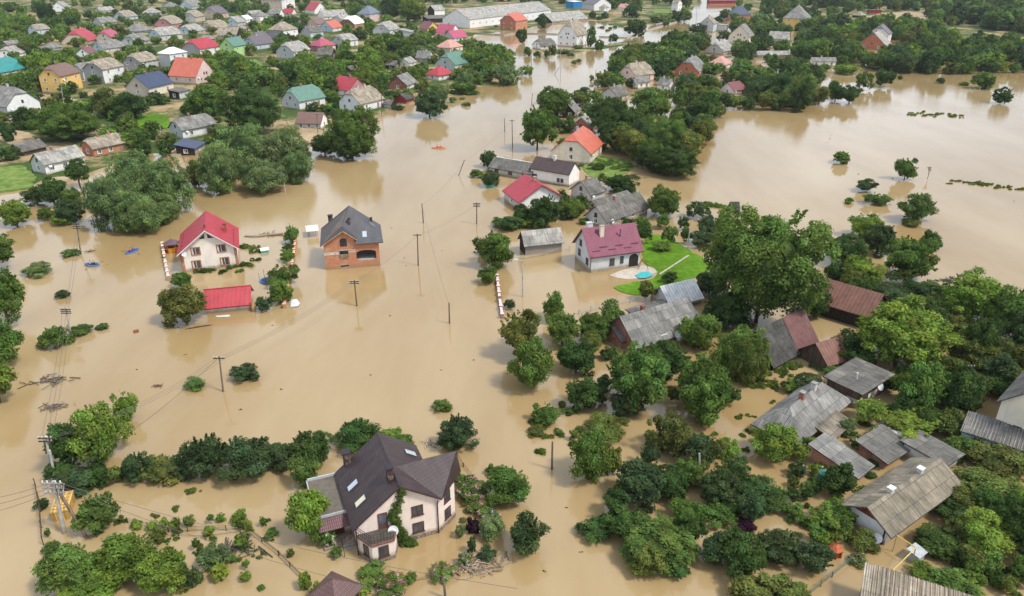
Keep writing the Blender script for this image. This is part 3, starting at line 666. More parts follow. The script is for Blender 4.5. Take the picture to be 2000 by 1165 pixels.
# near base corner (px), left end x, right end x, eave y at that corner, yaw, roof type (l/r = gable on the left/right face; g gable, h half hip, p hip), rise, roof, right and left wall (greyer left walls: raw plaster plus painted shade), windows
V = [
 ((131,24),100,141,16,48,'lg',.4,'sl','white','white',(1,2,1,1),'white gabled cottage|with grey roof beyond the dark trees'),
 ((197,26),187,224,21,45,'lg',.36,'sl','lg','lg',(2,1,1,1),'~small grey cottage|beyond the tan and blue gabled house'),
 ((200,52),181,231,45,46,'lh',.34,'slate','lg','lg',(2,1,1,0),'wide grey half hipped cottage|amid village trees'),
 ((247,41),223,270,33,44,'lh',.38,'tan','blue','blue',(2,1,1,1),'tan and blue gabled house|with a white shed in front'),
 ((74,70),57,100,58,48,'lh',.38,'tan','blue','blue',(2,1,1,1),'pale blue gabled cottage|with tan roof between big trees'),
 ((16,95),5,44,87,48,'lh',.34,'slate','gray','gray',(2,1,1,1),'~low grey cottage|behind the white walled grey cottage near the teal roof'),
 ((31,116),-8,54,106,47,'lh',.34,'sl','white','white',(2,1,1,1),'white walled grey cottage|behind the teal roofed house'),
 ((103,101),80,123,94,47,'lp',.34,'slate','lg','lg',(2,1,1,0),'grey hip roofed cottage|half hidden behind a dark tree'),
 ((173,88),122,195,80,46,'lh',.42,'red','beige','beige',(2,1,1,1),'bright red roofed house|half hidden by a dark tree'),
 ((219,84),190,237,72,45,'lh',.40,'mag','cream','beige',(1,1,1,1),'pink roofed beige house|between grey cottages'),
 ((204,105),181,246,95,44,'lh',.36,'slate','lg','blue',(2,1,1,1),'grey cottage with blue gable|in front of the pink roofed beige house'),
 ((177,113),150,191,104,46,'lg',.38,'maroon','white','white',(2,1,1,1),'maroon roofed white cottage|with a dish, behind yellow green tree'),
 ((2,150),-44,53,141,46,'lh',.42,'teal','white','white',(3,1,1,0),'teal roofed house|broad and half hidden by dark trees'),
 ((165,158),144,200,137,44,'lh',.38,'slate','lg','lg',(2,1,1,0),'~plain grey roofed house|tucked behind the grey and white tall house'),
 ((125,184),84,163,148,43,'lh',.40,'brown','yellow','yellow',(2,2,2,1),'yellow house|two storeys tall with brown half hipped roof'),
 ((206,166),169,246,135,40,'lh',.36,'tan','white','gray',(2,1,2,1),'grey and white tall house|beside the yellow house'),
 ((277,140),243,312,121,40,'lh',.36,'tan','lg','gray',(2,2,2,1),'grey gabled two storey house|behind the navy roofed house'),
 ((336,135),314,369,105,40,'lp',.30,'white','white','lg',(2,0,2,0),'white roofed tall house|with plain white walls'),
 ((394,119),359,432,95,38,'lh',.36,'red','white','gray',(2,0,2,0),'red roofed tall white house|with a balcony end'),
 ((385,167),333,423,149,30,'rg',.52,'orange','pink','pink',(2,2,1,2),'orange roofed pink gabled house|with a dark chimney'),
 ((460,115),432,485,90,38,'lg',.42,'green','green','green',(2,1,2,1),'lime green house|with green roof and balcony'),
 ((500,99),475,537,87,38,'lh',.38,'plum','blue','blue',(2,1,1,1),'plum roofed pale blue house|by the sunny grass strip'),
 ((268,90),237,294,82,41,'lh',.38,'slate','lg','lg',(2,1,1,1),'grey cottage|behind two round light trees'),
 ((315,82),293,357,69,40,'lh',.36,'sl','lg','blue',(2,1,1,1),'light grey roofed blue gabled cottage|behind the light round tree'),
 ((337,57),303,361,47,40,'lh',.38,'tan','rose','rose',(2,1,1,1),'tan roofed rose gabled house|among grey cottages'),
 ((272,66),240,300,61,42,'lp',.34,'slate','gray','gray',(2,1,1,0),'~long grey hipped cottage|beside the tan roofed rose gabled house'),
 ((375,69),345,402,62,39,'lh',.34,'sl','lg','blue',(2,1,1,1),'pale grey cottage|in front of the tan hipped cottage'),
 ((418,65),393,449,54,38,'lh',.36,'tan','beige','beige',(2,1,1,1),'tan roofed beige cottage|with long roof slope'),
 ((383,45),356,401,33,40,'lh',.38,'tan','beige','lg',(2,1,1,1),'~tan grey half hipped cottage|behind the rose gabled house'),
 ((424,38),397,447,27,38,'lh',.42,'plum','beige','beige',(2,1,1,1),'plum roofed beige gabled house|with attic window'),
 ((465,53),441,480,44,38,'lg',.40,'sl','lg','blue',(2,1,1,1),'pale roofed blue gabled cottage|beside the plum roofed beige house'),
 ((482,46),465,494,38,38,'lg',.36,'white','white','white',(2,1,1,0),'~whitish low roofed outhouse|next to the pale roofed blue gabled cottage'),
 ((375,19),351,399,13,41,'lg',.40,'slate','blue','blue',(2,1,1,1),'slate roofed blue gabled cottage|near the far cream flats'),
 ((305,33),279,316,25,43,'lp',.34,'sl','lg','lg',(1,1,1,0),'~grey pyramid roofed cottage|in trees'),
 ((338,19),318,351,13,42,'lp',.34,'slate','gray','gray',(2,1,1,0),'~dull grey low hipped cottage|beside the slate roofed blue gabled cottage'),
 ((495,37),478,517,31,36,'lg',.36,'sl','lg','lg',(2,1,1,0),'~light grey gabled cottage|beside the grey hip roofed village house'),
 ((462,77),425,477,69,34,'rg',.40,'tan','dwood','beige',(1,2,1,0),'tan barn with dark gable|behind the lime green house'),
 ((476,65),462,485,57,36,'lg',.3,'tan','lg','lg',(1,1,1,0),'~small tan roofed box cottage|behind the tan barn'),
 ((395,84),385,422,77,38,'lp',.34,'slate','gray','gray',(2,1,1,0),'~low grey shed house|behind the red roofed tall white house'),
 ((509,43),490,527,32,36,'lp',.36,'slate','white','white',(1,1,1,0),'grey hip roofed village house|below the long cream apartment block'),
 ((547,35),525,555,27,34,'rg',.4,'slate','white','lg',(1,1,1,0),'dark gabled grey shed|beside the little red roof'),
 ((571,30),553,579,25,34,'rg',.4,'red','white','white',(1,1,1,0),'little red roofed cottage|beside a grey shed near the flats'),
 ((552,20),512,577,0,32,'lp',.2,'sl','white','beige',(4,5,2,0),'long cream apartment block|with rows of small windows'),
 ((615,29),597,640,20,34,'rg',.46,'red','white','white',(1,1,1,1),'red roofed white gabled cottage|before dark woods'),
 ((634,40),620,680,33,30,'lg',.34,'sl','white','white',(3,1,1,0),'~long pale grey cottage|in front of the red roofed white gabled cottage'),
 ((724,45),699,746,27,36,'lp',.42,'steel','pink','pink',(2,2,2,0),'blue grey hip roofed villa|with pink and white walls'),
 ((556,85),526,584,59,37,'lp',.36,'tan','white','gray',(2,1,2,0),'tall grey hip roofed house|with one white front'),
 ((607,75),589,632,63,36,'lg',.40,'mid','blue','lg',(2,0,1,0),'mossy roofed pale blue house|behind the magenta hip roofed house'),
 ((620,53),597,640,47,34,'lg',.36,'brown','beige','beige',(2,1,1,0),'~low brown roofed cottage|behind the orange roofed white gabled house'),
 ((650,64),625,670,55,36,'lg',.42,'orange','white','blue',(1,1,1,1),'orange roofed white gabled house|with tall chimneys'),
 ((693,58),663,714,47,36,'lh',.38,'white','obrick','dbrick',(2,1,1,1),'brick gabled house|with bleached pale roof'),
 ((668,45),648,690,39,36,'lh',.34,'sl','lg','lg',(1,1,1,0),'~pale roofed cottage|just behind the brick gabled house'),
 ((520,91),479,537,81,36,'lh',.38,'plum','white','white',(2,1,1,0),'plum roofed white cottage|beside the tall grey hip roofed house'),
 ((575,117),541,607,101,36,'lh',.38,'sl','lg','lg',(2,1,1,1),'grey house with orange gable|and a dish in front of the magenta house'),
 ((627,103),606,656,90,35,'lp',.38,'mag','cream','rose',(2,2,1,0),'magenta hip roofed house|with rose and cream walls'),
 ((674,94),650,700,80,35,'lh',.36,'sl','white','lg',(2,0,1,1),'plain white gabled house|beside the magenta hip roofed house'),
 ((762,73),729,782,59,34,'lh',.38,'sl','white','lg',(2,1,1,1),'white house with grey gable|behind rounded green trees'),
 ((648,114),620,657,107,32,'rg',.42,'mid','dwood','gray',(1,1,1,0),'dark gabled low barn|below the magenta hip roofed house'),
 ((686,142),672,696,136,34,'lg',.36,'mid','wood','wood',(0,0,1,0),'~tiny grey roofed shed|sunk among village trees'),
 ((803,73),781,809,63,34,'mg',.2,'sl','lg','lg',(2,0,1,0),'~flat grey annex|beside the white house with grey gable'),
 ((849,37),836,869,20,34,'lg',.4,'sl','white','dwood',(0,0,1,0),'tall white mill shed|with dark gable near the long hall'),
 ((836,46),826,878,37,30,'mg',.14,'mid','dwood','dwood',(0,0,1,0),'dark open shed|below the tall white mill shed'),
 ((1007,61),977,1030,41,36,'lh',.36,'orange','obrick','brick',(2,2,2,0),'orange brick two storey house|with red roof by the yard'),
 ((835,63),818,858,57,32,'rg',.46,'maroon','yellow','yellow',(1,1,1,1),'maroon roofed yellow gabled cottage|before the white long hall'),
 ((880,73),850,900,65,34,'rg',.44,'mag','white','white',(1,1,1,1),'magenta roofed white cottage|with two chimneys behind its twin'),
 ((886,83),866,913,74,32,'lg',.40,'mag','white','lg',(2,1,1,0),'lower magenta roofed cottage|just in front of another magenta roof'),
 ((880,108),852,904,93,35,'lp',.36,'pink','cream','beige',(2,1,1,0),'salmon hip roofed cottage|behind the green roofed grey house'),
 ((889,141),851,921,126,34,'lh',.42,'green','white','lg',(2,1,1,1),'green roofed grey house|near the flood edge'),
 ((857,160),832,886,147,32,'lp',.36,'red','white','white',(2,1,1,0),'faded red hip roofed cottage|below the green roofed grey house'),
 ((838,124),813,847,113,34,'rg',.5,'slate','white','gray',(1,1,1,0),'small white cottage with dark gable|beneath round trees'),
 ((772,137),754,781,127,34,'rg',.4,'mid','wood','wood',(1,1,1,0),'~old plank shed|among trees behind the red roofed brown gabled house'),
 ((800,132),778,813,123,34,'lg',.34,'sl','white','white',(1,1,1,0),'~bleached tin roofed shed|under big round trees'),
 ((1160,22),1137,1193,9,22,'rg',.3,'plum','white','lg',(1,3,1,0),'grey warehouse|beside the blue hangar'),
 ((1180,24),1170,1189,15,24,'lp',.4,'tan','white','white',(1,1,1,0),'~small tan pyramid roofed cottage|in front of the grey warehouse'),
 ((1222,24),1207,1231,15,26,'rg',.4,'pink','cream','cream',(1,1,1,1),'~little pink roofed cottage|near the far river bend'),
 ((1323,23),1311,1331,6,24,'rg',.4,'tan','white','white',(1,1,2,0),'narrow white gabled house|by the far river bend'),
 ((1126,93),1089,1147,69,40,'lh',.62,'tan','white','white',(3,3,2,2),'tall white house|with broken slope roof on the flooded spit'),
 ((1056,98),1040,1086,90,36,'lh',.40,'mid','white','white',(2,1,1,1),'grey roofed white cottage|beside the tall white house'),
 ((1392,64),1366,1399,46,30,'lg',.44,'tan','blue','lg',(1,1,2,1),'grey block house|with flooded open porch at the bend'),
 ((1416,62),1399,1421,50,26,'mg',.08,'sl','lg','lg',(2,0,1,0),'~open flat roofed porch|attached beside the grey block house'),
 ((1462,87),1422,1471,71,50,'lg',.50,'slate','cream','cream',(1,2,2,2),'cream gabled house|beside the flooded gardens'),
 ((1412,108),1376,1434,100,44,'lh',.40,'sl','lg','lg',(2,1,1,1),'pale grey roofed cottage|near bend trees'),
 ((1362,153),1317,1380,139,46,'lh',.48,'slate','brick','brick',(1,2,1,1),'red brick gabled house|amid the river bank trees'),
 ((1415,137),1382,1429,126,42,'lp',.36,'pink','white','white',(2,1,1,0),'rosy hip roofed cottage|behind the red brick gabled house'),
 ((1480,113),1474,1545,107,4,'lh',.36,'sl','lg','lg',(3,1,1,0),'long pale roofed cottage|among bank side trees'),
 ((1494,144),1474,1504,136,46,'lg',.44,'tan','obrick','obrick',(1,1,1,0),'small orange gabled cottage|deep in the trees'),
 ((1537,83),1500,1542,76,40,'rg',.42,'sl','lg','lg',(1,2,1,0),'~pair roofed grey barn|below the yellow pyramid roofed house'),
 ((1428,41),1420,1465,28,2,'lp',.5,'navy','obrick','obrick',(3,1,1,0),'navy hip roofed brick villa|by the far river'),
 ((1571,56),1527,1581,36,62,'lp',.52,'slate','yellow','yellow',(1,2,2,0),'yellow pyramid roofed house|on the far bank'),
 ((1732,86),1692,1739,67,56,'lh',.42,'plum','white','white',(1,3,1,2),'white house with dark roof|behind the wide brick gable'),
 ((1728,99),1674,1738,89,56,'lg',.44,'sl','brick','brick',(1,2,1,1),'wide brick gabled cottage|with pale roof in the woods'),
 ((1585,131),1580,1631,119,2,'lg',.45,'slate','white','white',(3,0,1,0),'lonely grey roofed cottage|by the lake side trees'),
 ((1680,36),1664,1691,30,44,'lp',.4,'tan','dwood','dwood',(0,0,1,0),'~brown roofed hut|by the far bare field'),
 ((1240,163),1208,1277,147,42,'lh',.44,'tan','pink','pink',(2,2,1,1),'pinkish half hipped house|at the bank with tan roof'),
 ((1246,175),1232,1268,160,44,'lg',.34,'slate','white','white',(2,1,1,0),'~white annex with grey roof|against the pinkish half hipped house'),
 ((1305,181),1283,1317,166,38,'rg',.46,'slate','white','white',(1,1,1,0),'white cottage with dark gable|beside the pinkish house annex'),
 ((1205,200),1172,1227,188,46,'lg',.40,'mid','lg','lg',(2,1,1,0),'dark grey roofed cottage|sunk behind round bank trees'),
 ((1432,186),1407,1456,176,20,'lg',.40,'maroon','white','white',(2,1,1,0),'dark maroon roofed cottage|hidden in the river bank trees'),
 ((21,239),-28,84,207,28,'rh',.44,'slate','white','lg',(2,2,1,1),'white cottage with half hipped grey roof|beside the brown dirt street'),
 ((294,192),249,341,171,38,'lg',.40,'navy','cream','beige',(2,1,1,1),'navy roofed house|with cream walls'),
 ((352,196),332,374,180,34,'mg',.12,'mid','lg','dwood',(1,1,1,0),'~small lean to shed|beside the navy roofed house'),
 ((359,274),334,424,253,30,'lh',.42,'slate','white','lg',(2,1,1,1),'white house with grey half hipped roof|behind the willows'),
 ((46,308),22,92,295,36,'lg',.34,'mid','wood','wood',(0,0,1,0),'long grey roofed barn|at the green meadow edge'),
 ((185,309),163,250,289,36,'lh',.40,'tan','obrick','brick',(3,1,1,0),'brick cottage with grey half hipped roof|behind the first willow clump'),
 ((92,344),66,168,320,36,'lg',.40,'sl','white','lg',(3,1,1,1),'white cottage with weathered grey roof|nearest the green meadow'),
 ((382,304),346,401,290,34,'mg',.2,'navy','gray','dwood',(1,1,1,0),'small navy roofed shed|beside the second willow clump'),
 ((586,217),553,636,197,34,'lh',.44,'green','white','lg',(2,2,1,1),'green roofed white house|by the dirt lane'),
 ((683,192),649,718,176,32,'rg',.44,'red','rose','white',(1,2,1,1),'red roofed brown gabled house|behind the white tan roofed house'),
 ((705,222),664,750,202,34,'lh',.44,'tan','white','white',(2,2,1,1),'white house with tan half hipped roof|at the water edge'),
 ((795,178),759,814,166,34,'lg',.42,'slate','white','dbrick',(2,1,1,0),'brown gabled white cottage|behind the round water edge bush'),
 ((794,205),772,809,194,32,'lg',.36,'dk','redp','redp',(0,0,1,0),'dark roofed red shed|behind the round water edge bush'),
 ((764,214),750,774,203,30,'rg',.42,'mid','dwood','lg',(0,0,1,0),'little arched shed|beside the white tan roofed house'),
 ((627,254),580,641,240,28,'rg',.36,'brown','white','lg',(1,3,1,0),'low brown roofed outbuilding|by the lane with white end'),
 ((1122,232),1085,1131,219,58,'lg',.52,'slate','white','dwood',(1,2,1,0),'white cottage with black timber gable|among river bank trees'),
 ((1154,262),1113,1161,250,58,'lg',.44,'sl','brick','brick',(1,2,1,1),'blue grey roofed brick cottage|behind the orange roofed cream house'),
 ((1152,323),1077,1175,299,52,'lh',.42,'orange','cream','cream',(2,1,1,1),'orange roofed cream house|with half hipped gable beside the garden'),
 ((1153,397),1115,1178,378,44,'lg',.40,'mid','lg','lg',(0,1,1,1),'plain grey roofed small house|below the green garden plot'),
 ((1183,447),1143,1264,431,44,'lg',.46,'mid','white','lg',(4,1,1,1),'long grey and brown roofed house|behind the purple roofed house'),
 ((1162,412),1150,1228,398,42,'lg',.30,'mid','white','white',(2,1,1,0),'~dark flat sloped roof annex|just behind the long grey and brown roofed house'),
 ((1026,500),1015,1097,476,16,'lg',.50,'sl','block','dwood',(0,0,1,0),'grey plank walled barn|beside the purple roofed house'),
]
for r in V:
    C, xL, xR, yE, yaw, typ, rise, roof, wr, wl, wins, lab = r
    shed = any(k in lab.split('|')[0] for k in ('shed', 'barn', 'annex', 'outhouse', 'outbuilding', 'porch', 'hangar', 'warehouse', 'hut'))
    nm = 'apartment_block' if 'apartment' in lab else 'warehouse' if 'warehouse' in lab else 'shed' if shed else 'cottage' if 'cottage' in lab.split('|')[0] else 'house'
    root, g = house(C, xL, xR, yE, yaw, typ, rise, roof, wr, wl, wins, lab, nm, 'shed' if shed else 'house', ch=0 if shed or roof == 'white' else (2 if len(lab) % 5 == 0 else 1))
    if C[1] > 60 and not shed and len(lab) % 3 == 0: dish(root, g['W'] * .12, -.35, g['H'] * .75)
# ------------------------------------------------------------------ the nearer buildings, each measured on its own
def dirpx(p, q, z=0.0):
    a, b_ = gp(*p, z), gp(*q, z); return math.degrees(math.atan2(b_[1] - a[1], b_[0] - a[0]))
class Fr:
    """a building's own axes"""
    def __init__(s, C, yaw): s.X, s.Y = gp(*C); s.a = R(yaw); s.c, s.s = math.cos(s.a), math.sin(s.a)
    def loc(s, wx, wy): dx, dy = wx - s.X, wy - s.Y; return (dx * s.c + dy * s.s, -dx * s.s + dy * s.c)
    def wld(s, x, y): return (s.X + x * s.c - y * s.s, s.Y + x * s.s + y * s.c)
    def at_z(s, px, z): q = s.loc(*gp(px[0], px[1], z)); return (q[0], q[1], z)
    def at_y(s, px, y0):
        lo, hi = -3.0, 40.0
        for _ in range(50):
            m = (lo + hi) / 2
            if s.loc(*gp(px[0], px[1], m))[1] > y0: lo = m
            else: hi = m
        q = s.loc(*gp(px[0], px[1], lo)); return (q[0], y0, lo)
    def at_x(s, px, x0, sgn=1):
        lo, hi = -3.0, 40.0
        f = lambda m: s.loc(*gp(px[0], px[1], m))[0] - x0
        fl = f(lo)
        for _ in range(50):
            m = (lo + hi) / 2
            if f(m) * fl > 0: lo = m
            else: hi = m
        q = s.loc(*gp(px[0], px[1], lo)); return (x0, q[1], lo)
def reg(root, name, short, pts, gr):
    HOUSES.append(dict(o=root, short=short, bbox=(min(p[0] for p in pts), min(p[1] for p in pts), max(p[0] for p in pts), max(p[1] for p in pts)), g=gr, r=5, name=name))
GH = 'village houses standing in the flood'; GS = 'sheds and outbuildings in the flood'
def gutter(b, pts, col=(.07, .03, .03), r=.06):
    for p, q in zip(pts, pts[1:]): b.bar(p, q, r, M['paint'], col, 6)

# purple roofed white house
ro, g = house((1153,533),1114,1248,496,18,'lg',.50,'purple','cool','cool',(0,0,1,0),'purple roofed house|white walled with arched porch beside the bright lawn', ch=0, ov=.55, og=.5, D=7.2)
W, D, H, zr = g['W'], g['D'], g['H'], g['zr']
for x, z, s in ((W*.43, .95, .8), (W*.63, 1.15, .55)): add_window(ro, 'brown', x, 0, z, 0, s, 1.0)
for y, z in ((D*.22, 1.0), (D*.72, 1.5)): add_window(ro, 'brown', 0, y, z, -math.pi/2, .85, .95)
add_window(ro, 'brown', 0, D*.66, 3.5, -math.pi/2, .85, .9)
def arch(b):
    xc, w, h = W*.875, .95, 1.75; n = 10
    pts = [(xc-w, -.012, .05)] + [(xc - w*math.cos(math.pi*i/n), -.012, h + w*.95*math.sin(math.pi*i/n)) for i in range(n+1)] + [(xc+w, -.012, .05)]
    b.face(pts[::-1] if False else pts, M['paint'], (.03,.022,.02))  # flat dark panel paints the shade of the arch's recess
    o = [(xc-w-.16, -.03, .05)] + [(xc - (w+.16)*math.cos(math.pi*i/n), -.03, h + (w+.16)*.95*math.sin(math.pi*i/n)) for i in range(n+1)] + [(xc+w+.16, -.03, .05)]
    for i in range(len(pts)-1): b.face([o[i], pts[i], pts[i+1], o[i+1]], M['plaster'], (.70,.71,.71))
part(ro, 'archway', arch)
def ch1(b): b.box((W*.30-.38, D*.33-.3, H+1.2),(W*.30+.38, D*.33+.3, zr+.5), M['plaster'], (.70,.64,.48)); b.box((W*.30-.45, D*.33-.36, zr+.503),(W*.30+.45, D*.33+.36, zr+.62), M['concrete'], (.4,.38,.33))
def ch2(b): b.box((.9, D*.62-.45, H+1),(1.9, D*.62+.45, zr+.55), M['plaster'], (.66,.65,.63)); b.box((.83, D*.62-.52, zr+.553),(1.97, D*.62+.52, zr+.68), M['concrete'], (.5,.5,.49))
part(g['roof'], 'chimney', ch1); part(g['roof'], 'chimney', ch2)
part(g['roof'], 'vent_pipe', lambda b: (b.bar((W*.66, D*.26, H+1.5),(W*.66, D*.26, H+3.2), .09, M['paint'], (.10,.06,.08)), b.box((W*.66-.15, D*.26-.15, H+3.203),(W*.66+.15, D*.26+.15, H+3.27), M['paint'], (.12,.06,.08))))
def guards(b):
    rs_ = zr - H; k = 0
    for i in range(6):
        x0 = .3 + i*(W-.4)/6; y = .15 + (i % 2)*.45; z = H + rs_*(y/(D/2)) + .06; b.box((x0, y, z),(x0 + W/6 - .1, y+.05, z+.16), M['paint'], (.17,.05,.09))
part(g['roof'], 'snow_guard', guards)
part(ro, 'foundation', lambda b: b.box((-.06,-.06,-.5),(W+.06, D+.06,.16), M['concrete'], (.40,.36,.30)))
part(ro, 'downpipe', lambda b: gutter(b, [(-.08,-.5,H-.25),(-.06,-.09,H-.6),(-.06,-.09,.1)]))

# pink house with red roof and its garage
fr = Fr((359,533), 19); wR = fr.loc(*gp(467,520))[0]; apz = zsolve(*fr.wld(wR/2, 0), 448); eH = 4.05
ro, g = house((359,533),350,467,487,19,'rg',(apz-eH)/wR,'red','cream2','cream2',(0,0,1,0),'pink house with steep red roof|behind the red roofed garage', ch=0, W=wR, D=10.4, H=eH, ov=.55, og=.75)
W, D, H, zr = g['W'], g['D'], g['H'], g['zr']
for x in (W*.25, W*.76):
    add_window(ro, 'orange', x, 0, .6, 0, .98, .92)
    add_window(ro, 'orange', x + (.25 if x < W/2 else -.25), 0, 3.15, 0, .98, .88)
part(ro, 'attic_window', lambda b: [b.face([(W/2 + s*.25, -.02, zr-1.75),(W/2 + s*1.25, -.02, zr-1.75),(W/2 + s*.25, -.02, zr-.85)][::s], M['glass'], (.04,.045,.05)) for s in (1,-1)])
part(ro, 'corner_pilaster', lambda b: b.box((-.04,-.05,-.4),(.42,.3,H-.12), M['brick'], (.42,.19,.11)))
part(ro, 'corner_pilaster', lambda b: b.box((W-.42,-.05,-.4),(W+.04,.3,H-.12), M['brick'], (.42,.19,.11)))
def fascia(b):
    rs_ = (zr-H)/(W/2)
    for s in (0, 1):
        P = lambda x, dz: ((x if not s else W-x), -.765, H + rs_*x + dz)
        q = [P(-.55,-.22), P(W/2,-.22), P(W/2,-.02), P(-.55,-.02)]; b.face(q if not s else q[::-1], M['paint'], (.78,.77,.76))
part(g['roof'], 'bargeboard', fascia)
part(g['roof'], 'chimney', lambda b: (b.box((W*.80, D*.42, H+1.2),(W*.80+.55, D*.42+.7, H+2.75), M['brick'], (.28,.06,.05)), b.box((W*.80-.06, D*.42-.06, H+2.753),(W*.80+.61, D*.42+.76, H+2.86), M['paint'], (.2,.04,.04))))
part(g['roof'], 'vent', lambda b: b.box((W*.5-.16, .9, zr-.3),(W*.5+.16, 1.25, zr+.55), M['paint'], (.22,.04,.05)))
def dots(b):
    rs_ = (zr-H)/(W/2)
    for i in range(9):
        for x, s in ((.25,1),(W-.25,-1)):
            y = .2 + i*1.0; z = H + rs_*.25 + .03 + (i % 2)*.35*rs_*.5; b.box((x-.05, y, z),(x+.05, y+.3, z+.14), M['paint'], (.25,.02,.03))
part(g['roof'], 'snow_guard', dots); dish(ro, .75, -.5, H-.35, -.3, .5)
part(ro, 'downpipe', lambda b: gutter(b, [(-.05,-.02,H-.2),(-.05,-.1,-.3)], (.35,.14,.08)))
ro, g = house((404,615),385,490,599,14,'lg',.36,'red','cream2','cream2',(0,0,1,0),'red roofed garage|with tiled slope and plain pink wall in the water','garage','garage', ch=0, D=5.0, ov=.4, og=.3, hip=0)
W, D, H = g['W'], g['D'], g['H']
part(ro, 'post', lambda b: b.box((W-.05,-.35,-.5),(W+.2,-.1,H-.05), M['wood'], (.25,.08,.06)))
part(g['roof'], 'ridge_cap', lambda b: b.bar((-.3, D/2, g['zr']+.03),(W+.3, D/2, g['zr']+.03), .1, M['metal'], (.45,.03,.04), 6))

# unfinished brick house with charcoal roof
def brick_house():
    fr = Fr((637,528), 12); W = fr.loc(*gp(743,518))[0]; D = 8.6; root = empty('house', (fr.X, fr.Y, 0), fr.a)
    tag(root, 'unfinished brick house with charcoal tiled roof standing alone in the flood', 'house', GH)
    LF = fr.at_y((624.8,481), -.5); RF = fr.at_y((748.5,473), -.5); ze = LF[2]; zr_ = RF[2]
    H = ze + .15; AP = (W*.52, D*.5, 0); apz = zsolve(*fr.wld(AP[0], AP[1]), 401.5); AP = (AP[0], AP[1], apz)
    GF = fr.at_y((668.7,450.5), -.5); GR = fr.at_y((696,466.6), -.5)
    xl, xr, yb = LF[0], RF[0], D + .5; zR = zr_
    t = (GF[2]-zR)/(apz-zR); hy = -.5 + t*(AP[1]+.5)                # where the front gable's ridge meets the front slope
    GB = (GF[0], hy, GF[2])
    vx = lambda z: -.5 + (z-zR)/(apz-zR)*(AP[1]+.5)
    GRb = (GR[0], vx(GR[2]), GR[2])
    b = MB(); rc = CR['char']; m = M['metal']
    F = [[(xl,-.5,ze), GF, GB, AP, (xl, yb, ze)], [GF, GR, GRb, GB], [(GR[0]-.3,-.5,zR),(xr,-.5,zR), AP, GB, GRb], [(xr,-.5,zR),(xr,yb,zR),AP], [(xr,yb,zR),(xl,yb,ze),AP]]
    F[0] = [F[0][0]] + [GF, GB, AP, (xl, yb, ze)]
    b.slab(F, .18, m, rc, (.10,.08,.07)); ro = b.build('roof', root)
    bc = CW['obrick']; wb = MB(); mm = M['brick']
    def wall_front(x0, x1, z0, z1, holes):
        xs = sorted({x0, x1, *[h[0] for h in holes], *[h[1] for h in holes]}); zs = sorted({z0, z1, *[h[2] for h in holes], *[h[3] for h in holes]})
        for i in range(len(xs)-1):
            for k in range(len(zs)-1):
                cx, cz = (xs[i]+xs[i+1])/2, (zs[k]+zs[k+1])/2
                if any(h[0] < cx < h[1] and h[2] < cz < h[3] for h in holes): continue
                wb.face([(xs[i],0,zs[k]),(xs[i+1],0,zs[k]),(xs[i+1],0,zs[k+1]),(xs[i],0,zs[k+1])], mm, bc)
        for h in holes:
            dpt = h[4]; ic = (.16,.15,.14); a, c, e, f = h[:4]  # recess back and ceiling coloured dark for the shade inside
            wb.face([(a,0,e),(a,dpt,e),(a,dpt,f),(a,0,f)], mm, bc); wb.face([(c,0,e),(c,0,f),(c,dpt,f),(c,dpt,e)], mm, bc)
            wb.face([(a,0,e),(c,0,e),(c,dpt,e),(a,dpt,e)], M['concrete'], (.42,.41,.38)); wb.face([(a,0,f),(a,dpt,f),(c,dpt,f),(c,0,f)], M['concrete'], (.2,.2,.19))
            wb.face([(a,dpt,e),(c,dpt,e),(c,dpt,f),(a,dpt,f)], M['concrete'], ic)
    hz = H - .1
    q = lambda px: fr.at_y(px, 0)
    l1, l2 = q((697,509)), q((734,487)); w1, w2 = q((664.5,505)), q((679.5,490)); v1, v2 = q((666,523)), q((681.5,518)); a1, a2 = q((664,482)), q((676.5,465))
    holes = [(l1[0], l2[0], l1[2], l2[2], 3.0), (w1[0], w2[0], w1[2], w2[2], .8), (v1[0], v2[0], v1[2], v2[2], .6)]
    wall_front(0, W, -.6, hz, holes)
    wb.face([(W,0,-.6),(W,D,-.6),(W,D,hz),(W,0,hz)], mm, bc); wb.face([(W,D,-.6),(0,D,-.6),(0,D,hz),(W,D,hz)], mm, bc); wb.face([(0,D,-.6),(0,0,-.6),(0,0,hz),(0,D,hz)], mm, bc)
    gx = GR[0]-.35
    zl = lambda x: ze + (GF[2]-ze)*(x-xl)/(GF[0]-xl) - .2
    up = [(0,0,hz),(gx,0,hz),(gx,0,GR[2]-.0),(GF[0],0,GF[2]-.2),(0,0,zl(0))]
    wb.face(up, mm, bc); wb.face([(gx,0,hz),(gx,1.5,hz),(gx,1.5,GR[2]),(gx,0,GR[2])], mm, bc)
    wb.build('wall', root)
    # pale course of mortar-smeared brick and lintel, sitting proud of the wall
    part(root, 'ring_beam', lambda b: (b.box((-.03,-.04,l2[2]-.55),(w1[0]-.15,-.003,l2[2]+.05), M['stone'], (.62,.52,.40)), b.box((w2[0]+.1,-.04,l2[2]-.25),(l1[0]-.1,-.003,l2[2]+.3), M['stone'], (.62,.52,.40)), b.box((w1[0]-.2,-.10,w2[2]+.1),(gx,-.045,w2[2]+.24), M['concrete'], (.5,.48,.45))))
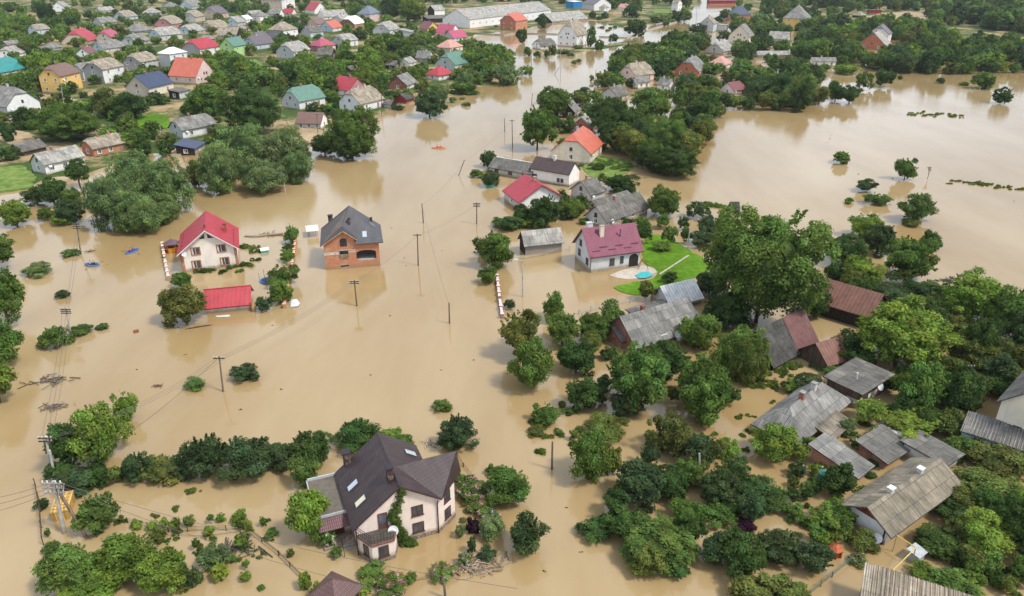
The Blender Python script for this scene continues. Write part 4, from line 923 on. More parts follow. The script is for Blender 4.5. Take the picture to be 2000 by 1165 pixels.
    def archwin(b):
        w, h = (a2[0]-a1[0])/2, a2[2]-a1[2]-(a2[0]-a1[0])/2*.6; xc = (a1[0]+a2[0])/2; n = 8
        for k, (e, y, m_, c_) in enumerate(((.14,-.05,M['brick'],(.48,.22,.12)), (0,-.06,M['glass'],(.02,.02,.025)))):
            p = [(xc-w-e, y, a1[2]-e*.4)] + [(xc-(w+e)*math.cos(math.pi*i/n), y, a1[2]+h+(w*.6+e)*math.sin(math.pi*i/n)) for i in range(n+1)] + [(xc+w+e, y, a1[2]-e*.4)]
            b.face(p[::-1] if k > 5 else p, m_, c_)
    part(root, 'arched_window', archwin)
    def larch(b):
        n = 8; xc = (l1[0]+l2[0])/2; w = (l2[0]-l1[0])/2; h = .55
        for s in (-1, 1):
            pts = [(xc+s*w*math.cos(math.pi/2*i/n), -.004, l2[2]-h+h*math.sin(math.pi/2*i/n)) for i in range(n+1)]
            f = pts + [(xc+s*w, -.004, l2[2])]; b.face(f if s > 0 else f[::-1], M['brick'], bc)
    part(root, 'arch', larch)
    part(root, 'stacked_boards', lambda b: [b.box((w1[0]+.05, -.12-.02*(i % 2), w1[2]+.02+i*.13),(w2[0]-.05-.1*(i % 3), .35, w1[2]+.13+i*.13), M['wood'], (.34,.29,.22)) for i in range(5)])
    def chim(px, s, h):
        def f(b):
            x, y, z = fr.at_x(px, px[2]) if False else fr.at_z(px[:2], px[2]); b.box((x-s, y-s*.7, z-1.4),(x+s, y+s*.7, z+h), M['brick'], (.07,.035,.035)); b.box((x-s-.05, y-s*.7-.05, z+h+.003),(x+s+.05, y+s*.7+.05, z+h+.09), M['paint'], (.04,.03,.03))
        part(ro, 'chimney', f)
    def on(px, F_):
        o, a, c = Vector(F_[0]), Vector(F_[1]), Vector(F_[2]); n = (a-o).cross(c-o).normalized(); P0 = Vector((*fr.loc(*gp(*px, 0)), 0)); P1 = Vector((*fr.loc(*gp(*px, 8)), 8)); d = P1-P0
        return P0 + d*((o-P0).dot(n)/d.dot(n)), (n if n.z > 0 else -n)
    for px, F_, s, h in (((646,434),F[0],.42,1.3), ((682,437),F[2],.2,.9), ((725,433),F[3],.2,.7)):
        p, n = on(px, F_); part(ro, 'chimney', lambda b: (b.box((p.x-s, p.y-s*.75, p.z-.6),(p.x+s, p.y+s*.75, p.z+h), M['brick'], (.055,.03,.032)), b.box((p.x-s-.06, p.y-s*.75-.06, p.z+h+.003),(p.x+s+.06, p.y+s*.75+.06, p.z+h+.1), M['paint'], (.04,.03,.035))))
    def skyl(b, px, F_, w, h):
        p, n = on(px, F_); hx = Vector((0,0,1)).cross(n).normalized(); vy = n.cross(hx); p = p + n*.03
        c = [p-hx*w-vy*h, p+hx*w-vy*h, p+hx*w+vy*h, p-hx*w+vy*h]; u = [q_+n*.07 for q_ in c]
        for i in range(4): b.face([c[i], c[(i+1)%4], u[(i+1)%4], u[i]], M['paint'], (.3,.3,.32))
        b.face(u, M['paint'], (.3,.3,.32)); i_ = [p+n*.075+hx*sx*(w-.08)+vy*sy*(h-.08) for sx, sy in ((-1,-1),(1,-1),(1,1),(-1,1))]; b.face(i_, M['sky_glass'], (.6,.7,.8))
    for px, F_ in (((639.5,449),F[0]),((712,458),F[2]),((726,439),F[3])): part(ro, 'skylight', lambda b: skyl(b, px, F_, .42, .6))
    part(ro, 'bargeboard', lambda b: [b.bar((p_[0], -.52, p_[2]-.22), (GF[0], -.52, GF[2]-.22), .07, M['wood'], (.52,.36,.20), 4) for p_ in (LF, GR)])
    reg(root, 'house', 'unfinished brick house', [(622,402),(748,528)], (fr.X+4, fr.Y+5))
    return fr
def mat_skyglass():
    t = NT('roof_window_glass'); t.principled(t.col(), .03, .9, metal=.6); return t.m
M['sky_glass'] = mat_skyglass()
brick_house()

# big foreground house with dark brown roof
def front_house():
    fr = Fr((702,1083), 22.0); root = empty('house', (fr.X, fr.Y, 0), fr.a)
    tag(root, 'big pink plastered house with dark brown roof, ivy and rounded balcony bay', 'house', GH)
    L = lambda px, z=0.0: fr.at_z(px, z)
    B = L((857.5,1041.5)); C = L((889.4,1009)); W = B[0]
    zR = 4.45; ap = fr.at_y((780.4,950.7), -.45); zA = ap[2]
    lf = fr.at_y((688.3,1037.8), -.45); zL = lf[2]
    Db = 9.0
    R0 = (ap[0], -.45, zA); bk = fr.at_z((733,846), zA); R1 = (ap[0], bk[1], zA); yb = R1[1]
    LF = (lf[0], -.45, zL); LB = (lf[0], yb, zL); RFx = fr.at_z((844,974), zR)
    RF = (W+.35, -.45, zR); RB = (W+.35, yb, zR)
    rs_ = (zA-zR)/(RF[0]-R0[0]); xs = lambda z: R0[0] + (zA-z)/rs_
    zW = zA - .35; V3 = fr.at_z((773,912), zW); V3 = (xs(zW), V3[1], zW); V2 = fr.at_z((891,881), zW); W1 = fr.at_z((900,918), zR)
    P0 = (RF[0], -.45, zR)
    rc = CR['choc']; m = M['metal']; b = MB()
    W2 = (W1[0]-.3, V2[1]+2.6, zR); VB = (RF[0], V3[1]+3.2, zR)
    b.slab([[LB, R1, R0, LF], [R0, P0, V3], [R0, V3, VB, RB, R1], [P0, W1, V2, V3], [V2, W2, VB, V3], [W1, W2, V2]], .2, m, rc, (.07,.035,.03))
    ro = b.build('roof', root)
    pk = CW['cream2']; pk = (.80,.68,.60); mw = M['plaster']; wb = MB()
    C2 = (C[0]-.6, C[1]+4.2, 0); zt = zR - .18
    wb.face([(0,0,-.6),(W,0,-.6),(W,0,zt),(R0[0],0,zA-.22),(0,0,zL+(zA-zL)*(0-LF[0])/(R0[0]-LF[0])-.22)], mw, pk)
    wb.face([(W,0,-.6),(C[0],C[1],-.6),(C[0],C[1],zt),(W,0,zt)], mw, pk); wb.face([(C[0],C[1],-.6),(C2[0],C2[1],-.6),(C2[0],C2[1],zt),(C[0],C[1],zt)], mw, pk)
    wb.face([(C2[0],C2[1],-.6),(W,C2[1],-.6),(W,C2[1],zt),(C2[0],C2[1],zt)], mw, pk); wb.face([(W,C2[1],-.6),(W,yb-.4,-.6),(W,yb-.4,zt),(W,C2[1],zt)], mw, pk)
    wb.face([(W,yb-.4,-.6),(0,yb-.4,-.6),(0,yb-.4,zL+.1),(R0[0],yb-.4,zA-.22),(W,yb-.4,zt)], mw, pk); wb.face([(0,yb-.4,-.6),(0,0,-.6),(0,0,zL+.1),(0,yb-.4,zL+.1)], mw, pk)
    wb.build('wall', root)
    st = MB()
    for p, q_ in (((0,0),(W,0)),((W,0),(C[0],C[1])),((C[0],C[1]),(C2[0],C2[1]))):
        d = Vector((q_[0]-p[0], q_[1]-p[1], 0)).normalized(); n = Vector((d.y,-d.x,0))*.06
        a_, c_ = Vector((*p,0))-d*.03, Vector((*q_,0))+d*.03
        st.face([a_+n+Vector((0,0,-.6)), c_+n+Vector((0,0,-.6)), c_+n+Vector((0,0,.42)), a_+n+Vector((0,0,.42))], M['stone'], (.20,.155,.125)); st.face([a_+n+Vector((0,0,.42)), c_+n+Vector((0,0,.42)), c_+Vector((0,0,.42)), a_+Vector((0,0,.42))], M['stone'], (.2,.155,.125))
    st.build('stone_plinth', root)
    # bay with the balcony on top
    bl = L((702,1083)); b1 = L((729.4,1102.5)); b2 = L((771.7,1090)); b3 = (b2[0]+.75, 0, 0)
    poly = [(0,0),(b1[0],b1[1]),(b2[0],b2[1]),(b3[0],0)]; zb = fr.at_y((729,1057), b1[1])[2] if False else 2.15
    bb = MB(); bb.prism(poly, -.6, zb, mw, pk, top=False); bb.build('bay_wall', root)
    grow_ = lambda e: [(0-e,0),(b1[0]-e*.5,b1[1]-e),(b2[0]+e*.5,b2[1]-e),(b3[0]+e,0)]
    bb = MB(); bb.prism(grow_(.14), zb, zb+.22, M['paint'], (.20,.10,.08)); bb.build('balcony_edge', root)
    part(root, 'balcony_floor', lambda b: b.prism(grow_(.02), zb+.223, zb+.24, M['concrete'], (.10,.085,.07)))
    bb = MB(); bb.prism(grow_(.07), -.6, .42, M['stone'], (.2,.155,.125)); bb.build('bay_plinth', root)
    def rail(b):
        gp_ = grow_(.05)[:3]; c_ = (.03,.03,.03)
        for p, q_ in zip(gp_, gp_[1:]):
            for z in (.35,.75,1.05): b.bar((p[0],p[1],zb+.22+z),(q_[0],q_[1],zb+.22+z), .025, M['paint'], c_, 5)
            n = 7
            for i in range(n+1): x, y = p[0]+(q_[0]-p[0])*i/n, p[1]+(q_[1]-p[1])*i/n; b.bar((x,y,zb+.2),(x,y,zb+1.27), .018, M['paint'], c_, 4)
    part(root, 'balcony_railing', rail)
    def win(p, q_, f, z, kind='brown', sx=1, sz=1):
        a_ = math.atan2(q_[1]-p[1], q_[0]-p[0]); x, y = p[0]+(q_[0]-p[0])*f, p[1]+(q_[1]-p[1])*f; return add_window(root, kind, x, y, z, a_, sx, sz)
    win((0,0), b1[:2], .58, .62, sx=.62, sz=.95); win(b1[:2], b2[:2], .52, .62, sx=.8, sz=.95)
    for z in (.8, 2.85): win((0,0), (W,0), .745, z, sx=.95, sz=.9); win((W,0), C[:2], .55, z, sx=.8, sz=.95)
    d = part(root, 'door', lambda b: (b.box((2.05,-.08,zb+.25),(2.95,.02,zb+2.05), M['paint'], (.14,.055,.035))))
    part(d, 'pane', lambda b: b.box((2.15,-.10,zb+.75),(2.85,-.083,zb+1.95), M['glass'], (.10,.11,.14)))
    part(root, 'downpipe', lambda b: (gutter(b, [(W-.02,-.40,zt),(W-.02,-.12,zt-.5),(W-.02,-.12,-.2)]), ))
    part(root, 'downpipe', lambda b: gutter(b, [(-.1,-.12,zL-.1),(-.1,-.12,-.2)]))
    dish(root, fr.at_y((768,1036),-.7)[0], -.75, fr.at_y((768,1036),-.7)[2], -.35, .5)
    # things on the roof: chimneys, skylights
    def on(px, F_):
        o, a, c = Vector(F_[0]), Vector(F_[1]), Vector(F_[2]); n = (a-o).cross(c-o).normalized(); A0 = Vector((*fr.loc(*gp(*px, 0)), 0)); A1 = Vector((*fr.loc(*gp(*px, 8)), 8)); d = A1-A0
        return A0 + d*((o-A0).dot(n)/d.dot(n)), (n if n.z > 0 else -n)
    left = [LF, R0, R1]; right = [R0, P0, R1]
    for px, F_, s, h in (((678,904),left,.42,1.35),((761,925),right,.36,.75)):
        p, n = on(px, F_); part(ro, 'chimney', lambda b: (b.box((p.x-s*.8, p.y-s, p.z-.9),(p.x+s*.8, p.y+s, p.z+h), M['brick'], (.06,.035,.035)), b.box((p.x-s*.8-.07, p.y-s-.07, p.z+h+.003),(p.x+s*.8+.07, p.y+s+.07, p.z+h+.1), M['paint'], (.035,.03,.035))))
    for px, F_, lit in (((690,949),left,0),((705,980),left,1),((801,886),right,0)):
        p, n = on(px, F_)
        def f(b, p=p, n=n, lit=lit):
            hx = Vector((0,0,1)).cross(n).normalized(); vy = n.cross(hx); w, h = .36, .62; q0 = p+n*.02
            c = [q0-hx*w-vy*h, q0+hx*w-vy*h, q0+hx*w+vy*h, q0-hx*w+vy*h]; u = [v+n*.1 for v in c]
            for i in range(4): b.face([c[i], c[(i+1)%4], u[(i+1)%4], u[i]], M['paint'], (.12,.11,.11))
            b.face(u, M['paint'], (.5,.5,.48)); b.face([q0+n*.106+hx*sx*(w-.07)+vy*sy*(h-.07) for sx, sy in ((-1,-1),(1,-1),(1,1),(-1,1))], M['paint'] if lit else M['sky_glass'], (.72,.66,.46) if lit else (.55,.62,.68))
        part(ro, 'skylight', f)
    part(ro, 'ridge_cap', lambda b: b.bar(tuple(Vector(R0)+Vector((0,0,.03))), tuple(Vector(R1)+Vector((0,0,.03))), .09, M['metal'], rc, 6))
    # flat roofed wing behind: terrace with parapet, awning and porch stair
    F0 = fr.at_z((628,999), 3.0); F1 = fr.at_z((607,906), 3.0)
    xw = min(F0[0], F1[0]); y0w, y1w = 3.3, 8.9; xw = -3.2; zw = 2.75
    wing = MB(); wing.box((xw, y0w, -.6),(-.02, y1w, zw), M['plaster'], pk); wing.build('wing_wall', root)
    part(root, 'terrace', lambda b: b.box((xw-.08, y0w-.08, zw+.003),(.0, y1w+.08, zw+.16), M['concrete'], (.15,.13,.105)))
    part(root, 'parapet', lambda b: (b.box((xw-.2, y0w-.2, zw-.05),(xw-.083, y1w+.2, zw+.26), M['paint'], (.40,.41,.42)), b.box((xw-.083, y0w-.2, zw-.05),(-.1, y0w-.083, zw+.24), M['paint'], (.40,.41,.42)), b.box((xw-.083, y1w+.083, zw-.05),(-.1, y1w+.2, zw+.45), M['paint'], (.5,.52,.54))))
    part(root, 'awning', lambda b: b.slab([[(xw, y0w-1.3, zw-.75),(-.1, y0w-1.3, zw-.75),(-.1, y0w-.21, zw-.15),(xw, y0w-.21, zw-.15)]], .06, M['metal'], (.12,.05,.055)))
    part(root, 'door', lambda b: b.box((-1.7, y0w-.09, .1),(-.75, y0w+.01, 1.8), M['paint'], (.10,.035,.02)))
    part(root, 'porch_floor', lambda b: b.box((xw+.2, y0w-1.7, -.4),(-.03, y0w-.1, .25), M['stone'], (.30,.22,.17)))
    part(root, 'stairs', lambda b: [b.box((-1.3-.0, y0w-2.0-i*.3, -.4),(-.1, y0w-1.705-i*.3, .2-i*.16), M['concrete'], (.30,.27,.23)) for i in range(4)])
    part(root, 'stair_railing', lambda b: (b.bar((-1.35, y0w-1.7, 1.15),(-1.35, y0w-3.1, .4), .03, M['paint'], (.03,.025,.02)), b.bar((-1.35, y0w-3.1, -.3),(-1.35, y0w-3.1, .42), .03, M['paint'], (.03,.025,.02)), b.bar((-1.35, y0w-1.7, .2),(-1.35, y0w-1.7, 1.17), .03, M['paint'], (.03,.025,.02))))
    reg(root, 'house', 'big pink plastered house', [(606,846),(904,1104)], (fr.X+3, fr.Y+5))
    # the ivy climbing the gable: a plant of its own
    Vs = []; Ts = []; rs = np.random.RandomState(4)
    pathpx = [(781,957),(777,985),(770,1005),(772,1020),(782,1038),(790,1052),(800,1068),(806,1085)]
    for i in range(26):
        f = i/25*(len(pathpx)-1.001); k = int(f); px = tuple(pathpx[k][e]+(pathpx[k+1][e]-pathpx[k][e])*(f-k) for e in (0,1))
        q_ = fr.at_y((px[0]+rs.uniform(-5,5), px[1]), -.25 - .13*max(0, f-3)); wx, wy = fr.wld(q_[0], q_[1]); V, T, _ = crown_arrays(40+i, 420, 16, .13)
        s = rs.uniform(.34,.55)*(1.0 if f < 4 else 1.2); V = V*np.array([s, s*.7, s]) + np.array([wx, wy, max(q_[2], .25)]); Vs.append(V); Ts.append(T*np.array([.075,.125,.018]))
    o = link('ivy', leaf_mesh('ivy', np.vstack(Vs), np.vstack(Ts))); o.color = (1,1,1,1); tag(o, 'green ivy climbing the gable of the big pink plastered house', 'climbing plant')
    return fr
FH = front_house()

# right bank and the lower right corner
ro, g = house((1111,366),1037,1125,339,57,'rg',.42,'dkbrown','white','white',(0,0,1,0),'white house with dark brown roof|beside the long grey lean to', ch=0, hip=0, ov=.35, og=.25, W=5.2)
W, D, H = g['W'], g['D'], g['H']
add_window(ro, 'dark', 0, D*.18, .9, -math.pi/2, 1, 1); add_window(ro, 'dark', 0, D*.24+.4, .9, -math.pi/2, 1, 1)
part(ro, 'door', lambda b: b.box((-.06, D*.84, -.2),(.02, D*.97, 1.9), M['paint'], (.06,.05,.05)))
part(ro, 'foundation', lambda b: b.box((-.05,-.05,-.5),(W+.05, D+.05,.25), M['concrete'], (.2,.2,.2)))
part(g['roof'], 'chimney', lambda b: (b.box((W*.42, D*.48, H+1),(W*.42+.6, D*.48+.6, g['zr']+.8), M['plaster'], (.74,.73,.71)), b.box((W*.42-.08, D*.48-.08, g['zr']+.803),(W*.42+.68, D*.48+.68, g['zr']+.9), M['concrete'], (.6,.6,.6))))
ro, g = house((1037,354),957,1050,338,57,'rg',.36,'mid','lg','lg',(0,3,1,0),'long grey lean to|with doors, between the white dark roofed house and bushes','shed','shed', ch=0, hip=0, W=5.0, wk='red')
part(g['roof'], 'ridge_sheet', lambda b: [b.box((g['W']*.5+.05, i*g['D']/11+.05, g['zr']-.1),(g['W']*.5+.55, (i+1)*g['D']/11-.12, g['zr']+.05), M['tin'], (.62,.60,.55)) for i in range(11)])
ro, g = house((1014,414),986,1098,393,22,'rg',.30,'red','white','lg',(1,1,1,0),'coral red roofed house|half hidden behind dark shrubs', ch=1, D=9.0, ov=.4, og=.6)
# grey complex in the middle right
ro, g = house((1240,694),1226,1366,672,31,'lg',.42,'slate','dbrick','dbrick',(0,0,1,0),'long weathered grey roofed house|with a dish, behind big walnut trees', ch=0, D=7.0, ov=.6, og=.4, hip=0)
W, D, H = g['W'], g['D'], g['H']; dish(ro, W*.58, -.75, H-.1, -.2, .55)
add_window(ro, 'white', W*.42, 0, .75, 0, .9, .9); add_window(ro, 'white', W*.78, 0, .6, 0, 1.2, .9)
part(ro, 'porch_wall', lambda b: b.box((W*.62, -.9, -.5),(W*.93, -.05, .75), M['plaster'], (.66,.62,.58)))
part(ro, 'porch_roof', lambda b: b.slab([[(W*.55,-1.5,H-.75),(W+.35,-1.5,H-.75),(W+.35,1.2,H+.85),(W*.55,1.2,H+.85)]], .1, M['slate'], (.30,.26,.21)))
ro, g = house((1213,682),1190,1240,662,31,'lg',.3,'mid','dbrick','dbrick',(0,0,1,0),'low brick wing shed|beside the long weathered grey roofed house','shed','shed', ch=0, D=4.0)
ro, g = house((1252,640),1226,1318,623,31,'mg',.06,'mid','obrick','obrick',(0,1,1,0),'flat roofed brick annex|with a brick chimney behind the weathered roof','shed','shed', ch=0)
part(g['roof'], 'chimney', lambda b: b.box((.9, 1.0, g['H']-.2),(1.5, 1.6, g['H']+1.4), M['brick'], (.25,.09,.06)))
ro, g = house((1308,607),1288,1368,593,28,'lg',.42,'white','sky','lg',(3,0,1,0),'pale tin roofed blue shed|below the lawn','shed','shed', ch=0, D=5.0, door=False)
ro, g = house((1693,645),1590,1716,616,dirpx((1690,640),(1600,612))-90,'rg',.35,'rust','dwood','dwood',(0,0,1,0),'rusty roofed dark barn|between the great oak and round walnut','barn','barn', ch=0, W=7.0)
ro, g = house((1507,724),1468,1592,710,dirpx((1505,712),(1592,665),2.0),'lg',.62,'dk','dwood','dwood',(0,0,1,0),'black roofed barn|patched with rusty sheets beside dense trees','barn','barn', ch=0, D=6.2)
W, D, H = g['W'], g['D'], g['H']
k_ = (g['zr']-H)/(D/2)
part(g['roof'], 'rusty_sheet', lambda b: b.slab([[(W*.55,-.46,H-.46*k_+.04),(W+.37,-.46,H-.46*k_+.04),(W+.37,D/2-.05,g['zr']+.02),(W*.55,D/2-.05,g['zr']+.02)]], .03, M['tin'], (.16,.075,.07)))
ro, g = house((1613,728),1584,1660,708,dirpx((1613,728),(1655,715),1.5),'lg',.42,'rust','wood','wood',(0,0,1,0),'little rusty roofed shed|in front of the great round walnut tree','shed','shed', ch=0, hip=0, D=4.6)
ro, g = house((1672,800),1612,1728,765,38,'mg',.03,'mid','white','lg',(2,1,1,0),'flat grey roofed shack|with dark boards and a dish','shack','shed', ch=0, ov=.6, og=.5, wk='brown')
W, D, H = g['W'], g['D'], g['H']; dish(ro, W*.55, -.6, H-.5, -.2, .5)
part(ro, 'boarding', lambda b: (b.box((-.08,-.08,H*.52),(W+.08,-.003,H-.1), M['wood'], (.13,.08,.055)), b.box((-.08,-.08,H*.52),(-.003,D+.08,H-.1), M['wood'], (.13,.08,.055))))
part(g['roof'], 'vent_pipe', lambda b: b.bar((W*.35, D*.45, H),(W*.35, D*.45, H+.9), .13, M['concrete'], (.55,.55,.52), 8))
# hip roofed house with blue walls and its porch
yw = (dirpx((1553,882),(1648,815)) + dirpx((1553,882),(1478,850)) - 90) / 2
ro, g = house((1553,882),1476,1650,858,yw,'lp',.42,'slate','cream','sky',(2,1,1,0),'hip roofed house with blue wall|beside the bright green bush','house','house', ch=2, ov=.55, wk='brown')
W, D, H = g['W'], g['D'], g['H']
part(ro, 'porch_roof', lambda b: b.slab([[(W*.30,-2.6,H-.75),(W*.72,-2.6,H-.75),(W*.72,-.2,H-.05),(W*.30,-.2,H-.05)]], .1, M['slate'], (.22,.19,.15)))
part(ro, 'porch_wall', lambda b: (b.box((W*.48,-2.3,-.5),(W*.70,-.05,.7), M['plaster'], (.66,.66,.64)), b.box((W*.481,-2.29,.703),(W*.699,-.05,H-.75), M['wood'], (.10,.05,.04))))
part(ro, 'porch_post', lambda b: b.box((W*.32,-2.4,-.5),(W*.335,-2.28,H-.82), M['wood'], (.2,.14,.1)))
ro, g = house((1668,948),1622,1694,928,dirpx((1668,928),(1697,905),2.0),'mg',.18,'slate','obrick','obrick',(0,0,1,0),'small shed with peeling grey roof|above a dark bush','shed','shed', ch=0, D=5.2)
ro, g = house((1726,918),1702,1772,900,35,'mg',.2,'mid','obrick','dbrick',(0,0,1,0),'tumbledown plank roofed shed|beside the grey covered mound','shed','shed', ch=0, D=3.2)
# long house lower right
fr = Fr((1727,1066), 0); yw = (dirpx((1745,1041),(1858,935),2.3) + dirpx((1727,1066),(1648,1011)) - 90) / 2
ro, g = house((1727,1066),1648,1856,1032,yw,'lg',.30,'lichen','white','white',(0,0,1,0),'long low white house|with lichen brown roof and two bright chimneys','house','house', ch=0, ov=.7, og=.6, hip=0)
W, D, H, zr = g['W'], g['D'], g['H'], g['zr']
part(ro, 'gable', lambda b: b.face([(-.03, D*.06, H-.02),(-.03, D*.5, zr-.28),(-.03, D*.94, H-.02)][::-1], M['wood'], (.22,.06,.035)))
for f in (.28, .72): part(g['roof'], 'chimney', lambda b: (b.box((W*f-.28, D*.5-.24, zr-.5),(W*f+.28, D*.5+.24, zr+.42), M['plaster'], (.52,.51,.49)), b.box((W*f-.36, D*.5-.32, zr+.423),(W*f+.36, D*.5+.32, zr+.52), M['tin'], (.7,.72,.75))))
for x in (W*.2, W*.45, W*.7): add_window(ro, 'red', x, 0, .55, 0, .8, .75)
part(ro, 'downpipe', lambda b: gutter(b, [(-.08,.25,H-.1),(-.08,.25,-.3)], (.03,.03,.03), .08)); dish(ro, -.7, D*.12, .9, -1.2, .5)
part(g['roof'], 'antenna', lambda b: b.bar((W*.5, D*.5, zr-.1),(W*.5, D*.5, zr+2.2), .04, M['paint'], (.3,.3,.3)))
ro, g = house((1838,930),1800,1874,905,yw,'mg',.05,'mid','lg','lg',(0,0,1,0),'pale flat annex roof|at the far end of the long low white house','shed','shed', ch=0, D=4.5, W=3.2)
# corrugated roofs at the frame edge
def edge_roof(p, q, zt, W_, rise, L_, roof, wall, label, col):
    a_, b_ = gp(*p, zt), gp(*q, zt); d_ = Vector((b_[0]-a_[0], b_[1]-a_[1])).normalized(); yw = math.degrees(math.atan2(d_.y, d_.x)) - 90
    ex = (math.cos(R(yw)), math.sin(R(yw))); o_ = (b_[0]-d_.x*L_-ex[0]*W_, b_[1]-d_.y*L_-ex[1]*W_); Cp = pj(o_[0], o_[1], 0); H_ = zt - rise*W_
    ro, g = house(Cp, Cp[0]-60, Cp[0]+60, Cp[1]-40, yw,'ng',rise,roof,wall,wall,(0,0,1,0),label,'shed','shed', ch=0, W=W_, D=L_, H=H_, ov=.25, og=.2)
    part(g['roof'], 'corrugation', lambda b: [b.bar((-.24, -.15+i*.34, H_-.24*rise+.01),(W_+.24, -.15+i*.34, H_+rise*(W_+.24)+.01), .08, M['slate'], tuple(c*(.8 + .35*((i*7919) % 13)/13) for c in col), 6) for i in range(int(L_/.34))])
edge_roof((1905,1170),(1694,1103),3.3,7.5,.10,11.0,'tan','lg','brown corrugated roof house|at the bottom edge',(.33,.27,.20))
edge_roof((2000,839),(1894,806),3.2,3.3,.20,11.0,'mid','sky','grey corrugated roof shed|with blue grey wall in front of the cream gable house',(.25,.24,.225))
yw = dirpx((1952,752),(1997,702),4.5) - 90
ro, g = house((1930,864),1920,2040,780,yw,'rg',.48,'mid','cream','lg',(2,1,1,1),'grey roofed cream gable house|at the frame edge behind the corrugated shed','house','house', ch=1, W=9.0, D=14, wk='dark')
# small far structures
ro, g = house((1120,17),1105,1137,4,30,'mg',.05,'white','bluep','bluep',(0,0,1,0),'bright blue hangar|beside the grey warehouse','warehouse','shed', ch=0)
ro, g = house((1385,9),1358,1437,2,6,'lg',.2,'maroon','redp','redp',(0,0,1,0),'long dark red shed|at the top river bend','shed','shed', ch=0, D=8)
ro, g = house((1698,28),1690,1721,20,4,'mg',.02,'rust','redp','redp',(0,0,1,0),'small red container|by the far bare field','shed','shed', ch=0, D=5)
def hall(C, Rr, yE, yEr, D, rise, roof, wr, wl, label, nw, wk='white'):
    p, q = gp(*C), gp(*Rr); yw = math.degrees(math.atan2(q[1]-p[1], q[0]-p[0])); Wl = math.hypot(q[0]-p[0], q[1]-p[1])
    return house(C, C[0]-20, C[0]+60, yE, yw, 'lg', rise, roof, wr, wl, (nw, 0, 1, 0), label, 'warehouse', 'warehouse', ch=0, W=Wl, D=D, ov=.4, og=.4, hip=0, door=False)
hall((918,57),(1076,36),38,21,26,.26,'sl','white','white','long white hall|with huge grey roof beyond the brick house yard',14)
hall((1078,46),(1148,40),42,34,20,.30,'sl','beige','dwood','second grey roofed hall|with dark gable at the flooded yard',6)
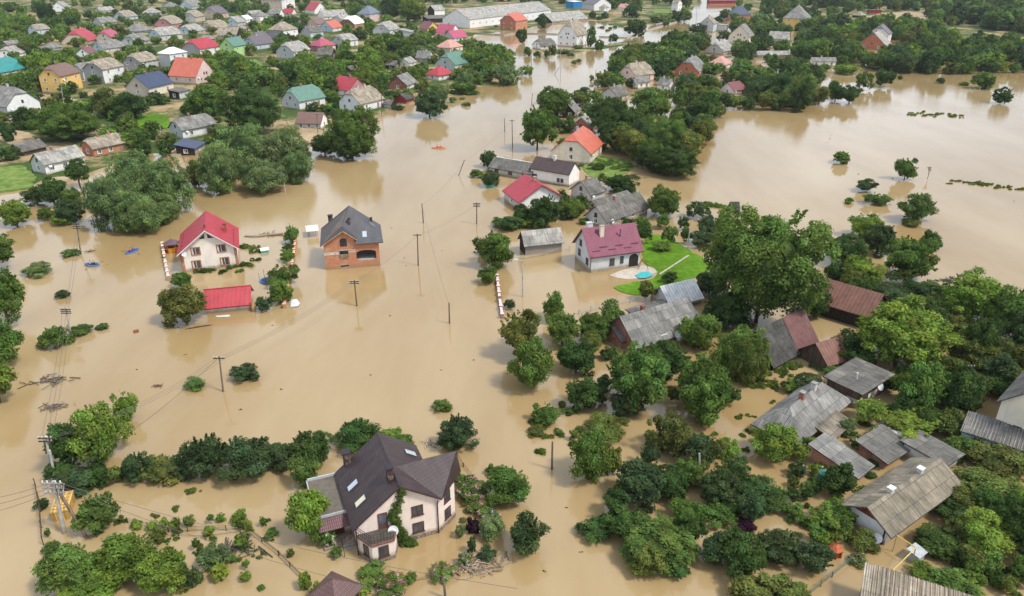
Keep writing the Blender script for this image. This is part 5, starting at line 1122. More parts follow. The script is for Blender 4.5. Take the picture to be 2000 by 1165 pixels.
T_LIST = [  # outline in the photo, colour, build, trunk showing (m)
 # first willow clump and second one
 (162,330,262,452,'w','willow',0),(205,292,318,402,'w','willow',0),(262,300,369,420,'w','willow',0),(230,368,320,462,'w','willow',0),(288,378,352,440,'w','willow',0),
 (385,278,472,380,'w','willow',0),(430,243,532,345,'w','willow',0),(500,245,606,352,'w','willow',0),(468,308,560,382,'w','willow',0),(545,288,603,362,'w','willow',0),
 (404,344,450,381,'l','round',0),(362,310,405,368,'o','round',0),(604,260,662,306,'d','round',0),(632,208,737,316,'m','round',0),(648,250,720,316,'d','round',0),
 (436,165,550,270,'d','round',0),(368,160,440,232,'m','round',0),(66,198,192,284,'m','round',0),(18,206,72,256,'d','round',0),(178,168,232,236,'o','round',0),(222,178,286,238,'d','round',0),
 (0,240,28,282,'d','round',0),(0,285,34,318,'d','round',0),(245,250,292,292,'m','round',0),(290,180,326,208,'d','round',0),(352,192,400,232,'m','round',0),
 (-4,386,55,446,'l','round',0),(42,362,95,402,'b','round',0),(72,344,130,405,'d','round',0),(105,385,158,442,'b','round',0),(72,404,102,434,'m','round',0),(100,412,146,442,'l','round',0),(118,365,158,405,'m','round',0),(128,310,170,355,'d','open',2),
 (-60,448,24,530,'m','round',1),(-44,518,44,632,'m','round',1),(-55,618,36,722,'m','round',1),(-60,694,28,786,'l','round',1),
 (42,511,98,542,'w','willow',0),(106,566,134,584,'b','round',0),(80,634,136,681,'m','open',0),(138,633,181,656,'m','round',0),(188,634,210,644,'d','round',0),(121,487,154,500,'m','round',0),(125,656,142,668,'b','round',0),
 (312,548,402,640,'o','round',0),(334,530,372,566,'m','round',0),(555,438,584,478,'m','round',0),(553,472,574,492,'b','round',0),(548,486,576,514,'l','round',0),(527,514,576,562,'m','open',0),(521,546,569,598,'m','round',0),(498,579,530,611,'b','round',0),
 (449,709,504,746,'b','spiky',0),(358,741,399,760,'m','open',0),(846,779,881,805,'m','open',0),
 (94,822,160,918,'d','round',0),(140,784,246,912,'l','round',0),(222,764,266,824,'l','open',0),(126,912,200,958,'b','open',0),(238,888,292,946,'b','spiky',0),(288,897,352,948,'o','open',0),
 (354,850,446,938,'b','spiky',0),(428,852,526,938,'b','spiky',0),(522,868,568,922,'b','open',0),(562,842,652,918,'d','spiky',0),(658,818,742,880,'d','spiky',0),(733,836,786,868,'l','round',0),(770,848,808,876,'m','spiky',0),
 (564,886,626,956,'m','round',0),(560,953,642,1062,'l','round',0),(858,812,932,880,'b','spiky',0),(856,848,898,882,'l','round',0),(946,906,1032,988,'m','round',0),(946,908,972,930,'m','round',0),(994,1008,1066,1086,'b','spiky',0),(932,1009,984,1058,'w','round',0),
 (82,1062,190,1172,'m','round',0),(180,1034,300,1140,'l','round',0),(262,1066,368,1170,'l','round',0),(120,1098,240,1190,'l','round',0),(290,1030,325,1060,'o','round',0),
 (152,966,224,1042,'m','open',0),(385,1062,446,1114,'w','willow',0),(365,1108,392,1145,'b','open',0),(412,1098,448,1136,'y','round',0),(70,972,96,996,'d','round',0),(84,1056,118,1082,'m','open',0),(86,1032,98,1050,'m','round',0),
 (1108,836,1192,948,'m','round',0),(1180,876,1214,930,'o','round',0),(1040,786,1092,830,'m','open',0),(1028,832,1062,852,'o','open',0),(1082,838,1100,850,'m','round',0),(1100,795,1124,812,'m','round',0),(1090,784,1106,798,'o','open',0),
 (1000,656,1086,766,'m','round',0),(978,604,1054,692,'o','open',1),(1058,570,1100,632,'m','open',0),(1062,604,1136,682,'m','round',0),(1128,608,1190,676,'m','round',0),(1168,586,1218,640,'m','open',0),(1086,660,1166,738,'d','round',0),(1104,732,1182,806,'d','round',0),
 (1178,658,1312,812,'m','round',0),(1312,692,1440,832,'m','round',0),(1262,660,1345,740,'d','round',0),(1190,758,1262,816,'b','round',0),(1270,802,1346,892,'o','open',0),(1338,842,1396,902,'b','open',1),(1146,812,1224,856,'o','open',0),(1174,674,1206,706,'d','round',0),(1112,840,1130,862,'o','open',0),
 (1198,890,1302,992,'b','round',0),(1262,905,1345,975,'d','round',0),(1318,895,1372,950,'m','open',0),(1368,912,1450,992,'b','round',0),(1424,928,1524,1004,'d','round',0),(1368,975,1442,1026,'m','open',0),(1130,1006,1202,1060,'d','round',0),(1178,985,1262,1062,'d','round',0),
 (1214,1006,1370,1112,'m','round',0),(1225,1060,1300,1128,'o','round',0),(1282,1080,1350,1132,'d','round',0),(1312,975,1372,1030,'m','open',0),(1368,1042,1430,1110,'b','round',0),(1396,1034,1494,1130,'d','round',0),(1478,1032,1572,1108,'b','round',0),(1560,1058,1626,1126,'b','round',0),(1430,1122,1520,1200,'o','round',0),(1500,1128,1584,1200,'o','round',0),(1434,1014,1478,1042,'p','round',0),
 (1476,824,1572,908,'l','round',0),(1400,854,1442,896,'l','open',0),(1442,892,1460,908,'b','open',0),(1542,900,1576,936,'b','open',0),(1540,930,1562,956,'o','open',0),
 (1370,388,1618,642,'m','round',1.5),(1372,560,1470,650,'d','round',0),(1390,625,1500,742,'m','willow',0),(1428,660,1504,756,'o','willow',0),(1332,612,1402,690,'m','open',0),(1400,596,1440,640,'d','open',1),
 (1672,582,1854,728,'l','round',0.8),(1620,640,1702,712,'d','round',0),(1610,452,1694,522,'d','round',0),(1682,432,1752,502,'b','round',0),(1660,415,1722,470,'l','open',0),(1724,456,1830,556,'m','round',0),(1640,500,1724,572,'l','round',0),(1562,560,1626,626,'d','round',0),(1800,450,1838,492,'d','open',0),(1612,505,1650,560,'d','round',0),
 (1842,528,1970,640,'l','round',0),(1940,560,2060,680,'m','round',0),(1700,552,1800,606,'b','open',0),(1780,545,1880,600,'b','round',0),(1850,636,1962,742,'o','round',0),(1880,610,1945,735,'d','round',0),(1762,702,1852,816,'m','round',0),(1820,690,1892,760,'o','round',0),(1836,712,1925,826,'d','round',0),(1884,640,1900,700,'m','round',0),
 (1628,296,1660,322,'m','round',0),(1752,309,1790,352,'m','open',.4),(1764,375,1828,436,'m','round',.3),(1674,350,1712,374,'b','open',.3),(1694,376,1738,402,'m','open',0),(1650,386,1668,398,'m','open',0),(1762,424,1800,442,'o','open',0),
 (1862,905,1992,1000,'o','round',0),(1838,972,1934,1040,'d','round',0),(1880,1000,1976,1082,'l','open',1),(1790,1026,1888,1096,'d','round',0),(1952,960,2050,1090,'d','round',0),(1776,1098,1842,1146,'l','round',0),(1822,1112,1912,1172,'m','round',0),(1928,1112,1968,1150,'d','open',0),(1900,860,2010,940,'o','open',0),(1845,848,1902,900,'m','open',0),
 (1608,905,1674,976,'d','round',0),(1586,985,1662,1046,'l','open',0),(1618,990,1668,1046,'m','round',0),(1658,1032,1712,1078,'o','open',0),(1672,776,1734,822,'y','open',1),(1738,806,1828,846,'y','open',1),(1545,726,1612,778,'b','round',0),(1606,712,1652,738,'m','round',0),(1528,736,1566,770,'m','round',0),
 (1632,815,1668,850,'w','open',0),(1660,848,1704,878,'o','white',0),(1700,828,1752,868,'m','white',0),(1772,842,1812,872,'b','round',0),(1656,1080,1690,1106,'m','flower',0),(1590,902,1616,922,'y','white',0),(1690,920,1712,936,'d','open',0),
 (1502,948,1528,972,'m','open',0),(1520,980,1546,1006,'m','open',0),(1524,955,1540,968,'m','round',0),(1545,964,1560,976,'m','round',0),(1570,982,1582,994,'m','round',0),(1534,1008,1548,1020,'m','round',0),(1553,992,1564,1002,'m','round',0),
 (886,942,958,970,'m','flower',0),(908,966,966,1004,'m','flower',0),(936,1000,978,1014,'w','white',0),(888,1024,912,1052,'m','flower',0),(912,1046,930,1086,'b','round',0),(932,1070,972,1098,'b','round',0),(892,1078,920,1108,'w','white',0),(912,1012,936,1042,'p','open',0),(838,1100,890,1132,'m','flower',0),
 (735,1126,800,1166,'m','flower',0),(702,1104,754,1130,'m','round',0),(790,1116,814,1138,'m','round',0),(690,1132,728,1165,'l','round',0),(706,1120,742,1148,'m','flower',0),(622,1030,656,1072,'m','white',0),(644,1066,668,1090,'m','round',0),(580,1116,608,1152,'l','round',0),(604,1140,634,1175,'l','round',0),(886,925,912,948,'m','round',0),(898,1012,912,1022,'o','open',0),(508,1010,520,1030,'m','round',0),(520,1032,545,1050,'m','round',0),(560,1070,574,1090,'o','open',0),
 # tree strip along the bank, from the bend to the lawn
 (1014,204,1086,292,'m','round',1),(1046,166,1124,232,'m','round',0),(1118,172,1160,205,'d','open',0),(1146,186,1238,272,'d','round',0),(1228,168,1304,232,'m','round',0),(1246,220,1345,318,'m','round',0),(1252,280,1366,348,'d','round',0),(1263,362,1332,430,'m','round',0),(1300,250,1378,320,'o','round',0),(1228,232,1262,282,'b','open',1.5),
 (1165,232,1240,300,'d','round',0),(1090,232,1122,262,'d','round',0),(1085,270,1120,300,'o','open',0),(936,292,972,330,'b','round',0),(938,332,978,368,'b','round',0),(918,330,944,348,'m','open',0),(955,310,1000,325,'m','open',0),(1158,316,1182,334,'m','round',0),(1186,340,1246,380,'d','open',0),(1112,378,1155,418,'d','round',0),(1090,385,1140,430,'m','open',0),(1035,378,1095,450,'d','round',0),(1000,398,1042,440,'d','open',0),(1092,402,1118,430,'b','open',0),
 (968,422,1020,452,'d','open',0),(930,452,1002,528,'m','open',0),(934,520,972,558,'m','round',0),(1012,420,1062,446,'l','open',0),(935,470,955,500,'b','open',0),(986,584,1008,606,'b','round',0),(1130,425,1150,440,'m','round',0),(960,425,985,440,'o','open',0),
 (1225,86,1262,118,'d','round',1.5),(1222,36,1262,72,'d','round',0),(1186,128,1224,156,'d','round',0),(1166,138,1196,172,'o','open',0),(1010,55,1030,86,'d','round',0),(1022,92,1038,110,'m','open',0),(1042,100,1056,113,'m','round',0),(1062,100,1072,112,'d','open',0),(1072,88,1086,112,'o','open',1),(1090,96,1112,106,'m','open',0),(1118,88,1136,97,'m','round',0),(1146,52,1164,94,'m','open',0),(1160,80,1180,98,'m','round',0),(1190,66,1206,84,'d','open',0),(1260,82,1288,94,'d','open',0),
 (806,174,870,233,'b','round',0),(960,124,1020,168,'w','willow',0),(875,177,888,184,'m','round',0),(876,190,890,201,'m','round',0),(898,190,908,195,'m','round',0),(916,176,936,186,'m','round',0),(902,200,918,208,'o','open',0),(768,205,790,216,'d','round',0),(838,165,880,195,'w','willow',0),(880,158,925,185,'m','round',0),(925,118,968,160,'m','round',0),
 (1116,118,1126,126,'m','open',0),(1124,116,1136,122,'l','open',0),(1018,128,1040,150,'l','open',0),(1152,146,1160,160,'o','open',0),(1165,150,1190,170,'w','open',0),(1108,104,1122,110,'m','open',0),
 (780,-6,834,46,'y','round',0),(742,-10,790,44,'d','round',0),(70,2,108,46,'d','round',0),(1050,28,1068,56,'d','round',0),(1150,22,1164,38,'d','open',0),(1174,25,1190,38,'b','round',0),(1164,32,1178,40,'d','round',0),(1220,8,1250,36,'d','round',0),(1180,2,1210,20,'m','round',0),(1322,18,1350,44,'m','round',0),(1306,24,1328,44,'d','round',0),(1270,26,1310,46,'w','round',0),(1294,40,1306,52,'m','round',0),
 (1414,20,1432,36,'d','round',0),(1394,32,1412,44,'d','round',0),(1344,48,1380,64,'b','round',0),(1300,62,1342,90,'m','round',0),(1332,64,1382,96,'m','round',0),(1284,90,1336,128,'m','round',0),(1250,105,1284,132,'m','round',0),(1382,108,1404,120,'o','open',0),(1405,60,1424,80,'d','open',1),(1462,24,1500,66,'w','round',0),(1422,42,1446,62,'d','round',0),
 (1470,132,1510,160,'m','round',0),(1368,120,1415,150,'m','round',0),(1420,122,1480,162,'m','round',0),(1540,160,1590,222,'d','round',0),(1500,140,1552,205,'d','round',0),(1616,162,1652,200,'d','round',0),(1642,164,1682,202,'d','open',.5),(1674,140,1702,176,'m','open',.5),(1712,134,1744,168,'d','open',1),(1618,158,1640,178,'m','open',0),(1582,170,1620,204,'o','open',.5),(1942,174,1978,202,'d','open',.5),(1946,118,1966,144,'y','round',0),(1900,140,1942,176,'m','round',0),(1830,152,1846,164,'d','round',0),(1875,160,1890,168,'m','round',0),(1754,148,1764,156,'m','round',0),(1600,125,1622,140,'m','round',0),(1628,125,1672,146,'l','round',0),
 (1400,415,1438,450,'b','open',.6),(1345,395,1385,425,'b','open',.5),(1362,420,1400,462,'b','open',.6),(1325,422,1345,448,'b','open',.5),(1295,440,1322,475,'m','open',1),(1330,442,1346,472,'m','open',.8),(1400,450,1430,485,'d','open',.6),(1348,450,1398,480,'b','open',.5),(1276,470,1310,492,'l','open',.2),(1295,530,1322,552,'d','open',.3),(1246,548,1276,580,'o','open',1),(1356,528,1420,580,'b','round',0),(1282,418,1308,444,'m','open',.6),(1250,448,1272,462,'b','open',0),(1240,422,1268,452,'m','open',.6),(1370,428,1392,442,'b','open',.3),
]
for t in T_LIST: plant(t[:4], t[4], t[5], t[6])
# gardens and the wooded bank: the remaining trees one by one, wherever no roof would vanish behind them
FILL = [  # outline on the ground (px), how many, radius range, colours
 ([(-60,30),(120,4),(500,4),(720,10),(780,48),(780,190),(640,186),(540,170),(430,180),(330,160),(230,172),(150,196),(0,200)], 560, (1.6, 5.6), 'mmmodlll'),
 ([(780,48),(930,90),(1005,112),(1000,150),(900,178),(820,190),(770,170)], 130, (1.5, 4.2), 'mmlowl'),
 ([(-40,185),(200,200),(330,245),(430,240),(440,300),(250,310),(60,262),(-40,262)], 70, (1.0, 3.2), 'mdlo'),
 ([(530,165),(640,180),(650,150),(780,150),(840,200),(760,214),(650,236),(540,200)], 60, (1.0, 3.0), 'mdol'),
 ([(1200,128),(1300,92),(1420,80),(1500,62),(1560,110),(1600,150),(1566,214),(1430,220),(1380,240),(1290,200),(1190,180)], 230, (1.8, 5.0), 'ddmmob'),
 ([(1300,205),(1390,222),(1374,310),(1270,340),(1190,300),(1180,235)], 26, (1.8, 4.2), 'dmob'),
 ([(1040,200),(1180,190),(1190,250),(1060,262)], 12, (1.4, 3.0), 'dmob'),
 ([(1500,66),(1600,46),(1780,52),(1900,86),(2080,106),(2080,140),(1930,146),(1780,146),(1640,130),(1560,112)], 260, (2.0, 5.6), 'ddmmobl'),
 ([(1380,14),(1460,6),(1520,40),(1480,66),(1430,52)], 14, (2.0, 4.5), 'mdl'),
 ([(1640,560),(1850,590),(1870,680),(1700,660)], 12, (1.6, 3.0), 'dob'),
 ([(1860,760),(2010,660),(2060,760),(1930,830)], 9, (1.6, 3.4), 'dob'),
 ([(1000,330),(1240,370),(1270,480),(1100,440),(990,450)], 14, (.8, 1.7), 'dob'),
 ([(1560,860),(1700,900),(1700,1010),(1600,1090),(1540,1000)], 26, (.35, .9), 'mmld'),
 ([(1200,880),(1480,880),(1560,1000),(1480,1080),(1180,1080)], 16, (.6, 1.5), 'dmbo'),
 ([(1000,620),(1200,640),(1340,690),(1440,770),(1420,860),(1250,830),(1110,760)], 16, (.6, 1.6), 'dmob'),
 ([(1700,960),(2010,1000),(2010,1165),(1900,1165)], 26, (.6, 1.6), 'dmol'),
 ([(1630,690),(1760,690),(1900,830),(1780,880)], 16, (.8, 1.8), 'dmo'),
 ([(120,985),(500,1010),(480,1140),(250,1040)], 14, (.25, .6), 'mdol'),
 ([(100,935),(240,925),(355,915),(355,935),(240,950),(130,960)], 16, (.7, 1.25), 'bdo'),
 ([(515,900),(575,890),(575,915),(515,925)], 5, (.8, 1.2), 'bd'),
 ([(560,-2),(880,0),(1010,4),(1100,0),(1360,0),(1340,16),(1200,12),(1000,8),(700,8)], 90, (3.0, 6.0), 'dmo'),
 ([(1480,8),(1720,14),(1870,50),(1780,62),(1600,50),(1500,62)], 80, (2.5, 5.5), 'ddmo'),
]
GAPS = [[(225,238),(300,222),(334,228),(336,254),(262,262)],[(470,120),(500,116),(548,150),(530,168),(500,154)],[(-10,174),(120,186),(165,200),(150,212),(80,200),(0,186)],[(186,244),(240,258),(215,272),(190,264)],[(560,236),(650,262),(640,290),(575,270)],[(1380,75),(1425,60),(1428,84),(1405,100),(1375,104)],[(1640,36),(1720,24),(1812,22),(1816,50),(1700,46)],[(1690,88),(1856,86),(1856,98),(1780,106),(1690,100)],[(925,60),(1100,50),(1240,58),(1240,84),(925,88)],[(1360,-5),(1440,-5),(1440,20),(1340,60),(1340,30)]]
def in_poly(p, poly):
    c = False; n = len(poly)
    for i in range(n):
        a, b_ = poly[i], poly[i - 1]
        if (a[1] > p[1]) != (b_[1] > p[1]) and p[0] < (b_[0] - a[0]) * (p[1] - a[1]) / (b_[1] - a[1]) + a[0]: c = not c
    return c
rf = random.Random(5)
for poly, n, (ra, rb_), cols_ in FILL:
    xs = [p[0] for p in poly]; ys = [p[1] for p in poly]; got = 0
    W_ = px2w(poly); wx = [p[0] for p in W_]; wy = [p[1] for p in W_]
    for _ in range(n * 45):
        if got >= n: break
        # spread evenly over the picture as well as over the ground
        q = (rf.uniform(min(xs), max(xs)), rf.uniform(min(ys), max(ys)))
        if not in_poly(q, poly) or any(in_poly(q, g) for g in GAPS): continue
        X, Y = gp(*q); r = rf.uniform(ra, rb_); a = r * rf.uniform(.8, 1.2); th = rf.uniform(0, .8); zc = a * .9 + th
        if any(math.hypot(X - t['X'], Y - t['Y']) < .48 * (r + t['r']) for t in TREES): continue
        px, py = pj(X, Y, zc); s_ = scale_at(q[1]); bx = (px - r * s_, py - a * s_ * .97, px + r * s_, py + a * s_ * .8); bad = False; hit = []
        for h in HOUSES:
            dd = math.hypot(X - h['g'][0], Y - h['g'][1])
            if dd < h['r'] * .85 + r * .5: bad = True; break
            if Y < h['g'][1]:
                b_ = h['bbox']; ox = min(bx[2], b_[2]) - max(bx[0], b_[0]); oy = min(bx[3], b_[3]) - max(bx[1], b_[1])
                if ox > 0 and oy > 0 and h.get('cov', 0) + ox * oy > (.16 if b_[3] < 130 else .07) * (b_[2] - b_[0]) * (b_[3] - b_[1]): bad = True; break
                if ox > 0 and oy > 0: hit.append((h, ox * oy))
        if bad: continue
        for h, v in hit: h['cov'] = h.get('cov', 0) + v
        put_plant(X, Y, zc, r, a, rf.choice(cols_), rf.choice(['round', 'round', 'open', 'willow'] if r > 2 else ['round', 'open']), th, g0=0.0); got += 1
def woodland(name, n, area, label, seed):
    """a far wood that reads as one mass"""
    rs = random.Random(seed); Vs = []; Ts = []
    protos = [crown_arrays(900 + k, 420, 12, .22, 'round')[:2] for k in range(4)]
    for i in range(n):
        q = area(rs); X, Y = gp(*q); r = rs.uniform(3.5, 7.0); a = r * rs.uniform(.9, 1.3); V, T = protos[i % 4]; an = rs.uniform(0, 6.28)
        ca, sa = math.cos(an), math.sin(an); V = V.copy(); x = V[:, :, 0] * ca - V[:, :, 1] * sa; y = V[:, :, 0] * sa + V[:, :, 1] * ca
        V[:, :, 0] = x * r + X; V[:, :, 1] = y * r + Y; V[:, :, 2] = V[:, :, 2] * a + a * .9
        c = np.array(TINT[rs.choice('ddmob')]) * rs.uniform(.8, 1.2); Vs.append(V); Ts.append(T * c)
    me = leaf_mesh(name, np.vstack(Vs), np.vstack(Ts)); o = link(name, me); o.color = (1, 1, 1, 1); return tag(o, label, None, None, 'stuff')
def wood_area(rs):
    while True:
        q = (rs.uniform(1380, 2110), rs.uniform(-34, 74))
        if q[1] < 12 + 64 * max(0, (q[0] - 1560)) / 500 and q[0] > 1440 + (0 if q[1] < 4 else 70) and not any(abs(q[0] - (h['bbox'][0] + h['bbox'][2]) / 2) < 42 and -8 < q[1] - h['bbox'][3] < 60 for h in HOUSES) and not any(in_poly(q, g) for g in GAPS): return q
woodland('woodland', 800, wood_area, 'dense green wood filling the far bank', 3)
woodland('woodland', 420, lambda rs: (rs.uniform(-300, 1370), rs.uniform(-50, 3)), 'far belt of trees beyond the village', 4)
# ------------------------------------------------------------------ poles, wires, walls, boats and the things the flood left standing
POLES = []
def pole(top, bot, label, kind='wood', arms=1, lamp=False, r=.11):
    X, Y = gp(*bot); z = zsolve(X, Y, top[1]); tx, ty = gp(top[0], top[1], z)
    root = empty('utility_pole', (X, Y, 0)); tag(root, label, 'utility pole', 'utility poles standing in the flood')
    c = (.46, .44, .41) if kind == 'concrete' else (.21, .175, .14); t = Vector((tx - X, ty - Y, z)); b0 = -t * (.8 / z)
    m = M['concrete'] if kind == 'concrete' else M['wood']
    part(root, 'post', lambda b: b.bar(tuple(b0), tuple(t), r * 1.25, m, c, 8, r * .85))
    for k in range(arms):
        q = t * (1 - .035 - .07 * k)
        a = part(root, 'crossarm', lambda b: b.box((q.x - .75, q.y - .06 - r, q.z - .06), (q.x + .75, q.y + .06 - r, q.z + .06), M['wood'], (.10, .085, .07)))
        for s in (-.65, -.3, .3, .65):
            part(a, 'insulator', lambda b: (b.bar((q.x + s, q.y - r, q.z + .063), (q.x + s, q.y - r, q.z + .13), .03, M['paint'], (.1, .08, .07), 6), b.bar((q.x + s, q.y - r, q.z + .133), (q.x + s, q.y - r, q.z + .24), .06, M['paint'], (.62, .60, .56), 8)))
    if lamp: part(root, 'lamp_head', lambda b: (b.bar(tuple(t), (t.x - .9, t.y, t.z + .12), .05, M['paint'], (.5, .5, .5)), b.box((t.x - 1.3, t.y - .14, t.z + .06), (t.x - .7, t.y + .14, t.z + .2), M['paint'], (.62, .62, .6))))
    POLES.append((label, (X, Y))); return root, Vector((tx, ty, z))
P_ = [((150,440),(158,497),'wooden pole with crossarm near the two rafts','wood',2),((128,602),(139,656),'grey concrete pole beside the leafy reeds clump','concrete',3),((428,697),(436,765),'lone slim pole between the low dark bush and the open water','wood',1),
 ((692,548),(697,598),'thin pole in the water below the unfinished brick house','wood',2),((815,457),(817,519),'dark pole with a meter box beside the brick house','wood',1),((877,592),(878,632),'short pole with transformer in mid channel','wood',0),
 ((824,398),(827,436),'pale slender pole midway up the flooded street','wood',0),((931,396),(931,438),'dark pole with stacked insulators by the bank bushes','wood',3),((907,313),(896,343),'strongly leaning pole by the grey lean to','wood',0),
 ((1020,509),(1021,580),'street lamp pole at the flooded drive of the purple roofed house','concrete',0),((1079,863),(1078,917),'dark bare pole standing by the leafy round tree','wood',0),((1000,234),(1001,288),'tall pole at the tip of the wooded bank','wood',1),((1040,182),(1038,206),'distant pole above the wooded bank tip','wood',0),((985,231),(986,258),'slim pale pole in open water off the wooded bank','wood',0),
 ((1164,136),(1161,182),'thick leaning pole by the pinkish house','wood',0),((1093,131),(1083,146),'tilted broken pole in the far channel','wood',0),((1038,95),(1038,136),'pole by the bushes below the small spit cottage','wood',0),((1095,98),(1095,148),'slender pole mirrored below the tall white house','concrete',0),
 ((911,136),(911,172),'pale pole at the village edge hedge','concrete',0),((745,183),(745,226),'pole beside the white tan roofed house','wood',0),((619,222),(621,264),'pole at the lane garage corner','wood',1),((554,352),(557,375),'short pale stake by the second willow clump','concrete',0),((312,246),(317,280),'white post at the green grass plot','concrete',0),((186,224),(190,262),'concrete lamp pole by the brown yard','concrete',0),((119,165),(126,213),'concrete pole before the yellow house','concrete',1),
 ((160,846),(173,910),'grey concrete pole in front of the bright round tree','concrete',1),((866,1130),(870,1168),'bare post beside pink flowers at the bottom edge','wood',0),((1892,714),(1876,772),'tilted concrete pole over the dark trees','concrete',1),((1366,886),(1366,935),'grey pole beside the small feathery tree','concrete',0),((1347,446),(1344,480),'thin pole among the flooded saplings','concrete',0),
 ((1360,8),(1360,40),'far pole at the bend','wood',0),((1293,44),(1293,66),'far pole on the bend spit','wood',0)]
TOPS = [pole(t, b_, l, k, a) if 'lamp' not in l else pole(t, b_, l, k, a, True) for t, b_, l, k, a in P_]
# the leaning strutted pole with its switchgear, lower left
root, topA = pole((104,940),(126,1042),'big concrete switch pole strutted beside the yellow box','concrete',0, r=.17)
X, Y = gp(126,1042); q = topA - Vector((X, Y, 0)); sx, sy = gp(172,1052)
part(root, 'strut', lambda b: b.bar((sx-X, sy-Y, -.4), tuple(q*.97), .15, M['wood'], (.22,.17,.12), 8))
for k in range(3):
    z = q.z - .15 - .55*k
    a = part(root, 'crossarm', lambda b: b.box((q.x-1.1, q.y-.22, z-.06), (q.x+.9, q.y-.1, z+.06), M['paint'], (.3,.29,.28)))
    for s in (-.95,-.5,.3,.75): part(a, 'insulator', lambda b: b.bar((q.x+s, q.y-.16, z+.063), (q.x+s, q.y-.16, z+.3), .075, M['paint'], (.55,.40,.33) if k % 2 else (.66,.64,.6), 8))
part(root, 'switch_frame', lambda b: [b.bar((q.x-.9+i*.45, q.y-.5, q.z-1.3),(q.x-.7+i*.45, q.y-.2, q.z-.1), .04, M['paint'], (.35,.34,.33)) for i in range(5)])
root, topB = pole((89,852),(104,935),'twin concrete pole behind the switch pole','concrete',2, r=.15); root2, topC = pole((97,880),(108,940),'paler concrete pole against its twin pole','concrete',0, r=.14)
sx, sy = gp(214,895); root = bpy.data.objects['utility_pole.025'] if False else None
b = MB(); sp = gp(158,850,5.0); b.bar((sp[0], sp[1], 5.0), (*gp(214,895), -.3), .12, M['concrete'], (.42,.41,.39), 8); tag(b.build('strut_pole'), 'slanting concrete prop leaning through the bright round tree', 'pole')
def wire(p, q, sag, label, r=.022):
    p, q = Vector(p), Vector(q); b = MB(); n = 12; pts = [p.lerp(q, i/n) - Vector((0, 0, sag*4*(i/n)*(1-i/n))) for i in range(n+1)]
    for a, c in zip(pts, pts[1:]): b.bar(a, c, r, M['paint'], (.10,.095,.09), 3)
    tag(b.build('power_line'), label, 'power line', 'power lines over the flood')
T = [t[1] for t in TOPS]
WL = 'thin dark power line strung between poles over the flood'
for i, j, n in ((0,1,2),(1,2,0),(2,3,3),(3,4,1),(4,7,1),(6,8,1),(6,5,1),(8,11,1),(7,13,0)):
    for k in range(n): o_ = Vector(((k-(n-1)/2)*.5, 0, -.35)); wire(T[i]+o_, T[j]+o_, (T[i]-T[j]).length*.022, WL)
for k in range(3): o_ = Vector(((k-1)*.55, 0, -.3)); wire(topB+o_, T[1]+o_, .8, WL); wire(topB+o_, T[2]+o_, 1.2, WL)
for k in range(3): wire(topA+Vector((-.6, 0, -.3-.5*k)), (*gp(-120, 985+18*k, 6.0), 6.0), .5, WL)
wire(T[2], topA, 1.0, WL)
wire(topA, (*gp(1010,1150,5.5), 5.5), 1.2, WL); wire(topA + Vector((.3,0,-.5)), (*gp(900,1190,5.5), 5.5), 1.2, WL)
def wall_line(pts, h, t, m, col, cap, name, label, cat, seg=2.2, posts=True, grp=None):
    """garden wall in the water: panels, pillars and coping follow the outline"""
    root = empty(name, (*gp(*pts[0]), 0)); tag(root, label, cat, grp); o = Vector((*gp(*pts[0]), 0))
    wb, cb, pb = MB(), MB(), MB()
    for a, c in zip(pts, pts[1:]):
        A, B = Vector((*gp(*a), 0)) - o, Vector((*gp(*c), 0)) - o; d = (B-A).normalized(); n = Vector((-d.y, d.x, 0))*t/2; up = Vector((0,0,1))
        def blk(bb, A, B, z0, z1, w, col_, m_):
            q = [A-n*w, B-n*w, B+n*w, A+n*w]; lo = [p+up*z0 for p in q]; hi = [p+up*z1 for p in q]
            for i in range(4): bb.face([lo[i], lo[(i+1)%4], hi[(i+1)%4], hi[i]], m_, col_)
            bb.face(hi, m_, col_)
        L = (B-A).length; k = max(1, int(L/seg))
        blk(wb, A, B, -.6, h, 1, col, m)
        for i in range(k): blk(cb, A+d*(L*i/k+.06), A+d*(L*(i+1)/k-.06), h+.003, h+.1, 1.35, cap, M['paint'])
        if posts:
            for i in range(k+1): p = A+d*(L*i/k); blk(pb, p-d*.2, p+d*.2, -.6, h+.25, 1.6, col, m); blk(pb, p-d*.26, p+d*.26, h+.253, h+.33, 2.0, cap, M['paint'])
    wb.build('wall', root); cb.build('coping', root)
    if posts: pb.build('pillar', root)
    return root
wall_line([(318,482),(323,512),(330,548)], .62, .3, M['brick'], (.55,.30,.22), (.72,.55,.46), 'garden_wall', 'pale brick garden wall beside the pink house', 'wall')
wall_line([(578,470),(573,510),(563,560),(556,602)], .5, .3, M['brick'], (.60,.25,.13), (.72,.42,.28), 'garden_wall', 'orange brick garden wall beside the hedge shrubs', 'wall')
wall_line([(971,545),(976,590),(981,622)], .55, .3, M['brick'], (.42,.20,.17), (.70,.55,.52), 'garden_wall', 'pinkish low wall at the flooded street beside bank shrubs', 'wall')
wall_line([(930,66),(985,70),(1010,66),(1088,68)], .7, .3, M['concrete'], (.40,.37,.33), (.45,.42,.38), 'garden_wall', 'long low concrete wall before the brick two storey house yard', 'wall', 6, False)
wall_line([(1170,73),(1225,75),(1260,62),(1322,44)], .7, .4, M['concrete'], (.48,.43,.37), (.5,.45,.4), 'embankment_wall', 'pale embankment wall along the far river bend', 'wall', 8, False)
wall_line([(1288,538),(1345,501)], .16, .22, M['concrete'], (.40,.36,.28), (.44,.40,.31), 'lawn_edging', 'pale stone edging across the bright lawn', 'edging', 2.5, False)
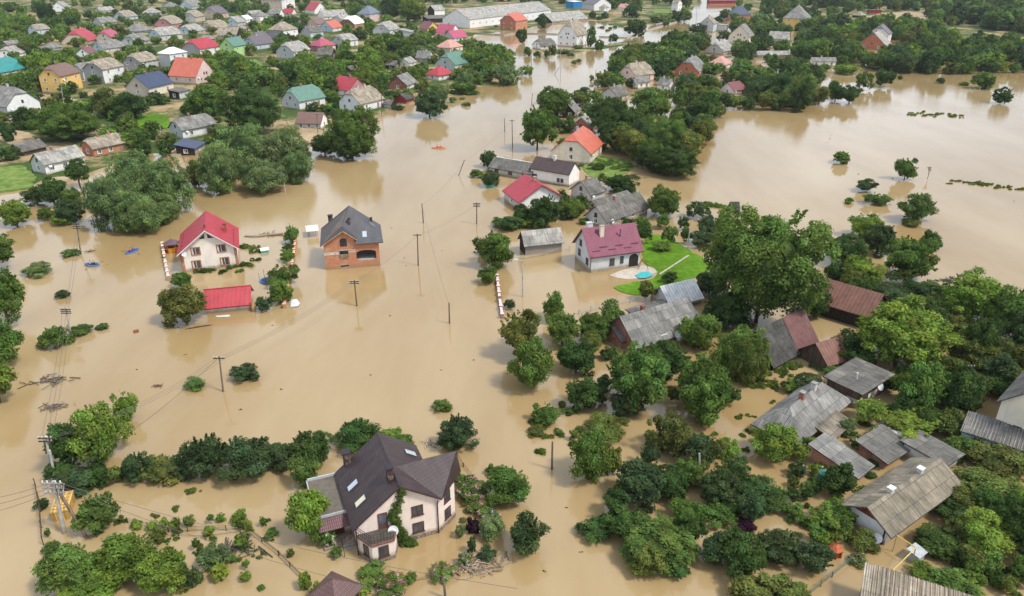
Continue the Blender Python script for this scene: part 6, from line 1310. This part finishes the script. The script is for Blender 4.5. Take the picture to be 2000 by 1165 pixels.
wall_line([(478,462),(500,463),(553,457)], .12, .5, M['stone'], (.26,.20,.13), (.3,.24,.17), 'rubble_wall', 'low rubble wall line behind the pink house garden', 'wall', 2.0, False)
def fence(pts, h, col, label, gap=2.2, wires=3, name='fence', m=None):
    o = Vector((*gp(*pts[0]), 0)); root = empty(name, o); tag(root, label, 'fence'); rb = MB(); m = m or M['wood']; n_ = 0
    for a, c in zip(pts, pts[1:]):
        A, B = Vector((*gp(*a), 0)) - o, Vector((*gp(*c), 0)) - o; k = max(1, int((B-A).length/gap))
        for i in range(k+1):
            if n_ < 90: p = A.lerp(B, i/k); part(root, 'post', lambda b: b.bar((p.x, p.y, -.6), (p.x+random.uniform(-.05,.05), p.y, h*random.uniform(.85,1.1)), .05, m, col, 5)); n_ += 1
        for w_ in range(wires): z = h*(.35+.55*w_/max(1, wires-1)); rb.bar(A+Vector((0,0,z)), B+Vector((0,0,z)), .022, m, col, 4)
    rb.build('rail', root)
fence([(70,950),(80,1000),(85,1065)], 1.1, (.12,.08,.06), 'rusty wire fence beside the yellow box')
fence([(480,1033),(545,1085),(590,1130)], .6, (.10,.08,.06), 'sunken dark fence beside the big pink plastered house', 2.0)
fence([(250,1022),(330,1040),(480,1036)], .7, (.13,.10,.07), 'leaning vine fence behind the bright bushes', 1.8)
fence([(300,1045),(400,1050),(470,1040)], .5, (.12,.09,.07), 'second row of vine stakes in the flooded plot', 2.4, 1)
fence([(1130,615),(1200,598),(1260,586)], 1.0, (.30,.29,.28), 'grey mesh fence below the lawn', 2.0, 4, m=M['paint'])
fence([(1000,510),(1060,500),(1112,488)], .8, (.42,.42,.41), 'pale metal fence beside the grey plank walled barn', 1.6, 3, m=M['paint'])
fence([(1580,1165),(1625,1128),(1660,1100)], .8, (.10,.14,.11), 'green mesh fence beside the flower bed', 1.8, 3, m=M['paint'])
fence([(893,890),(905,912),(925,936)], .5, (.16,.11,.08), 'dark fence rail behind the big pink plastered house', 1.6, 2)
fence([(790,1140),(850,1128),(905,1098),(990,1082)], .35, (.13,.10,.08), 'drowned fence along the flower garden', 2.0, 2)
fence([(22,172),(60,181),(115,192)], 1.5, (.20,.15,.12), 'brown plank fence along the dirt street by the yellow house', 2.6, 6)
fence([(168,196),(205,186)], 1.3, (.5,.42,.33), 'pale low fence beside the grey and white tall house', 3, 5)
fence([(205,262),(250,285),(300,292)], 1.2, (.24,.20,.16), 'grey paling fence below the grass plot', 3, 4)
fence([(420,160),(470,172),(520,190)], 1.2, (.25,.2,.15), 'brown paling fence along the lime green house lane', 3, 4)
fence([(650,222),(700,232),(755,226)], 1.0, (.30,.26,.2), 'low fence at the water edge of the white tan roofed house', 3, 4)
def car(px, rz, col, label):
    X, Y = gp(*px); root = empty('parked_car', (X, Y, .3), rz); tag(root, label, 'car')
    prof = [(-2.1,.35),(-2.1,.8),(-1.9,.95),(1.2,.98),(2.05,.8),(2.1,.35)]; cab = [(-1.7,.95),(-1.3,1.42),(.3,1.45),(1.0,.98)]
    def ex(b, pr, w, m, c, w2=None):
        w2 = w2 or w; n = len(pr); L_ = [(x, -(w if z < 1.2 else w2), z) for x, z in pr]; R_ = [(x, (w if z < 1.2 else w2), z) for x, z in pr]
        b.face(L_[::-1], m, c); b.face(R_, m, c)
        for i in range(n): b.face([L_[i], L_[(i+1)%n], R_[(i+1)%n], R_[i]], m, c)
    part(root, 'body', lambda b: ex(b, prof, .85, M['paint'], col)); part(root, 'cabin', lambda b: ex(b, cab, .78, M['glass'], (.05,.06,.07), .62))
    part(root, 'roof', lambda b: b.box((-1.25,-.6,1.455),(.28,.6,1.5), M['paint'], col))
    for x in (-1.3, 1.3):
        for y in (-.8, .8): part(root, 'wheel', lambda b: b.bar((x, y-.1, .32),(x, y+.1, .32), .32, M['paint'], (.02,.02,.02), 12))
car((969,54), .9, (.03,.03,.04), 'black car parked beside the orange brick two storey house'); car((352,160), 1.0, (.55,.56,.57), 'pale silver car parked below the orange roofed pink gabled house'); car((556,176), .4, (.68,.68,.67), 'white car parked at the lane by the green roofed white house')
# boats with people
def skin_tube(name, pts, edges, rad, parent, mat, col, sub=1):
    me = bpy.data.meshes.new(name); me.from_pydata(pts, edges, []); o = link(name, me, parent); sk = o.modifiers.new('skin', 'SKIN')
    for i, r in enumerate(rad): me.skin_vertices[0].data[i].radius = (r, r)
    me.skin_vertices[0].data[0].use_root = True
    s = o.modifiers.new('smooth', 'SUBSURF'); s.levels = s.render_levels = sub; me.materials.append(mat); return o
def flatmat(name, col, rough=.7):
    t = NT(name); t.principled(t.mix(1.0, col, t.ramp(t.noise(t.pos(), 6, 3), [(.3,.85),(.7,1.1)]), 'MULTIPLY'), rough, .25); return t.m
SKIN = flatmat('skin', (.50,.30,.21)); HAIR = flatmat('hair', (.04,.025,.018)); CL = {k: flatmat('cloth_'+k, c, .85) for k, c in dict(blue=(.04,.14,.42), pink=(.55,.07,.14), dark=(.03,.035,.05), orange=(.75,.16,.03), grey=(.3,.3,.3)).items()}
def person(wx, wy, z, rz, cl, label, trousers='dark'):
    """someone sitting in a boat, knees up, both hands forward"""
    root = empty('person', (wx, wy, z), rz); tag(root, label, 'person', None)
    P = [(0,0,.12),(0,.02,.34),(0,.03,.55),(0,.04,.66),(0,.06,.78),(0,.07,.88), (.19,.03,.56),(.25,.16,.36),(.20,.40,.30), (-.19,.03,.56),(-.25,.16,.36),(-.20,.40,.30), (.10,.05,.12),(.14,.40,.34),(.15,.55,.02),(.15,.66,.03), (-.10,.05,.12),(-.14,.40,.34),(-.15,.55,.02),(-.15,.66,.03), (.19,.47,.29),(-.19,.47,.29)]
    E = [(0,1),(1,2),(2,3),(3,4),(4,5),(2,6),(6,7),(7,8),(8,20),(2,9),(9,10),(10,11),(11,21),(0,12),(12,13),(13,14),(14,15),(0,16),(16,17),(17,18),(18,19)]
    rd = [.15,.14,.15,.055,.095,.085,.06,.048,.036,.06,.048,.036,.085,.065,.05,.045,.085,.065,.05,.045,.035,.035]
    skin_tube('body', P, E, rd, root, SKIN, None, 1)
    skin_tube('jacket', [(0,0,.10),(0,.02,.34),(0,.03,.58),(.20,.03,.57),(.26,.16,.36),(.21,.36,.305),(-.20,.03,.57),(-.26,.16,.36),(-.21,.36,.305)], [(0,1),(1,2),(2,3),(3,4),(4,5),(2,6),(6,7),(7,8)], [.175,.165,.165,.08,.066,.05,.08,.066,.05], root, CL[cl], None, 1)
    skin_tube('trousers', [(0,.02,.10),(.11,.06,.12),(.145,.40,.345),(.155,.545,.06),(-.11,.06,.12),(-.145,.40,.345),(-.155,.545,.06)], [(0,1),(1,2),(2,3),(0,4),(4,5),(5,6)], [.16,.105,.085,.065,.105,.085,.065], root, CL[trousers], None, 1)
    skin_tube('hair', [(0,.03,.80),(0,.05,.90),(0,.09,.94)], [(0,1),(1,2)], [.085,.095,.07], root, HAIR, None, 1)
def raft(px, rz, label, tube=(.05,.13,.32), L=1.25, Wd=.62, oars=True):
    X, Y = gp(*px); root = empty('rubber_raft', (X, Y, 0), rz); tag(root, label, 'boat', 'boats carrying people through the flood')
    def hull(b):
        n, k = 28, 8; ring = []
        for i in range(n):
            t = 2*math.pi*i/n; e = 1 + .12*max(0, math.cos(t-math.pi/2))**3; c = Vector((math.cos(t)*Wd, math.sin(t)*L*e, .16)); d = Vector((math.cos(t)*L, math.sin(t)*Wd, 0)).normalized()
            ring.append([c + d*math.cos(2*math.pi*j/k)*.2 + Vector((0,0,math.sin(2*math.pi*j/k)*.2)) for j in range(k)])
        for i in range(n):
            for j in range(k): b.face([ring[i][j], ring[(i+1)%n][j], ring[(i+1)%n][(j+1)%k], ring[i][(j+1)%k]], M['paint'], tube if j < 5 else (.42,.46,.50))
    part(root, 'tube', hull, smooth=True); part(root, 'floor', lambda b: b.face([(math.cos(2*math.pi*i/16)*Wd*.9, math.sin(2*math.pi*i/16)*L*.9, .08) for i in range(16)], M['paint'], (.10,.14,.2)))
    part(root, 'seat', lambda b: b.box((-Wd*.8, -.32, .16),(Wd*.8, -.08, .25), M['paint'], (.25,.28,.3)))
    if oars:
        for s in (-1, 1):
            o = part(root, 'oar', lambda b: b.bar((s*.35, .1, .45),(s*1.75, -.25, .02), .025, M['wood'], (.35,.25,.14), 6)); part(o, 'blade', lambda b: b.slab([[(s*1.75, -.33, .05),(s*2.2, -.47, .03),(s*2.22, -.30, .03),(s*1.77, -.18, .05)]], .03, M['paint'], (.05,.06,.08)))
    return root, X, Y
def pers_at(r, x, y, rz, *a):
    X, Y, th = r[1], r[2], r[0].rotation_euler[2]; person(X + x*math.cos(th) - y*math.sin(th), Y + x*math.sin(th) + y*math.cos(th), .10, th + rz, *a)
r = raft((258,493), R(-20), 'blue rubber raft rowed by two people in pink and blue'); pers_at(r, 0, -.35, 0, 'pink', 'person in pink jacket rowing the blue raft'); pers_at(r, 0, .45, math.pi, 'blue', 'person in blue jacket facing the rower in pink')
r = raft((181,519), R(75), 'dark blue rubber raft with two dark clothed people'); pers_at(r, 0, -.4, 0, 'dark', 'person in dark jacket at one end of the dark blue raft'); pers_at(r, 0, .45, math.pi, 'grey', 'person in grey top inside the dark blue raft', 'dark')
r = raft((858,290), R(80), 'orange rescue boat crossing the wide channel', (.75,.22,.08), 1.9, .8, False); pers_at(r, 0, -.5, 0, 'orange', 'person in orange vest at the stern of the orange boat'); pers_at(r, .1, .5, 0, 'orange', 'person in orange vest near the bow of the orange boat')
# gazebos and small buildings
def gazebo(px, R_, h, rise, rc, wc, label, name='gazebo', n=6, walls=.9, rm='metal', post=(.4,.2,.08)):
    X, Y = gp(*px); root = empty(name, (X, Y, 0), .3); tag(root, label, 'gazebo')
    P = lambda q, i, z: (math.cos(2*math.pi*i/n)*q, math.sin(2*math.pi*i/n)*q, z)
    part(root, 'roof', lambda b: b.slab([[P(R_*1.22, i, h), P(R_*1.22, i+1, h), (0, 0, h+rise)] for i in range(n)], .1, M[rm], rc))
    for i in range(n): part(root, 'post', lambda b: b.bar(P(R_*.98, i, -.5), P(R_*.98, i, h+.05), .08, M['wood'], post, 6))
    part(root, 'side_panel', lambda b: [b.face([P(R_*.94, i, -.5), P(R_*.94, i+1, -.5), P(R_*.94, i+1, walls), P(R_*.94, i, walls)], M['wood'], wc) for i in range(n)])
    part(root, 'finial', lambda b: b.bar((0,0,h+rise-.05),(0,0,h+rise+.25), .07, M['paint'], rc, 6, .02)); return root
gazebo((338,491), 1.35, 1.75, .75, (.14,.075,.10), (.62,.25,.03), 'orange boarded gazebo with brown hexagon roof beside the pink house', walls=1.0, post=(.6,.25,.04))
gazebo((657,1190), 2.1, 2.0, 1.5, (.13,.07,.065), (.16,.09,.06), 'brown tiled gazebo roof at the bottom edge below the pink plastered house', n=4, post=(.2,.1,.06))
gazebo((1629,1084), .62, .85, .55, (.45,.11,.04), (.28,.06,.03), 'small orange well house with pointed roof', 'well_house', walls=.85, post=(.3,.08,.03))

ro, g = house((104,1020),95,133,1003,18,'mg',.02,'tan','yellow','yellow',(0,0,1,0),'yellow plank box hut|standing behind the switch pole','shed','shed', ch=0, D=3.0, ov=.05, og=.05)
for o in ro.children:
    if o.name.startswith(('wall', 'roof')):
        o.data.materials[0] = M['wood']; o.data.color_attributes['Col'].data.foreach_set('color', [v for _ in range(len(o.data.loops)) for v in ((.62,.40,.13,1) if o.name.startswith('wall') else (.70,.46,.17,1))])
part(ro, 'board', lambda b: [b.box((g['W']*.1, .3+k*.55, g['H']+.06),(g['W']*.9, .62+k*.55, g['H']+.13), M['wood'], (.66,.43,.15)) for k in range(5)])
part(ro, 'batten', lambda b: b.box((g['W']*.45, .05, g['H']+.133),(g['W']*.58, g['D']-.1, g['H']+.21), M['wood'], (.5,.32,.11)))
ro, g = house((1427,420),1422,1443,412,0,'lg',.6,'dk','dwood','dwood',(0,0,1,0),'tiny black roofed hut|alone at the lake edge','hut','shed', ch=0, D=2.4, ov=.15, og=.15)
# loose things on the water and the lawn
def slabthing(name, pts, z, th, m, col, label, cat, tilt=0.0):
    W_ = [gp(x, y) for x, y in pts]; c = (sum(p[0] for p in W_)/len(W_), sum(p[1] for p in W_)/len(W_)); b = MB(); n = len(W_)
    top = [(p[0]-c[0], p[1]-c[1], (i % 2)*.05 + tilt*(p[0]-c[0])) for i, p in enumerate(W_)]; mid = (0, 0, .07)
    b.slab([[top[i], top[(i+1)%n], mid] for i in range(n)], th, m, col); o = b.build(name, loc=(c[0], c[1], z)); return tag(o, label, cat)
slabthing('tarpaulin', [(1240,540),(1252,534),(1266,532),(1276,540),(1262,545),(1248,546)], .2, .03, M['paint'], (.05,.40,.40), 'turquoise tarpaulin spread on the gravel yard', 'tarpaulin')
slabthing('tarpaulin', [(567,587),(580,586),(586,594),(582,600),(568,601)], .12, .06, M['paint'], (.66,.67,.68), 'crumpled white sheet floating beside the orange wall', 'tarpaulin')
slabthing('floating_board', [(420,618),(448,616),(450,619),(424,621)], .06, .05, M['paint'], (.62,.62,.60), 'white board afloat below the red roofed garage', 'board')
slabthing('drifting_wreckage', [(259,647),(270,644),(272,649),(262,652)], .05, .08, M['wood'], (.28,.09,.06), 'reddish wooden panel drifting in open water', 'wreckage')
slabthing('awning_roof', [(598,455),(622,453),(624,464),(600,467)], 1.5, .12, M['paint'], (.74,.74,.73), 'white flat canopy behind the unfinished brick house', 'canopy')
o = bpy.data.objects['awning_roof']; part(o, 'post', lambda b: [b.bar((x, y, -2.2),(x, y, -.1), .05, M['paint'], (.3,.14,.08)) for x, y in ((-.8,-.5),(.8,-.5),(-.8,.5),(.8,.5))])
def tank(px, L, r, col, label, name='water_tank', up=False, rz=0.0):
    X, Y = gp(*px); b = MB()
    if up: b.bar((0,0,-.4),(0,0,r*2), r*.9, M['paint'], col, 14); b.bar((0,0,r*2+.003),(0,0,r*2+.25), r*.9, M['paint'], tuple(min(1, c*1.2) for c in col), 14, r*.35)
    else: b.bar((-L/2,0,r*.5),(L/2,0,r*.5), r, M['paint'], col, 16); b.bar((-.2,0,r*1.4),(-.2,0,r*1.7), .2, M['paint'], tuple(c*.8 for c in col), 10)
    return tag(b.build(name, loc=(X, Y, 0), rz=rz), label, 'tank')
tank((957,366), 1.9, .55, (.05,.42,.32), 'green plastic tank afloat below the bank bushes'); tank((1606,944), 1.5, .7, (.05,.16,.12), 'dark green round tank with pale lid beside the yellow flowers', up=True)
X, Y = gp(517,493); b = MB(); b.box((-.7,-.5,-.4),(.7,.5,.5), M['paint'], (.08,.40,.33)); b.slab([[(-.8,-.6,.55),(.8,-.6,.55),(.8,0,.95),(-.8,0,.95)],[(-.8,0,.95),(.8,0,.95),(.8,.6,.6),(-.8,.6,.6)]], .06, M['paint'], (.72,.74,.74)); tag(b.build('playhouse', loc=(X, Y, 0), rz=.5), 'small white and green playhouse in the flooded garden', 'playhouse')
X, Y = gp(525,549); b = MB(); n = 16
P = lambda q, i, z: (math.cos(2*math.pi*i/n)*q, math.sin(2*math.pi*i/n)*q, z)
for i in range(n): b.face([P(1.3,i,.2), P(1.3,i+1,.2), P(1.55,i+1,.22), P(1.55,i,.22)], M['paint'], (.04,.16,.5)); b.face([P(1.55,i,.22), P(1.55,i+1,.22), P(1.55,i+1,.05), P(1.55,i,.05)], M['paint'], (.04,.14,.45))
b.face([P(1.3,i,.19) for i in range(n)], M['paint'], (.03,.03,.03))
o = tag(b.build('trampoline', loc=(X, Y, 0)), 'blue rimmed trampoline half under water by the hedge', 'trampoline')
for i in range(0, n, 3): part(o, 'pole', lambda b: b.bar(P(1.5,i,.1), P(1.5,i,1.7), .035, M['paint'], (.12,.12,.13), 5))
def heap(px, n, L, spread, col, label, name='driftwood_pile', seed=1):
    rs = random.Random(seed); X, Y = gp(*px); b = MB()
    for i in range(n):
        a = rs.uniform(0, 3.14) if n > 4 else rs.uniform(.2, .6); x, y = rs.gauss(0, spread), rs.gauss(0, spread*.5); l = L*rs.uniform(.4, 1); z = .03 + rs.random()*.16
        b.bar((x-math.cos(a)*l/2, y-math.sin(a)*l/2, z),(x+math.cos(a)*l/2, y+math.sin(a)*l/2, z+rs.uniform(-.05,.2)), .045*rs.uniform(.6,1.6), M['wood'], (lambda q_: tuple(c*q_ for c in col))(rs.uniform(.6,1.3)), 5)
    return tag(b.build(name, loc=(X, Y, 0)), label, 'driftwood')
heap((922,1112), 60, 1.5, .9, (.34,.27,.20), 'heap of washed up branches beside the flower garden', seed=1); heap((845,868), 16, 1.8, .6, (.42,.36,.28), 'pile of pale planks behind the big pink plastered house', seed=2)
heap((525,460), 40, 1.0, 1.3, (.20,.15,.10), 'drift of brown debris along the rubble wall', seed=3); heap((100,745), 46, 1.6, 1.2, (.17,.145,.12), 'raft of dead grey twigs off the left trees'.replace('left trees', 'border trees'), seed=4); heap((108,795), 30, 1.5, .9, (.18,.15,.12), 'smaller drift of dead twigs above the bright round tree', seed=5)
heap((955,1096), 30, 1.6, 1.0, (.28,.22,.17), 'scatter of driftwood along the drowned fence', seed=6); heap((176,492), 9, 1.6, .4, (.2,.15,.1), 'loose branches floating beside the wooden pole', seed=7); heap((1045,845), 5, 1.4, .2, (.07,.05,.04), 'dark broken trunk beside the feathery shrubs', 'fallen_trunk', 8); heap((388,640), 3, 4.0, .3, (.22,.15,.09), 'long floating poles below the red roofed garage', 'floating_pole', 9)
heap((465,1075), 34, 2.6, .9, (.12,.11,.08), 'tangle of thin stems on the drowned fence corner', seed=10); heap((1860,545), 7, 2.4, .5, (.1,.085,.07), 'dead branches sticking out above the lake side trees', 'dead_branch', 11); heap((310,705+50), 12, .9, .4, (.24,.17,.11), 'small brown twig tuft in open water', 'twig_tuft', 12)
# bare dead tree in the lake
X, Y = gp(1811,349); rs = random.Random(3); b = MB()
def limb(p, d, l, r, k):
    q = p + d*l; b.bar(p, q, r, M['bark'], (1,1,1), 5, r*.65)
    if k:
        for i in range(3 if k > 1 else 4): limb(q, (d + Vector((rs.uniform(-.75,.75), rs.uniform(-.75,.75), rs.uniform(-.1,.5)))).normalized(), l*.68, r*.6, k-1)
limb(Vector((0,0,-.4)), Vector((.12,0,1)).normalized(), 1.3, .09, 4); tag(b.build('dead_tree', loc=(X, Y, 0)), 'bare leafless grey tree standing in the lake', 'tree')
# weeds, crops and reed lines that nobody could count
def weeds(name, pts, n, spread, h, col, label, seed, leaf=.16, K=6):
    rs = random.Random(seed); Vs = []; Ts = []; pr = [crown_arrays(300 + seed + k, 90, 9, .24)[:2] for k in range(3)]
    for i in range(n):
        f = rs.random()*(len(pts)-1); k = int(f); a, c = pts[k], pts[min(k+1, len(pts)-1)]; px = (a[0]+(c[0]-a[0])*(f-k), a[1]+(c[1]-a[1])*(f-k)); X, Y = gp(*px); s = rs.uniform(.4, 1)*h
        if i % 5 == 0: off = (X + rs.gauss(0, spread * 1.3), Y + rs.gauss(0, spread * 1.3))
        X, Y = off[0] + rs.gauss(0, h * .9), off[1] + rs.gauss(0, h * .6); V, T_ = pr[i % 3]; Vs.append(V*np.array([s, s, s*.8]) + np.array([X, Y, s*.35])); Ts.append(T_*np.array(TINT[rs.choice(col)]))
    o = link(name, leaf_mesh(name, np.vstack(Vs), np.vstack(Ts))); o.color = (1,1,1,1); return tag(o, label, None, None, 'stuff')
weeds('weeds', [(1788,226),(1830,224),(1876,228)], 150, 1.7, .42, 'lmy', 'floating green weeds on the lake', 1); weeds('weeds', [(1845,354),(1900,358),(1950,366),(2010,372)], 170, .8, .34, 'lmo', 'line of drowned reeds across the lake', 2)
weeds('weeds', [(1376,400),(1400,403),(1430,410)], 110, .5, .5, 'ml', 'grassy dyke strip at the lake edge', 3); weeds('weeds', [(480,475),(490,500),(485,525)], 46, 1.0, .55, 'mld', 'garden bed greens beside the pink house', 4)
weeds('weeds', [(370,534),(400,530),(440,528),(470,522)], 40, .35, .5, 'dmo', 'low plants along the pink house wall', 5); weeds('weeds', [(1150,330),(1190,322),(1225,326),(1190,340)], 90, 1.6, .7, 'mlw', 'vegetable rows in the garden plot', 6)
weeds('weeds', [(300,1050),(380,1062),(450,1050),(480,1090),(520,1150)], 110, 1.6, .27, 'odm', 'sparse drowned weeds around the vine rows', 7); weeds('weeds', [(1160,55),(1205,57),(1195,52)], 60, 7, 1.0, 'odm', 'drowned crops in the far flooded yard', 8)
weeds('weeds', [(1440,700),(1500,745),(1540,720),(1590,690)], 170, 1.6, .5, 'lmo', 'green weeds along the black roofed barn', 9); weeds('weeds', [(1450,760),(1500,800),(1470,850),(1400,910)], 90, 1.8, .3, 'lmo', 'scattered weeds in the side channel', 10)
weeds('weeds', [(1700,930),(1730,950),(1690,860),(1790,830)], 60, 1.6, .7, 'dmlo', 'garden greens between the tumbledown sheds', 11); weeds('weeds', [(1840,1080),(1900,1110),(1960,1150)], 60, 1.3, .6, 'dml', 'rank grass at the lower garden', 12); weeds('weeds', [(1020,840),(1120,860),(1180,830)], 40, 1.5, .45, 'dmo', 'leafy scraps drifting by the feathery shrubs', 13)
weeds('weeds', [(300,940),(420,1000),(560,1000),(700,1010)], 30, 2.0, .3, 'om', 'plant tips poking out of the flooded plot', 14); weeds('weeds', [(1125,310),(1180,316)], 40, 1.0, .5, 'ml', 'grass verge beside the cream house', 15)
weeds('flotsam', [(700,420),(860,560),(900,760),(1000,900),(1090,1130)], 90, 8, .085, 'rro', 'small brown flotsam drifting down the flooded street', 16); weeds('flotsam', [(120,560),(300,700),(420,850),(600,900)], 40, 7, .08, 'rro', 'scattered leaf scraps on the near flood water', 17); weeds('flotsam', [(1560,260),(1750,300),(1900,420),(1800,520)], 50, 9, .11, 'rro', 'specks of flotsam across the lake', 18)
# vine rows
for i, (x, y) in enumerate([(322,1030),(345,1028),(372,1026),(432,1018),(462,1022),(470,1012),(482,1030),(300,1034),(410,1046),(268,1032)]): put_plant(*gp(x, y), .45, .45 + .06*(i % 3), .55, 'yl'[i % 2], 'open', 0, name='shrub')
# mound of covered hay behind the sheds
X, Y = gp(1742,862); b = MB(); n, k = 20, 7; rs = random.Random(2); ring = []
for j in range(k+1):
    t = j/k; ring.append([(math.cos(2*math.pi*i/n)*2.6*math.cos(t*1.45)*(1+rs.uniform(-.06,.06)), math.sin(2*math.pi*i/n)*1.9*math.cos(t*1.45)*(1+rs.uniform(-.06,.06)), 1.9*math.sin(t*1.5)-.2) for i in range(n)])
for j in range(k):
    for i in range(n): b.face([ring[j][i], ring[j][(i+1)%n], ring[j+1][(i+1)%n], ring[j+1][i]], M['concrete'], (.46,.44,.40) if j > 3 else (.27,.24,.20))
tag(b.build('hay_mound', loc=(X, Y, 0), rz=-.7, smooth=True), 'weathered grey mound of covered hay among the sheds', 'mound')
# pipe line at the long low white house
b = MB(); pts = [(*gp(1752,1046,2.0),2.0),(*gp(1789,1070,2.0),2.0),(*gp(1742,1116,2.0),2.0)]
for a, c in zip(pts, pts[1:]): b.bar(a, c, .05, M['paint'], (.62,.45,.10), 6)
for a in pts: b.bar((a[0],a[1],-.4), (a[0],a[1],2.0), .045, M['paint'], (.4,.33,.2), 6)
tag(b.build('gas_pipe'), 'yellow gas pipe bridging from the long low white house', 'pipe')
X, Y = gp(1787,1092); b = MB(); b.box((-.6,-.5,-.4),(.6,.5,.9), M['paint'], (.38,.42,.42)); b.slab([[(-.75,-.65,.95),(.75,-.65,.95),(.75,.65,1.15),(-.75,.65,1.15)]], .07, M['paint'], (.40,.42,.42)); tag(b.build('chicken_coop', loc=(X, Y, 0), rz=.6), 'small pale box hutch beside the yellow pipe', 'hutch')
# frame of the lawn swing and garden table
X, Y = gp(1256,528); b = MB(); [b.bar(p, q, .05, M['paint'], (.22,.07,.04)) for p, q in (((-.9,0,0),(-.3,0,1.9)),((.9,0,0),(.3,0,1.9)),((-.3,0,1.9),(.3,0,1.9)),((-.9,.9,0),(-.3,.4,1.9)))]; tag(b.build('garden_swing', loc=(X, Y, .12)), 'dark red swing frame at the porch corner', 'swing')
def px_size(t):
    s_ = FPX / max(1.0, t['Y'] * _c - (t['zc'] - CAM_H) * _s); return t['r'] * t['a'] * s_ * s_
def in_view(t):
    x, y = pj(t['X'], t['Y'], t['zc']); return -30 < x < 2030 and -25 < y < 1200
LIMIT = dict(tree=288, shrub=288)
REST = []; KEPT = []
for kind in ('tree', 'shrub'):
    rows_ = sorted((t for t in TREES if t['noun'] == kind), key=lambda t: -(px_size(t) if in_view(t) else 0))
    KEPT += rows_[:LIMIT[kind]]; REST += rows_[LIMIT[kind]:]
for t in KEPT: grow(t)
if REST: merge_plants('garden_trees', REST, 'mass of smaller garden trees between the far village houses')
# ------------------------------------------------------------------ each plant says how it looks and what it stands by
MARKS = [(h['short'], h['g'], h['r']) for h in HOUSES if h['short']]
_seen = {}
for s_, g_, r_ in MARKS: _seen[s_] = _seen.get(s_, 0) + 1
MARKS = [m_ for m_ in MARKS if _seen[m_[0]] == 1 and m_[1][1] < 560]
MARKS += [('brick garden wall', gp(322,510), 1), ('switch pole', gp(126,1042), 1), ('bright lawn', gp(1320,520), 6), ('blue raft', gp(258,493), 1), ('gas pipe', gp(1789,1092), 1), ('orange well house', gp(1629,1084), 1), ('bare dead tree', gp(1811,349), 1), ('covered hay mound', gp(1742,862), 1), ('street lamp pole', gp(1021,580), 1), ('concrete wall', gp(960,66), 4), ('orange gazebo', gp(338,491), 1), ('trampoline', gp(525,549), 1), ('floating lake weeds', gp(1830,225), 2), ('reed line', gp(1920,360), 4), ('driftwood heap', gp(922,1112), 1)]
def relation(t, g):
    dx, dy = t['X'] - g[0], t['Y'] - g[1]; L = math.hypot(*g); ux, uy = g[0] / L, g[1] / L
    along = dx * ux + dy * uy; side = abs(dx * uy - dy * ux)
    return 'beside' if side > abs(along) * 1.15 else ('behind' if along > 0 else 'in front of')
def looks(t):
    r = t['r']; q = t['a'] / t['r']
    if t['noun'] == 'tree': s_ = 'huge' if r > 6.5 else 'big' if r > 4 else 'mid sized' if r > 2.7 else 'small'
    else: s_ = 'broad' if r > 1.9 else 'small' if r > .9 else 'tiny'
    f = {'spiky': 'spiky', 'willow': 'willowy', 'flower': 'pink flowering', 'white': 'white flowering'}.get(t['style']) or ('tall' if q > 1.25 else 'spreading' if q < .72 else 'airy' if t['style'] == 'open' else 'round')
    return s_, CNAME[t['col']], f
def near_marks(t):
    return sorted(MARKS, key=lambda m_: math.hypot(t['X'] - m_[1][0], t['Y'] - m_[1][1]) - m_[2])[:7]
used = {}
GROUPS = dict(tree='trees growing among houses and flood water', shrub='shrubs standing in flood water and gardens')
def options(t):
    s_, c, f = looks(t); n = t['noun']; near = near_marks(t); ph = [relation(t, m_[1]) + ' the ' + m_[0] for m_ in near]
    d0 = math.hypot(t['X'] - near[0][1][0], t['Y'] - near[0][1][1]); far = 'some way ' if d0 > 30 else ''
    yield f'{c} {f} {n} {far}{ph[0]}'
    yield f'{s_} {c} {f} {n} {far}{ph[0]}'
    for i in range(1, 7): yield f'{s_} {c} {f} {n} {far}{ph[0]} and {ph[i]}'
    for i in range(1, 7): yield f'{s_} {c} {n} {ph[i]}'
    for i in range(2, 7): yield f'{s_} {c} {f} {n} {far}{ph[1]} and {ph[i]}'
for t in sorted(KEPT, key=lambda t: -px_size(t)):
    o = t['o']; lab = None; last = None
    for q in options(t):
        if len(q.split()) <= 16:
            last = q
            if q not in used: lab = q; break
    lab = lab or last; used[lab] = used.get(lab, 0) + 1
    tag(o, lab, t['noun'], GROUPS[t['noun']])
_l = {}
for h in HOUSES: _l.setdefault(h['o'].get('label'), []).append(h['o'])
# ------------------------------------------------------------------ the air over the valley: far things fade a little
b = MB(); b.box((-1500, -40, -2.5), (1500, 1700, 56), M['paint'], (1, 1, 1)); hz = b.build('haze')
hm = bpy.data.materials.new('haze_air'); hm.use_nodes = True; hm.node_tree.nodes.clear()
ho = hm.node_tree.nodes.new('ShaderNodeOutputMaterial'); hv = hm.node_tree.nodes.new('ShaderNodeVolumePrincipled')
hv.inputs['Color'].default_value = (.86, .91, 1.0, 1); hv.inputs['Density'].default_value = .00007; hv.inputs['Anisotropy'].default_value = .2
hm.node_tree.links.new(hv.outputs[0], ho.inputs['Volume']); hz.data.materials.clear(); hz.data.materials.append(hm)
tag(hz, 'thin summer haze over the flooded valley', None, None, 'stuff')
